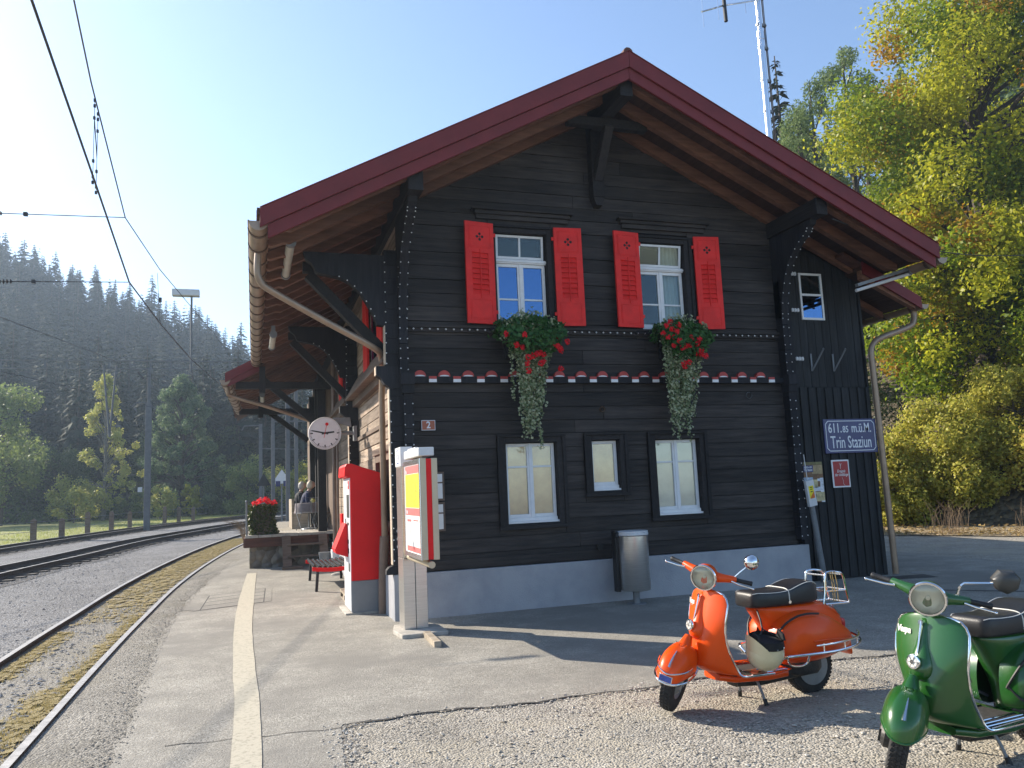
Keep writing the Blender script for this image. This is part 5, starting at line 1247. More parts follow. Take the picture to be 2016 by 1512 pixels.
    m = MB(); m.M = ST; m.tube([(.475,-.075,.45),(.545,-.085,.30),(.60,-.085,.215)], [.022,.024,.03], 10); m.lathe([(.075,0),(.078,.03),(.06,.05)], (.6175,-.05,.2125), (0,-1,0), 22); m.box(.52,.58,-.115,-.06,.14,.30); m.tube([(.56,-.10,.18),(.545,-.105,.36)], .014, 10); B(m, 'fork_leg', K['engine'])
    if bars:
        m = MB(); m.M = ST; m.tube(catmull([(.58,-.135,.345),(.66,-.135,.31),(.78,-.115,.295),(.865,-.06,.288),(.886,0,.286),(.865,.06,.288),(.78,.115,.295),(.66,.135,.31),(.58,.135,.345)], 4), .008, 8); m.tube(catmull([(.70,-.128,.39),(.80,-.10,.37),(.886,0,.357),(.80,.10,.37),(.70,.128,.39)], 4), .006, 8); B(m, 'mudguard_bumper', K['chrome'], mg)
        m = MB(); m.M = ST; m.box(.889,.893,-.05,.05,.297,.348); m.cur = 1; m.box(.8931,.8945,-.045,.045,.301,.344); B(m, 'club_badge', [K['chrome'], K['badge_blue']], mg)
    # headset
    m = MB(); m.M = ST; hd = V(1,0,-.10).normalized(); hcn = V(.385,0,.972)
    m.lathe([(.0,-.15),(.045,-.14),(.075,-.10),(.092,-.045),(.097,0),(.097,.012)], hcn, hd, 30, False)
    m.loft([[p for p in rr_] for rr_ in ([V(.30+.055*math.cos(t), .05*math.sin(t), .86) for t in (2*math.pi*k/16 for k in range(16))], [V(.305+.065*math.cos(t), .06*math.sin(t), .93) for t in (2*math.pi*k/16 for k in range(16))], [V(.31+.05*math.cos(t), .05*math.sin(t), 1.03) for t in (2*math.pi*k/16 for k in range(16))])])
    for sy in (-1, 1): m.tube(catmull([(.31,sy*.03,.975),(.30,sy*.09,.98),(.275,sy*.15,.985),(.245,sy*.205,.988)], 3), [.05,.046,.042,.038,.034,.031,.029,.027,.025,.024], 12)
    hs = B(m, 'headset', pt, sm=60)
    m = MB(); m.M = ST; m.lathe([(.098,.006),(.103,.014),(.098,.024),(.088,.024)], hcn, hd, 32, False); hl = B(m, 'headlight', K['chrome'], hs)
    m = MB(); m.M = ST; m.lathe([(.088,.018),(.06,.030),(.03,.035),(.0,.036)], hcn, hd, 28); B(m, 'lens', K['lens'], hl)
    m = MB(); m.M = ST; m.lathe([(.09,.012),(.075,-.004),(.045,-.018),(.0,-.024)], hcn, hd, 28, False); m.lathe([(.012,-.02),(.013,-.004),(.0,.0)], hcn, hd, 10); B(m, 'reflector', K['reflector'], hl)
    for sy in (-1, 1):
        m = MB(); m.M = ST; m.lathe([(.0155,0),(.0185,.008),(.0155,.02),(.0165,.10),(.019,.118),(.016,.124)], (.247,sy*.205,.988), (-.28,sy,.0), 14); B(m, 'grip', K['black'], hs)
    for sy in (-1, 1):
        m = MB(); m.M = ST; m.tube([(.285,sy*.185,.978),(.29,sy*.24,.972),(.262,sy*.345,.965)], [.007,.0065,.005], 8); m.sphere((.262,sy*.348,.965), .0095, 6); B(m, 'lever', K['chrome'], hs)
    m = MB(); m.M = ST
    if mirror == 'round':
        m.tube([(.25,.19,1.0),(.235,.225,1.055),(.215,.27,1.115)], .006, 8); m.lathe([(.0,.05),(.03,.046),(.05,.028),(.058,0),(.055,-.006)], (.21,.285,1.145), (.86,.30,.15), 22)
        m.build('mirror', K['chrome'], root, local=True, smooth=40)
    else:
        m.tube([(.27,.14,1.0),(.275,.15,1.07)], .009, 8); m.tube([(.275,.15,1.07),(.27,.165,1.09),(.235,.31,1.125)], .007, 8)
        m.cur = 1; m.M = ST @ Matrix.Translation((.225,.365,1.15)) @ Matrix.Rotation(R(20), 4, 'Z')
        m.loft([[V(x_, y_*s2, z_*s2) for y_, z_ in ((-.075,-.0),(-.045,.055),(.03,.066),(.075,.03),(.07,-.03),(.02,-.07),(-.04,-.055))] for x_, s2 in ((-.025,1),(.0,1.02),(.03,.85),(.045,.45))])
        m.build('mirror', [K['chrome'], K['dullmirror']], root, local=True, smooth=40)
    # stand
    st = MB(); st.tube([(-.03,-.06,.19),(-.03,.06,.19)], .011, 8)
    for sy in (-1, 1): st.tube(catmull([(-.03,sy*.06,.19),(-.035,sy*.10,.165),(-.05,sy*.135,.08),(-.06,sy*.155,.0)], 4), .0105, 8)
    so_ = B(st, 'stand', K['galv'])
    for sy in (-1, 1):
        m = MB(); m.tube([(-.056,sy*.147,.045),(-.063,sy*.160,.0)], .016, 10); B(m, 'rubber_foot', K['black'], so_)
    m = MB(); m.tube([(-.40,-.16,.28),(-.33,-.20,.32),(-.30,-.26,.33)], .010, 8); B(m, 'kick_lever', K['galv'])
    return root
def place(front, rear_dir):
    d = Vector((rear_dir[0], rear_dir[1], 0)).normalized(); return (front[0]+d.x*.6175, front[1]+d.y*.6175, 0), math.atan2(-d.y, -d.x)
(l1, r1) = place((2.985, 5.50), (1, .065)); 
scooter('orange', 'bright orange scooter with chrome crash bars and luggage rack, standing before the plinth', l1, r1, 42, .004, 'round', True, True)
(l2, r2) = place((3.457, 3.80), (.989, .15))
scooter('green', 'dark green scooter with black mirror, cut off by the right edge', l2, r2, 37, -.004, 'dark', False, False)
# open-face helmet hanging from the seat hook of the orange scooter
K['cream'] = mat('cream_shell', (.72,.61,.37), .22, var=.05, coat=.5)
K['lining'] = mat('black_lining', (.010,.010,.011), .8, var=.2, bump=.2)
H = empty('open_face_helmet', (0,0,0), 'cream open face helmet with black lining hanging upside down under the orange scooter seat', 'helmet')
H.location = (l1[0], l1[1], 0); H.rotation_euler = (0, 0, r1)
MH = Matrix.Translation((-.02,.245,.415)) @ Matrix.Rotation(R(-14), 4, 'X')
m = MB(); m.M = MH; rings = []
for i in range(11):
    t = math.pi*(i/10*.66+.015); z = -.135*math.cos(t); r_ = .135*math.sin(t)
    rings.append([V(1.12*r_*math.cos(a)*.95, r_*math.sin(a), z*1.05) for a in (2*math.pi*k/28 for k in range(28))])
m.loft(rings, True)
m.loft([[V((.128+.006*q)*1.06*math.cos(R(a)), (.135-.0*q)*math.sin(R(a)), -.02+.045*q*max(0,math.cos(R(a*.95)))) for a in range(-85, 90, 10)] for q in (0, 1, 2, 3, 3.6)], False, False)
m.build('shell', K['cream'], H, local=True, smooth=60)
m = MB(); m.M = MH; rings = []
for i in range(5):
    z = .055+.014*i; r_ = .130-.003*i
    rings.append([V(1.08*r_*math.cos(a), r_*math.sin(a)*1.01, z) for a in (2*math.pi*k/28 for k in range(28))])
m.loft(rings, False); m.build('trim_band', K['lining'], H, local=True, smooth=60)
m = MB(); m.M = MH
for s_ in (-1, 1): m.loft([[V(s_*.125, -.02, .10), V(s_*.125, .07, .10), V(s_*.105, .07, .10), V(s_*.105, -.02, .10)], [V(s_*.12, -.01, .16), V(s_*.12, .05, .145), V(s_*.105, .05, .145), V(s_*.105, -.01, .16)]])
m.loft([[V(1.0*.12*math.cos(a), .12*math.sin(a), .085) for a in (2*math.pi*k/20 for k in range(20))], [V(.10*math.cos(a), .10*math.sin(a), -.02) for a in (2*math.pi*k/20 for k in range(20))]]); m.build('lining', K['lining'], H, local=True, smooth=50)
m = MB(); m.M = MH
for a in (-.6, 0, .6): m.lathe([(.008,0),(.007,.005)], (.138*math.sin(a), .131*math.cos(a), .065), (math.sin(a), math.cos(a), 0), 10)
m.build('snap_button', K['chrome'], H, local=True)
m = MB(); m.tube([(-.09,.10,.69),(-.06,.17,.63),(-.04,.21,.57),(.0,.23,.53)], .007, 6); m.tube([(-.04,.21,.57),(-.12,.24,.52)], .006, 6); m.build('chin_strap', K['black'], H, local=True)
# ---------------------------------------------------------------- terrace, people, railway structures, trees and hills
TZ = .86
K['twig'] = mat('dry_twig', (.24,.16,.09), .8, var=.3)
T = empty('terrace', (.8, 21, 0), 'raised stone walled terrace with timber edge beam and wooden steps', 'terrace')
m = MB(); m.prism([(-.10,20.36),(.80,20.36),(.80,20.75),(.25,20.8),(.55,31),(.12,31)], 2, -.05, .585); m.prism([(.80,20.5),(1.95,20.5),(1.95,20.8),(.80,20.8)], 2, -.05, .60); m.build('stone_wall', K['stone'], T, bevel=.02)
m = MB(); m.box(-.22, 1.75, 20.28, 20.36, .575, .80); m.bar((-.2, 20.36, .69), (.15, 31, .75), .08, .22); m.build('edge_beam', K['oldwood_red'], T, bevel=.008)
m = MB()
for k in range(7): m.box(-.2+k*.31, -.2+k*.31+.3, 20.27, 22.3, .80, TZ)
m.build('deck_slabs', K['concrete'], T, bevel=.006)
m = MB(); m.prism([(-.2,22.3),(2.0,22.3),(2.0,31),(.45,31)], 2, .70, TZ+.0); m.build('gravel_top', K['gravel'], T)
for x in (.74, 1.60):
    m = MB(); m.bar((x, 20.25, .80), (x+.02, 19.72, .02), .045, .20, (1,0,0)); m.build('stair_string', K['oldwood'], T)
for y, z in ((19.93, .335), (20.12, .60)):
    m = MB(); m.box(.76, 1.60, y-.11, y+.13, z-.02, z+.02); m.build('tread', K['oldwood'], T, bevel=.004)
m = MB(); m.box(.62, 1.10, 19.45, 19.75, -.02, .13); thing1('timber_block', m, K['oldwood'], 'low brown timber block at the foot of the terrace steps', 'block', bevel=.01)
m = MB(); m.box(1.18, 1.85, 18.2, 18.6, .0, .20); thing1('stone_block', m, K['concrete'], 'pale stone kerb block lying behind the bench', 'block', bevel=.02)
m = MB(); m.sphere((1.72, 17.6, .05), .13, 8, 1.3, .8, .45); thing1('boulder', m, K['concrete'], 'flat pale boulder on the ground behind the bench', 'boulder', smooth=180)
m = MB(); m.lathe([(.13,0),(.15,.25),(.155,.26)], (1.55, 18.9, .2), (0,0,1), 18); thing1('metal_bucket', m, K['galv'], 'grey metal bucket beside the steps', 'bucket', smooth=40)
m = MB(); m.box(1.66, 1.92, 18.4, 18.8, .2, .52); thing1('white_crate', m, K['lightgrey'], 'white plastic crate between the steps and the wall', 'crate', bevel=.02)
m = MB(); m.tube([(-.16,20.33,.8),(-.165,20.33,1.66)], .022, 8); m.sphere((-.165,20.33,1.67), .035, 6); thing1('handrail_post', m, K['galv'], 'thin metal post at the track side corner of the terrace', 'post')
# ivy planter
rg = np.random.default_rng(5)
PT = empty('terrace_planter', (.2, 20.7, TZ), 'square planter wrapped in dark ivy and topped with red geraniums', 'planter')
m = MB(); m.box(-.02, .43, 20.48, 21.0, TZ, TZ+.60); m.build('planter_box', K['oldwood'], PT)
n = 2600; f = rg.integers(0, 4, n); u = rg.uniform(-1, 1, n); zz = TZ+rg.uniform(0, .68, n)
X = np.where(f == 0, -.06, np.where(f == 1, .47, .205+.29*u)); Y = np.where(f == 2, 20.43, np.where(f == 3, 21.04, 20.73+.32*u))
X = X+rg.normal(0,.03,n)+.04*np.sin(zz*9); Y = Y+rg.normal(0,.03,n); N = np.stack([X-.205, Y-20.73, .2+0*X], 1)
top = rg.uniform(-1,1,(700,3)); PX = np.stack([.205+.33*top[:,0], 20.73+.34*top[:,1], TZ+.66+.06*top[:,2]], 1)
leaf_obj('ivy_leaves', np.vstack([np.stack([X,Y,zz],1), PX]), np.vstack([N, np.tile([0,-.3,1],(700,1))]), .06, leafmat('planter_ivy', [(.012,.03,.008),(.035,.06,.012),(.12,.13,.03),(.02,.045,.012)], .4, .3), PT, asp=.9)
Pf, Nf = [], []
for x, y, z in ((.02,20.6,1.60),(.12,20.5,1.66),(.17,20.66,1.69),(.32,20.55,1.66),(.30,20.75,1.70),(.48,20.6,1.60),(.46,20.75,1.62)):
    for _ in range(40):
        d = rg.normal(0,1,3); d /= np.linalg.norm(d); Pf.append(np.array([x,y,z])+d*.065); Nf.append(d)
leaf_obj('geranium_flowers', Pf, Nf, .05, K['flower'], PT, asp=1)
m = MB()
for k in range(70):
    a = rg.uniform(1.9, 4.0); L = rg.uniform(.3, .8); x0, y0 = -.15+rg.uniform(-.1,.1), 20.8+rg.uniform(0,1.6)
    m.tube([(x0, y0, .7), (x0+.3*L*math.cos(a), y0+.2*L*math.sin(a), .7+L*.6), (x0+.8*L*math.cos(a), y0+.5*L*math.sin(a), .7+L*.72)], [.0035,.0025,.0012], 4)
thing1('dry_shrub', m, K['twig'], 'leafless straw coloured shrub drooping over the terrace edge', 'shrub')
# table, chairs, bench and the two guests
TB = empty('terrace_table', (1.42, 22.4, TZ), 'small round terrace table under a grey cloth', 'table')
m = MB(); m.lathe([(.0,.70),(.36,.70),(.37,.69),(.38,.52),(.40,.44)], (1.42,22.4,TZ), (0,0,1), 20, False); m.build('tablecloth', mat('grey_cloth', (.20,.17,.17), .9, var=.15), TB, smooth=50)
m = MB(); m.tube([(1.42,22.4,TZ),(1.42,22.4,TZ+.69)], .025, 8); m.lathe([(.22,0),(.20,.03),(.03,.05)], (1.42,22.4,TZ), (0,0,1), 16); m.build('pedestal', K['galv'], TB)
m = MB(); m.sphere((1.52,22.3,TZ+.76), .06, 6); thing1('flower_pot', m, mat('pale_yellow_flower', (.6,.55,.15), .8), 'tiny pot of pale yellow flowers on the terrace table', 'pot')
for k, (cx, cy, rz, lab) in enumerate(((1.30, 21.75, .3, 'folding bistro chair on the near side of the table'), (1.72, 21.9, -.5, 'folding bistro chair between the table and the dark post'))):
    CH = empty('bistro_chair', (cx, cy, TZ), lab, 'chair', 'folding chairs on the terrace', rz)
    m = MB(); m.box(-.19,.19,-.19,.19,.44,.46); m.build('seat', K['galv'], CH, local=True)
    for sx in (-.19, .19):
        m = MB(); m.tube([(sx,-.2,0),(sx,.18,.45),(sx,.19,.84)], .011, 6); m.build('leg', K['galv'], CH, local=True)
        m = MB(); m.tube([(sx,.2,0),(sx,-.18,.45)], .011, 6); m.build('leg', K['galv'], CH, local=True)
    m = MB(); m.tube([(-.19,-.21,.45),(-.19,-.23,.84),(.19,-.23,.84),(.19,-.21,.45)], .011, 6); m.build('backrest', K['galv'], CH, local=True)
BE = empty('terrace_bench', (1.15, 23.5, TZ), 'wooden high backed bench carrying the two guests', 'bench')
m = MB(); m.box(1.00, 1.06, 23.1, 24.9, TZ, TZ+.82); m.build('backrest', K['pallet'], BE, bevel=.006)
m = MB(); m.box(1.06, 1.50, 23.15, 24.85, TZ+.40, TZ+.45); m.build('seat', K['pallet'], BE); m = MB(); m.box(1.06, 1.48, 23.1, 23.15, TZ, TZ+.45); m.build('side_panel', K['pallet'], BE)
K['skin'] = mat('skin', (.52,.30,.21), .6, var=.08); K['navy'] = mat('navy_jacket', (.020,.028,.075), .85, var=.2, bump=.1); K['charcoal'] = mat('charcoal_jacket', (.015,.015,.018), .85, var=.2, bump=.1); K['trouser'] = mat('grey_trousers', (.06,.06,.07), .9, var=.2); K['hair'] = mat('pale_blond_hair', (.62,.54,.42), .7, var=.25, scale=60, stretch=(1,1,4)); K['hair2'] = mat('silver_hair', (.50,.46,.40), .7, var=.25, scale=60)
def capsule_body(par, jacket, hair, lean):
    """seated figure facing +x: one closed surface lofted through torso, neck and head; clothes and hair are children"""
    m = MB()
    def ell(x, y, z, rx, ry, n=16): return [V(x+rx*math.cos(2*math.pi*k/n), y+ry*math.sin(2*math.pi*k/n), z) for k in range(n)]
    prof = [(.0,.45,.15,.19),(.0,.55,.14,.185),(.02,.68,.13,.175),(.03,.82,.135,.19),(.03,.92,.125,.205),(.03,.975,.095,.17),(.035,1.005,.06,.085),(.045,1.03,.052,.056),(.055,1.08,.05,.052),(.075,1.105,.068,.056),(.085,1.135,.085,.066),(.085,1.175,.094,.074),(.08,1.215,.096,.077),(.075,1.255,.086,.07),(.07,1.285,.058,.05),(.07,1.298,.02,.018)]
    m.loft([ell(x+lean*max(0,z-.45), 0, z, rx, ry) for x, z, rx, ry in prof])
    lx = lambda z: lean*max(0, z-.45)
    # face: nose, ears
    hx = lx(1.18)
    m.tube([(.165+hx,0,1.20),(.195+hx,0,1.165),(.172+hx,0,1.155)], [.010,.016,.010], 6)
    for sy in (-1,1): m.sphere((.07+hx, sy*.078, 1.175), .022, 5, .9, .4, 1.2)
    # legs and arms
    for sy in (-1,1):
        m.tube([(.0,sy*.09,.48),(.22,sy*.10,.50),(.42,sy*.10,.49),(.44,sy*.10,.25),(.43,sy*.10,.06)], [.085,.085,.065,.055,.042], 10); m.tube([(.40,sy*.10,.04),(.55,sy*.11,.03)], [.045,.035], 8)
        m.tube([(.03+lx(.94),sy*.19,.94),(.04+lx(.8),sy*.24,.80),(.08+lx(.68),sy*.24,.67),(.22+lx(.68),sy*.19,.66),(.33+lx(.68),sy*.14,.68)], [.058,.052,.044,.038,.030], 10)
        for f in range(5): m.tube([(.33+lx(.68),sy*(.14-.018*(f-2)),.68),(.38+lx(.68),sy*(.14-.02*(f-2)),.675),(.41+lx(.68),sy*(.14-.02*(f-2)),.66)], [.010,.009,.006], 5)
    m.build('body', K['skin'], par, local=True, smooth=180)
    c = MB(); c.loft([ell(x+lean*max(0,z-.45), 0, z, rx+.018, ry+.018) for x, z, rx, ry in prof[:7]], True)
    for sy in (-1,1): c.tube([(.03+lx(.94),sy*.18,.955),(.04+lx(.8),sy*.24,.80),(.08+lx(.68),sy*.24,.67),(.22+lx(.68),sy*.19,.66),(.30+lx(.68),sy*.15,.675)], [.075,.066,.056,.05,.044], 10)
    c.tube([(.035+lx(.98),0,.98),(.04+lx(1.02),0,1.035)], [.085,.066], 12)
    c.build('jacket', jacket, par, local=True, smooth=60)
    c = MB()
    for sy in (-1,1): c.tube([(.0,sy*.09,.48),(.22,sy*.10,.50),(.42,sy*.10,.49),(.44,sy*.10,.25),(.43,sy*.10,.08)], [.10,.097,.078,.068,.06], 10)
    c.build('trousers', K['trouser'], par, local=True, smooth=60)
    h = MB(); rings = []
    for i in range(7):
        t = i/6; z = 1.105+.21*t; s_ = math.sin(math.acos(max(-1, min(1, (z-1.19)/.127))))
        rings.append([V(.062+hx+(.104*s_ if math.cos(a) < .2 else .104*s_*(.80 if z < 1.235 else 1))*math.cos(a)-.006, .093*s_*math.sin(a), z+.012*math.sin(5*a+i)) for a in (2*math.pi*k/20 for k in range(20))])
    h.loft(rings); 
    hb = h.build('hair', hair, par, local=True, smooth=180)
for y, x, jk, hr, ln, lab in ((24.2, 1.22, K['charcoal'], K['hair2'], .08, 'seated person in a charcoal jacket with short silver hair, farther along the bench'), (23.55, 1.32, K['navy'], K['hair'], .22, 'seated person in a navy jacket with short blond hair, leaning towards the table')):
    P = empty('person', (x, y, TZ-.0), lab, 'person', 'guests on the terrace'); capsule_body(P, jk, hr, ln)
# ---- catenary portal, masts and wires
PYY = 45.0; gz = zg(PYY)
PO = empty('catenary_portal', (-5.2, PYY, gz), 'long grey lattice portal beam on a mast spanning the tracks', 'portal')
m = MB()
x0, x1, zb, zt_ = -13.0, 14.0, 8.72, 9.20
m.box(x0, x1, PYY-.05, PYY+.05, zt_-.06, zt_); m.box(x0, x1, PYY-.04, PYY+.04, zb, zb+.05)
x = x0
while x < x1: m.box(x-.05, x+.05, PYY-.03, PYY+.03, zb+.05, zt_-.06); x += .98
m.build('beam', K['gantry'], PO)
m = MB(); m.box(-5.36, -5.06, PYY-.12, PYY+.12, gz-.1, 6.9); m.box(-5.28, -5.14, PYY-.08, PYY+.08, 6.9, 8.72); m.build('mast', K['gantry'], PO, bevel=.02)
m = MB(); m.box(-13.1, -12.8, PYY-.12, PYY+.12, gz-.1, 9.2); m.build('mast', K['gantry'], PO)
m = MB(); m.box(13.8, 14.1, PYY-.12, PYY+.12, gz-.1, 9.2); m.build('mast', K['gantry'], PO)
m = MB(); m.tube([(-5.1,PYY,6.95),(-5.85,PYY,6.95),(-6.0,PYY,6.75)], .035, 6); m.bar((-5.9,PYY,6.7), (-5.78,PYY,6.5), .07, .07); m.bar((-5.05,PYY,6.8), (-4.9,PYY,6.65), .07, .07); m.build('feeder_arm', K['gantry'], PO)
m = MB(); m.tube([(-7.35,PYY-.2,8.9),(-7.0,PYY-.2,5.2)], .05, 8); m.tube([(-6.75,PYY-.2,8.9),(-7.0,PYY-.2,5.2)], .05, 8); m.bar((-7.0,PYY-.2,5.75), (-6.4,PYY-.2,5.7), .03, .03); m.bar((-6.75,PYY-.2,5.76),(-6.5,PYY-.2,5.74), .1, .1); m.build('hanging_frame', K['gantry'], PO)
m = MB(); m.bar((-5.75,PYY-.1,8.55), (-5.45,PYY-.1,8.2), .10, .10); m.build('insulator', K['black'], PO)
m = MB(); m.box(-5.62,-5.42,PYY-.35,PYY-.2,2.35,2.6); m.build('notice_plate', K['lightgrey'], PO)
LPP = empty('platform_lamp', (-3.18, PYY, 9.2), 'boxy lamp on a thin pole rising from the portal beam', 'lamp')
m = MB(); m.tube([(-3.18,PYY-.08,8.55),(-3.18,PYY-.08,12.75)], .055, 8); m.build('pole', K['gantry'], LPP)
m = MB(); m.box(-4.15,-2.78,PYY-.3,PYY+.2,12.70,13.05); m.build('lamp_box', K['lightgrey'], LPP, bevel=.03)
CP = [(.42, 54, 6.1, True, 'grey catenary mast with a side arm, first beyond the planter'), (1.25, 58, 5.6, False, 'slim grey mast close behind the planter mast'), (1.72, 44, 9.0, False, 'tall grey mast just left of the seated guests'), (2.55, 52, 8.6, False, 'slim grey mast right above the seated guests')]
for x, y, h, arm, lab in CP:
    P = empty('catenary_mast', (x, y, zg(y)), lab, 'mast', 'masts beyond the terrace')
    m = MB(); m.box(x-.11, x+.11, y-.1, y+.1, zg(y)-.1, zg(y)+h); m.build('pole', K['gantry'], P)
    if arm:
        m = MB(); m.tube([(x,y,zg(y)+h-.1),(x-1.0,y,zg(y)+h-.12),(x-1.15,y,zg(y)+h-.4)], .04, 6); m.tube([(x,y,zg(y)+h-1.6),(x+2.4,y,zg(y)+h-1.7)], .03, 6); m.build('arm', K['gantry'], P)
m = MB(); y = 50
for zz in (6.35, 6.75): m.box(1.0, 9, y-.04, y+.04, zz-.04, zz+.04)
x = 1.0
while x < 9: m.bar((x,y,6.35),(x+.6,y,6.75),.05,.05); x += .6
for x in (1.1, 8.9): m.box(x-.1, x+.1, y-.1, y+.1, zg(y), 6.8)
thing1('lattice_portal', m, K['gantry'], 'second lattice portal farther along the line, seen under the terrace roof', 'portal')
def wire(pts, r, label, hang=None, group='overhead line wires'):
    m = MB(); m.tube(pts, r, 6); return tag(m.build('overhead_wire', K['wire'], None), label, 'wire', group)
def onw(tab, y, dx=0): return interp(tab, y)+dx
wire([V(-1.9,5.0,6.2), V(-1.9,7.58,6.24), V(-2.0,11.0,6.0), V(-2.1,15.1,5.62), V(-2.0,19.5,5.75), V(-1.75,25,5.9), V(-1.2,32,6.1), V(-.6,40,6.3)], .014, 'thick contact wire over the siding, lower of the pair at top left')
wire([V(-1.95,6.0,7.5), V(-1.93,9.3,7.4), V(-2.02,10.9,7.2), V(-2.1,14.5,6.6), V(-2.0,18.8,6.9), V(-1.7,25,7.4), V(-1.3,32,7.9), V(-.9,40,8.3)], .010, 'thin carrier wire over the siding, upper of the pair at top left')
m = MB()
for y0, xa in ((11.25,-2.03), (11.55,-2.04)):
    zt0 = 7.17-(y0-10.9)*.167; zb0 = 5.98-(y0-11)*.09; m.tube([(xa,y0,zt0),(xa,y0,zb0)], .004, 5)
    for z_ in (zt0, zt0-.08, zt0-.25, zb0+.3, zb0+.08, zb0): m.box(xa-.014,xa+.014,y0-.014,y0+.014,z_-.02,z_+.02)
for k in range(6): m.tube([(-2.03,11.25,6.9-.02*k),(-2.04,11.55,6.5-.02*k)], .0025, 4)
thing1('wire_dropper', m, K['wire'], 'pair of droppers with clamps tying the carrier wire to the contact wire', 'dropper')
m = MB(); m.tube([(-2.07,19.0,6.87),(-2.0,19.0,5.75)], .005, 5); m.box(-2.03,-1.97,18.97,19.03,6.2,6.3); thing1('wire_dropper', m, K['wire'], 'single dropper farther along, against the forest', 'dropper')
def spanwire(a, b, lab):
    a, b = Vector(a), Vector(b); m = MB(); m.tube([a, b], .008, 5); d = (b-a).normalized(); P = tag(m.build('pull_off_wire', K['wire'], None), lab, 'wire', 'pull off wires')
    m = MB()
    for k in range(9): m.lathe([(.018,0),(.045,.012),(.018,.03)], a+d*(.55+.055*k), d, 10)
    m.build('insulator', K['black'], P)
    m = MB(); q = a+d*1.35; m.box(q.x-.03, q.x+.03, q.y-.03, q.y+.03, q.z-.03, q.z+.03); m.build('wire_clamp', K['black'], P)
spanwire((-4.9,14.2,6.42), (-2.1,14.5,6.60), 'upper pull off wire with ribbed insulator at the left edge')
spanwire((-4.95,15.2,5.55), (-2.1,15.1,5.62), 'lower pull off wire with ribbed insulator at the left edge')
wire([V(-8.5,14,6.6), V(-6.6,24,6.9), V(-5.3,32,7.2), V(-3.6,45,7.6)], .012, 'thin wire over the middle track crossing the dark forest')
wire([V(-10.5,20,5.9), V(-7.6,30,6.2), V(-4.6,45,6.6)], .012, 'thin lower wire over the middle track at the left edge')
# signs down the line
P = empty('crossing_sign', (1.5, 47, zg(47)), 'white and blue cross shaped track sign far down the line', 'sign')
m = MB(); m.box(1.46, 1.54, 47, 47.05, zg(47), 3.1); m.build('post', K['galv'], P); m = MB(); m.box(1.15,1.85,46.9,46.98,2.55,2.85); m.prism([(1.15,2.85),(1.85,2.85),(1.5,3.35)], 1, 46.9, 46.98); m.build('board', K['white'], P)
m = MB(); m.box(1.17,1.42,46.87,46.9,2.4,2.7); m.box(1.58,1.83,46.87,46.9,2.4,2.7); m.build('blue_square', K['signblue'], P)
P = empty('warning_sign', (.45, 40, zg(40)), 'dark triangular warning sign above the planter', 'sign')
m = MB(); m.box(.42,.48,40,40.05,zg(40),2.7); m.build('post', K['galv'], P); m = MB(); m.prism([(.12,2.35),(.78,2.35),(.45,2.95)], 1, 39.9, 39.95); m.build('board', K['print'], P)
# fence along the meadow
FP = [(-9.0,39.3),(-8.2,40.7),(-7.85,44.6),(-7.12,46.8),(-6.64,49.8),(-5.1,52.5),(-4.5,54.8),(-3.7,55.4),(-2.9,56.2)]
fl = ['leftmost weathered post of the meadow fence','second weathered fence post from the left','third weathered fence post from the left','fourth fence post, next left of the portal mast','fence post directly beside the portal mast','first fence post right of the portal mast','second fence post right of the portal mast','third fence post right of the portal mast','last fence post before the terrace planter']
f0 = None
for (x, y), lab in zip([(-10.3,38.2)]+FP[:-1], fl):
    m = MB(); z = zg(y); h = 1.02+.1*math.sin(x*7); m.prism([(x-.11,z-.05),(x+.11,z-.05),(x+.10,z+h-.08),(x,z+h),(x-.10,z+h-.08)], 1, y-.09, y+.09)
    tag(m.build('fence_post', K['oldwood'], None), lab, 'fence post', 'posts of the meadow fence')
m = MB()
for h in (.45, .85): m.tube([(x, y-.1, zg(y)+h) for x, y in [(-10.3,38.2)]+FP], .008, 4)
thing1('fence_wire', m, K['galv'], 'two thin wires strung between the meadow fence posts', 'wire')

# ---- trees
K['bark'] = mat('bark', (.07,.055,.042), .9, var=.4, scale=9, stretch=(3,3,.6), bump=.6, bscale=14)
K['bark_grey'] = mat('grey_bark', (.16,.145,.125), .9, var=.4, scale=8, bump=.5)
def crown_pts(rg, blobs, n, shell=.55, flat=1.0):
    """points spread through leaf clumps; blobs: (centre, radius)"""
    C = np.array([b[0] for b in blobs], float); Rr = np.array([b[1] for b in blobs]); w = Rr**2; k = rg.choice(len(blobs), n, p=w/w.sum())
    d = rg.normal(0, 1, (n, 3)); d /= np.linalg.norm(d, axis=1)[:, None]; d[:, 2] = d[:, 2]*flat
    r = Rr[k]*(shell+(1-shell)*rg.random(n))**1.0*rg.uniform(.75, 1.12, n)
    return C[k]+d*r[:, None], d+np.array([0,0,.35])
def limbs(m, base, top, blobs, r0, rg, every=1):
    base, top = Vector(base), Vector(top)
    m.tube([base, base.lerp(top, .35)+V(.06,.04,0), base.lerp(top, .7), top], [r0, r0*.8, r0*.5, r0*.15], 8)
    for c, r in blobs[::every]:
        c = Vector(c); t = max(.2, min(.95, (c.z-base.z)/(top.z-base.z)-.12)); p = base.lerp(top, t); mid = p.lerp(c, .5)+V(rg.uniform(-.2,.2), rg.uniform(-.2,.2), .12*(c-p).length)
        m.tube([p, mid, c+V(0,0,.2*r)], [r0*.36*(1-t*.6), r0*.2, r0*.05], 5)
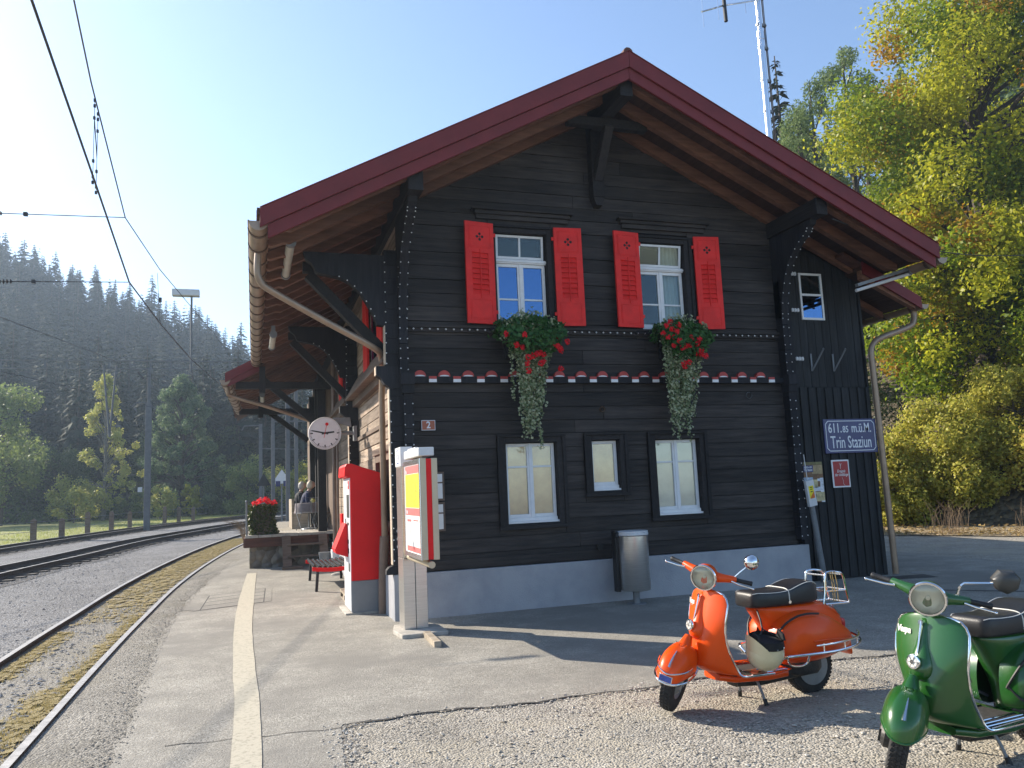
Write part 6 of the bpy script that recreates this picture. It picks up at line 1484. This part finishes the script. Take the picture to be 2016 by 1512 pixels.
def tree(name, label, cat, base, top, blobs, n, size, lm, seed, r0, group=None, bark='bark', every=1, shell=.5, asp=.62, jit=.8):
    rg = np.random.default_rng(seed); T_ = empty(name, base, label, cat, group)
    m = MB(); limbs(m, base, top, blobs, r0, rg, every); m.build('trunk', K[bark], T_)
    P, N = crown_pts(rg, blobs, n, shell); leaf_obj('crown', P, N, size, lm, T_, seed=seed, asp=asp, jit=jit); return T_
def ellipsoid_blobs(rg, c, rx, ry, rz, n, br, zmin=None):
    out = []
    while len(out) < n:
        d = rg.normal(0,1,3); d /= np.linalg.norm(d); s_ = rg.uniform(.45, 1)**.6; p = (c[0]+rx*d[0]*s_, c[1]+ry*d[1]*s_, c[2]+rz*d[2]*s_)
        if zmin is not None and p[2] < zmin: continue
        out.append((p, br*rg.uniform(.6, 1.35)))
    return out
LM = dict(
 maple=leafmat('yellowing_leaf', [(.09,.15,.014),(.16,.23,.018),(.26,.31,.022),(.19,.26,.018),(.11,.18,.016)], .42, .55),
 maple_yellow=leafmat('yellow_green_leaf', [(.22,.27,.018),(.34,.36,.022),(.46,.43,.03),(.30,.34,.022)], .42, .55),
 maple_orange=leafmat('orange_leaf', [(.30,.26,.02),(.42,.30,.025),(.44,.20,.02),(.24,.25,.02)], .42, .5),
 bush=leafmat('olive_yellow_leaf', [(.34,.36,.05),(.48,.46,.08),(.60,.52,.10),(.24,.27,.04),(.55,.36,.07)], .42, .5),
 dark=leafmat('dark_green_leaf', [(.015,.03,.008),(.03,.05,.012),(.05,.065,.016)], .5, .3),
 fresh=leafmat('light_green_leaf', [(.11,.17,.045),(.20,.26,.075),(.29,.33,.10)], .5, .5),
 birch=leafmat('golden_leaf', [(.28,.33,.08),(.42,.44,.11),(.52,.48,.12),(.20,.26,.07)], .5, .45),
 mid=leafmat('mid_green_leaf', [(.055,.09,.03),(.09,.13,.045),(.13,.17,.06)], .5, .45),
 pine=leafmat('blue_green_needles', [(.06,.11,.055),(.11,.18,.08),(.20,.27,.12),(.27,.27,.13)], .6, .45),
 gold=leafmat('bright_yellow_leaf', [(.30,.32,.04),(.42,.40,.05),(.22,.26,.04)], .5, .45),
 pineR=leafmat('pale_green_needles', [(.10,.16,.05),(.17,.23,.08),(.24,.30,.10)], .6, .4),  # pale green needles of the right-hand pines
 spruce=leafmat('spruce_needles', [(.010,.022,.012),(.017,.031,.016),(.028,.045,.022)], .8, .1))
# hill behind the meadow
RG = [(-260,80),(-130,80),(-100,72),(-52,50),(-44,46),(-31,41.5),(-18,35.5),(-11,33),(-6,28.5),(0,25.5),(10,19),(25,12),(60,6),(140,4)]
def hill_z(x, y):
    if y < 72: return zg(y)
    t = min(1.12, (y-72)/118); b = zg(72); return b+(interp(RG, x)-b)*(t**.95)+1.3*mnoise.noise(Vector((x*.05, y*.05, 0)))*min(1, (y-72)/10)
mb = MB(); ids = []
XS = [-250+10*i for i in range(40)]; YS = [70+6*i for i in range(28)]
for y in YS: ids.append([mb.vs([(x, y, hill_z(x, y)-.15)]) for x in XS])
for a, b in zip(ids, ids[1:]):
    for k in range(len(XS)-1): mb.face((a[k], a[k+1], b[k+1], b[k]))
tag(mb.build('wooded_hill', K['forestfloor'], local=True, smooth=180), kind='structure')
VE = [(-30,42),(-3.5,30),(4.6,24),(10.6,20.5),(13.9,18.6),(17.2,16.2),(24,13),(30,12),(60,14),(120,30)]
def rhill_z(x, y):
    d = x-(interp(VE, y)+3.2); return zg(y)+(.10 if d < 0 else .10+min(34, .60*d)+.5*mnoise.noise(Vector((x*.2, y*.2, 3)))*min(1, d*.3))
mb = MB(); ids = []; YS = [-30+4*i for i in range(38)]; DX = [2.2, 3.2, 4.2, 5.5, 7, 9, 12, 16, 21, 28, 38, 52, 75, 120]
for y in YS: ids.append([mb.vs([(interp(VE, y)+d, y, rhill_z(interp(VE, y)+d, y)-.05)]) for d in DX])
for a, b in zip(ids, ids[1:]):
    for k in range(len(DX)-1): mb.face((a[k], a[k+1], b[k+1], b[k]))
K['rightfloor'] = gravelmat('wood_floor', [(.05,.04,.022),(.09,.07,.04),(.13,.10,.055)], cell=6, big=.3, bump=.8)
tag(mb.build('wooded_slope', K['rightfloor'], local=True, smooth=180), kind='structure')
# conifers
def conifer_mesh(name, seed, whorls, per, twigs, lm, spread=.17, bare=.06):
    rg = np.random.default_rng(seed); v, f = [], []
    def q(*p):
        i = len(v); v.extend([tuple(a) for a in p]); f.append(tuple(range(i, i+len(p))))
    for i in range(whorls):
        z = bare+(1-bare)*(i/whorls)**.9; L0 = spread*(1-z)**.85+.012
        for k in range(per):
            a = 2*np.pi*(k/per)+rg.uniform(0, 6.28); L = L0*rg.uniform(.6, 1.15); d = np.array([np.cos(a), np.sin(a), 0]); s_ = np.array([-np.sin(a), np.cos(a), 0])
            c = np.array([0, 0, z+rg.uniform(-.01, .01)]); w = L*.26; dr = L*rg.uniform(.15, .5)
            p1 = c+d*L*.5+np.array([0,0,.04*L]); p2 = c+d*L-np.array([0,0,dr])
            q(c, p1+s_*w-np.array([0,0,w*.5]), p2, p1); q(c, p1, p2, p1-s_*w-np.array([0,0,w*.5]))
            for t in range(twigs):
                b = c+(p2-c)*rg.uniform(.3, 1); g = rg.normal(0, 1, 3)*L*.22; g[2] = -abs(g[2])-.1*L; h = s_*L*rg.uniform(-.14,.14)+d*L*.05; q(b, b+g, b+h)
    m = MB(); m.v = [Vector(p) for p in v]; m.f = f; m.m = [0]*len(f)
    m.cur = 1; m.tube([(0,0,-.03),(0,0,.5),(0,0,.99)], [.014,.009,.002], 5)
    o = m.build(name, [lm, K['bark']], local=True); me = o.data; bpy.data.objects.remove(o); return me, v, f
HI = [conifer_mesh('spruce_mesh', 60+k, 24, 9, 3, LM['spruce'], .15+.03*k) for k in range(3)]
LO = conifer_mesh('spruce_far', 70, 15, 7, 1, LM['spruce'], .17)
rr = random.Random(12)
def conifer(me, x, y, z, h, lab, name='spruce_tree', group='spruces on the hazy hill', w=1):
    o = bpy.data.objects.new(name, me); COL.objects.link(o); o.location = (x, y, z-.2); o.scale = (h*w, h*w, h); o.rotation_euler = (0, 0, rr.uniform(0, 6.28)); return tag(o, lab, 'tree', group)
n = 0
for i in range(84):                      # skyline
    x = -64+68*((i+rr.uniform(-.5,.5))/84); y = rr.uniform(176, 192); h = rr.uniform(6.5, 13.5)*(1.25 if rr.random() < .15 else 1)
    conifer(HI[i % 3][0], x, y, hill_z(x, y), h, 'dark spruce standing against the sky along the crest of the hazy hill', w=rr.uniform(1.0,1.75))
for i in range(120):                      # upper slope and foot
    x = rr.uniform(-48, 8); y = rr.uniform(150, 176) if i % 2 else rr.uniform(76, 100)
    conifer(HI[i % 3][0], x*(y/150)**.8, y, hill_z(x*(y/150)**.8, y), rr.uniform(9, 14), 'dark spruce among many on the open flank of the hazy hill', w=rr.uniform(.9,1.3))
V_, F_ = np.array(LO[1]), LO[2]; allv, allf = [], []; off = 0
for i in range(900):
    y = rr.uniform(80, 190); x = rr.uniform(-110, 34)*(.45+.55*y/190); h = rr.uniform(8, 13); a = rr.uniform(0, 6.28); c, s_ = math.cos(a)*h*1.15, math.sin(a)*h*1.15
    allv.append(np.stack([V_[:,0]*c-V_[:,1]*s_+x, V_[:,0]*s_+V_[:,1]*c+y, V_[:,2]*h+hill_z(x, y)-.3], 1)); allf += [tuple(k+off for k in q) for q in F_]; off += len(V_)
me = bpy.data.meshes.new('forest'); me.from_pydata(np.vstack(allv).tolist(), [], allf); me.materials.append(LM['spruce'])
o = bpy.data.objects.new('forest', me); COL.objects.link(o); tag(o, 'dense dark spruce forest filling the hazy hillside', 'forest', kind='stuff')
# trees beyond the meadow
GF = 1.27
def far_tree(name, label, cat, base, top, blobs, n, size, lm, seed, r0, group=None, **k):
    def tr(p): return (p[0]*GF, p[1]*GF, zb+(p[2]-base[2])*GF)
    zb = hill_z(base[0]*GF, base[1]*GF)
    return tree(name, label, cat, tr(base), tr(top), [(tr(c), r*GF) for c, r in blobs], n, size*1.15, lm, seed, r0*GF, group, **k)
rg = np.random.default_rng(77)
far_tree('leafy_tree', 'pale green leafy tree at the left edge beyond the meadow', 'tree', (-13.6,52,.4), (-13.6,52,8.3), ellipsoid_blobs(rg,(-13.8,52,4.6),2.6,2.2,3.6,26,.85,1.2), 9000, .22, LM['fresh'], 1, .16)
far_tree('leafy_tree', 'second pale green tree at the left edge, lower and fuller', 'tree', (-15.6,50,.4), (-15.6,50,6.0), ellipsoid_blobs(rg,(-15.6,50,3.4),2.6,2,2.8,20,.9,.8), 6000, .22, LM['fresh'], 2, .16)
bb = []
for k in range(80):
    t = k/79; z = 1.5+7.6*t; w = (1.9*(1-t)**.7+.25)*(1.25 if .15 < t < .5 else .8); a = rg.uniform(0, 6.28); s_ = rg.uniform(.3, 1)
    bb.append(((-8.5+w*s_*math.cos(a), 53+w*s_*math.sin(a), z+rg.uniform(-.2,.2)), .34*rg.uniform(.5,1.3)))
far_tree('birch_tree', 'slender birch with thin golden leaves behind the tracks', 'tree', (-8.5,53,.45), (-8.5,53,9.6), bb, 9000, .16, LM['birch'], 3, .12, bark='bark_grey')
bb = []
for k in range(170):
    t = k/169; z = 1.0+8.3*t; w = 3.1*(1-t)**.6+.2; a = rg.uniform(0, 6.28); s_ = rg.uniform(.35, 1)
    bb.append(((-4.4+w*s_*math.cos(a), 55+w*s_*math.sin(a), z-.15*s_), .42*rg.uniform(.5,1.2)))
far_tree('pine_tree', 'broad conical pine right of the portal mast', 'tree', (-4.4,55,.5), (-4.4,55,9.5), bb, 26000, .24, LM['pine'], 4, .18, asp=.32)
for k, (x, y, r, h, key, lab) in enumerate((
 (-12.2,58,2.2,4.2,'mid','rounded mid green tree between the pale trees and the birch'),(-10.6,55,1.3,2.6,'birch','low yellowish shrub left of the birch'),
 (-9.7,51,1.1,1.7,'birch','low golden shrub at the foot of the birch'),(-6.4,60,2.0,4.6,'mid','mid green tree filling the gap between birch and pine'),(-7.4,54,1.0,2.3,'fresh','small pale green shrub between birch and mast'),
 (-5.2,51,.9,2.0,'birch','yellow green bush just right of the portal mast'),(-3.6,52,.7,1.9,'gold','small golden bush in front of the pine'),(-1.5,54,1.7,3.0,'mid','dark green bush right of the pine'),
 (-.4,52,1.5,3.3,'fresh','light green bush left of the planter mast'),(1.3,56,1.3,3.0,'birch','golden green bush beyond the track signs'),(3.2,55,1.5,3.2,'gold','bright yellow bush behind the seated guests'),
 (5.0,62,2.6,7.0,'mid','tall dull green tree under the terrace roof'),(-15.5,60,3,4.5,'mid','dark rounded tree behind the left edge trees'),(-3.0,62,2.5,4.8,'mid','dark tree behind the pine, right side'))):
    bl = ellipsoid_blobs(rg, (x, y, zg(y)+h*.5), r, r*.8, h*.5, 26 if r > 1.2 else 18, r*.34, zg(y)+.2)
    far_tree('shrub' if h < 3.6 else 'leafy_tree', lab, 'shrub' if h < 3.6 else 'tree', (x, y, zg(y)), (x, y, zg(y)+h*.9), bl, int(1500*r*h**.6), .16, LM[key], 20+k, .05 if h < 3.6 else .12, 'shrubs and trees behind the meadow')
n = 7000; X = rg.uniform(-28, 5, n); Y = 71+rg.normal(0, 1.8, n); Z = 1.5*rg.random(n)**1.5
P = np.stack([X, Y, .65+Z*(1+.5*np.sin(X*1.3))], 1); o = leaf_obj('undergrowth', P, rg.normal(0,1,(n,3))+np.array([0,0,.5]), .3, LM['mid'], None, 'dull green undergrowth along the far edge of the meadow', 'undergrowth', seed=5); o['kind'] = 'stuff'
# big tree, bushes and conifers on the right
bl = ellipsoid_blobs(rg, (27.2,21.5,11.2), 6.8, 5.0, 9.8, 190, 1.25, 5.4)+ellipsoid_blobs(rg, (21.8,19.5,6.6), 2.8, 2.4, 3.0, 26, 1.05, 3.4)+[((26.5,17,4.6),1.1),((27.5,16.5,5.4),1.3),((25.6,17.5,5.6),1.2)]
BT = empty('broadleaf_tree', (26.4,23,3.2), 'huge broadleaf tree turning yellow and orange, filling the right side', 'tree')
m = MB(); limbs(m, (26.4,23,3.2), (26.4,21.5,19.5), bl, .42, rg, 2); m.build('trunk', K['bark'], BT)
part = [[], [], []]  # autumn tints by clump; lit against shaded clumps also put into the colour
for c, r in bl:
    q = rg.random()-.012*(c[2]-9)-.02*(27-c[0]); part[0 if q > .52 else 1 if q > .03 else 2].append((c, r))
for k, (key, bb) in enumerate(zip(('maple','maple_yellow','maple_orange'), part)):
    P, N = crown_pts(rg, bb, int(165000*sum(r*r for c, r in bb)/sum(r*r for c, r in bl)), .35); leaf_obj('crown', P, N, .165, LM[key], BT, seed=8+k, asp=.62, jit=1.0)
for k, (x, y, h, r, key, lab) in enumerate(((15.9,17.9,2.5,1.1,'bush','leftmost olive bush of the roadside row, next to the annex'),(17.4,17.2,3.0,1.3,'bush','second olive bush of the roadside row'),(19.1,16.0,3.0,1.4,'bush','third olive bush, in the middle of the roadside row'),(20.7,14.6,3.6,1.5,'bush','fourth, taller olive bush of the roadside row'),(22.4,12.6,4.3,1.7,'maple','tall golden bush at the right edge of the roadside row'),(17.6,20.2,3.2,1.5,'dark','dark green shrub behind the leftmost bushes'),(20.6,19.0,3.6,1.7,'dark','dark green shrub under the big tree'))):
    x += 2.5; y += 1.9; z0 = rhill_z(x, y); bl = ellipsoid_blobs(rg, (x, y, z0+h*.48), r, r*.9, h*.52, 34, r*.36, z0-.15)
    tree('roadside_bush', lab, 'bush', (x, y, z0), (x, y, z0+h*.85), bl, 11500 if key != 'dark' else 4000, .115, LM[key], 50+k, .06, 'bushes along the road')
for k, (x, y, h, lab) in enumerate(((18.3,19.4,1.7,'low olive bush at the left end of the front row on the verge'),(19.9,18.2,1.9,'low olive bush, second in the front row on the verge'),(21.4,16.9,1.7,'low olive bush, third in the front row on the verge'),(22.9,15.4,2.1,'low olive bush, fourth in the front row on the verge'),(24.3,13.6,2.4,'low olive bush at the right end of the front row on the verge'))):
    z0 = rhill_z(x, y); bl = ellipsoid_blobs(rg, (x, y, z0+h*.45), 1.15, .9, h*.55, 26, .42, z0-.1)
    tree('roadside_bush', lab, 'bush', (x, y, z0), (x, y, z0+h*.85), bl, 8000, .11, LM['bush'], 170+k, .04, 'bushes along the road')
for k in range(26):
    x = rr.uniform(17, 44); y = rr.uniform(18, 46); z0 = rhill_z(x, y)
    if x < interp(VE, y)+5: continue
    h = rr.uniform(2.5, 5); bl = ellipsoid_blobs(rg, (x, y, z0+h*.5), 2, 2, h*.5, 12, .9, z0)
    tree('woodland_shrub', 'dark shrub on the wooded slope behind the big tree', 'shrub', (x, y, z0), (x, y, z0+h*.8), bl, 1800, .22, LM['dark'], 90+k, .08, 'dark shrubs on the wooded slope')
PR, _, _ = conifer_mesh('pine_mesh', 81, 26, 10, 7, LM['pineR'], .23, .15)
for k, (x, y, top, r, lab) in enumerate(((25.2,30.5,19.3,2.0,'sunlit pale green pine nearest to the roof edge'),(27.0,31.5,21.6,2.1,'sunlit pine behind the roof edge, second from the left'),(29.7,32,24.2,2.3,'tallest sunlit pine left of the yellow tree'),(32.5,34,23.5,2.4,'pale pine half hidden by the yellow tree'))):
    z0 = rhill_z(x, y); bb = []
    for q in range(90):
        t = q/89; w = r*1.35*(1-t)**.5*(.55+.45*min(1, t*4))+.15; a = rg.uniform(0, 6.28); s_ = rg.uniform(.3, 1)**.6; bb.append(((x+w*s_*math.cos(a), y+w*s_*math.sin(a), z0+2+(top-z0-2.3)*t), .55*rg.uniform(.5, 1.2)))
    tree('pine_tree', lab, 'tree', (x, y, z0), (x, y, top), bb, 13000, .21, LM['pineR'], 150+k, .2, 'conifers above the roof edge', asp=.3, every=3, jit=1.1)
x, y = 28.6, 36; conifer(HI[0][0], x, y, rhill_z(x, y), 26.2-rhill_z(x, y), 'dark spruce tip rising between the pale pines', 'spruce_tree', 'conifers above the roof edge', .9)
for k in range(20):
    x = rr.uniform(30, 75); y = rr.uniform(26, 80); z0 = rhill_z(x, y); conifer(PR if k % 2 else HI[k % 3][0], x, y, z0, rr.uniform(11, 16), 'conifer on the wooded slope behind the big yellow tree', 'spruce_tree', 'conifers deep on the right hand slope', 1.1)
n = 6500; Y = rg.uniform(-2, 22, n); X = np.array([interp(VE, y) for y in Y])+np.abs(rg.normal(0, 1.5, n))+rg.normal(0,.25,n)-.1; Zv = np.array([rhill_z(x, y) if x > interp(VE, y)+2.3 else zg(y)+.03+.025*max(0, x-interp(VE, y)) for x, y in zip(X, Y)])
o = leaf_obj('fallen_leaves', np.stack([X, Y, Zv+.03], 1), np.tile([0,0,1.], (n,1)), .11, K['deadleaf'], None, 'fallen brown leaves along the roadside verge', 'leaves', jit=.35, seed=9); o['kind'] = 'stuff'
for k, (x, y) in enumerate(((18.2,14.9),(19.6,13.4),(17.0,16.3))):
    m = MB()
    for q in range(60):
        a = rr.uniform(0, 6.28); L = rr.uniform(.4, .95); z0 = .2; bx_, by_ = x+rr.uniform(-.45,.45), y+rr.uniform(-.3,.3); m.tube([(bx_, by_, z0-.1), (bx_+.15*L*math.cos(a), by_+.15*L*math.sin(a), z0+L*.55), (bx_+.45*L*math.cos(a), by_+.45*L*math.sin(a), z0+L*.85)], [.004,.003,.0015], 4)
    thing1('dry_weeds', m, K['twig'], ('tuft of dry reddish weeds in front of the middle bush','second tuft of dry weeds, nearer the right edge','tuft of dry weeds nearest the annex')[k], 'weeds', 'dry weeds on the verge')
# haze
m = MB(); m.box(-270, 160, -40, 300, -2, 100); hz = m.build('haze', [], local=True); tag(hz, 'thin blue autumn haze in the valley', 'haze', kind='stuff')
hm = bpy.data.materials.new('haze_air'); hm.use_nodes = True; hn = hm.node_tree.nodes
for q in list(hn):
    if q.type == 'BSDF_PRINCIPLED': hn.remove(q)
vol = hn.new('ShaderNodeVolumePrincipled'); vol.inputs['Color'].default_value = (.60,.76,.95,1); vol.inputs['Density'].default_value = .0009; vol.inputs['Anisotropy'].default_value = .4
hm.node_tree.links.new(vol.outputs[0], hn['Material Output'].inputs['Volume']); hz.data.materials.append(hm)
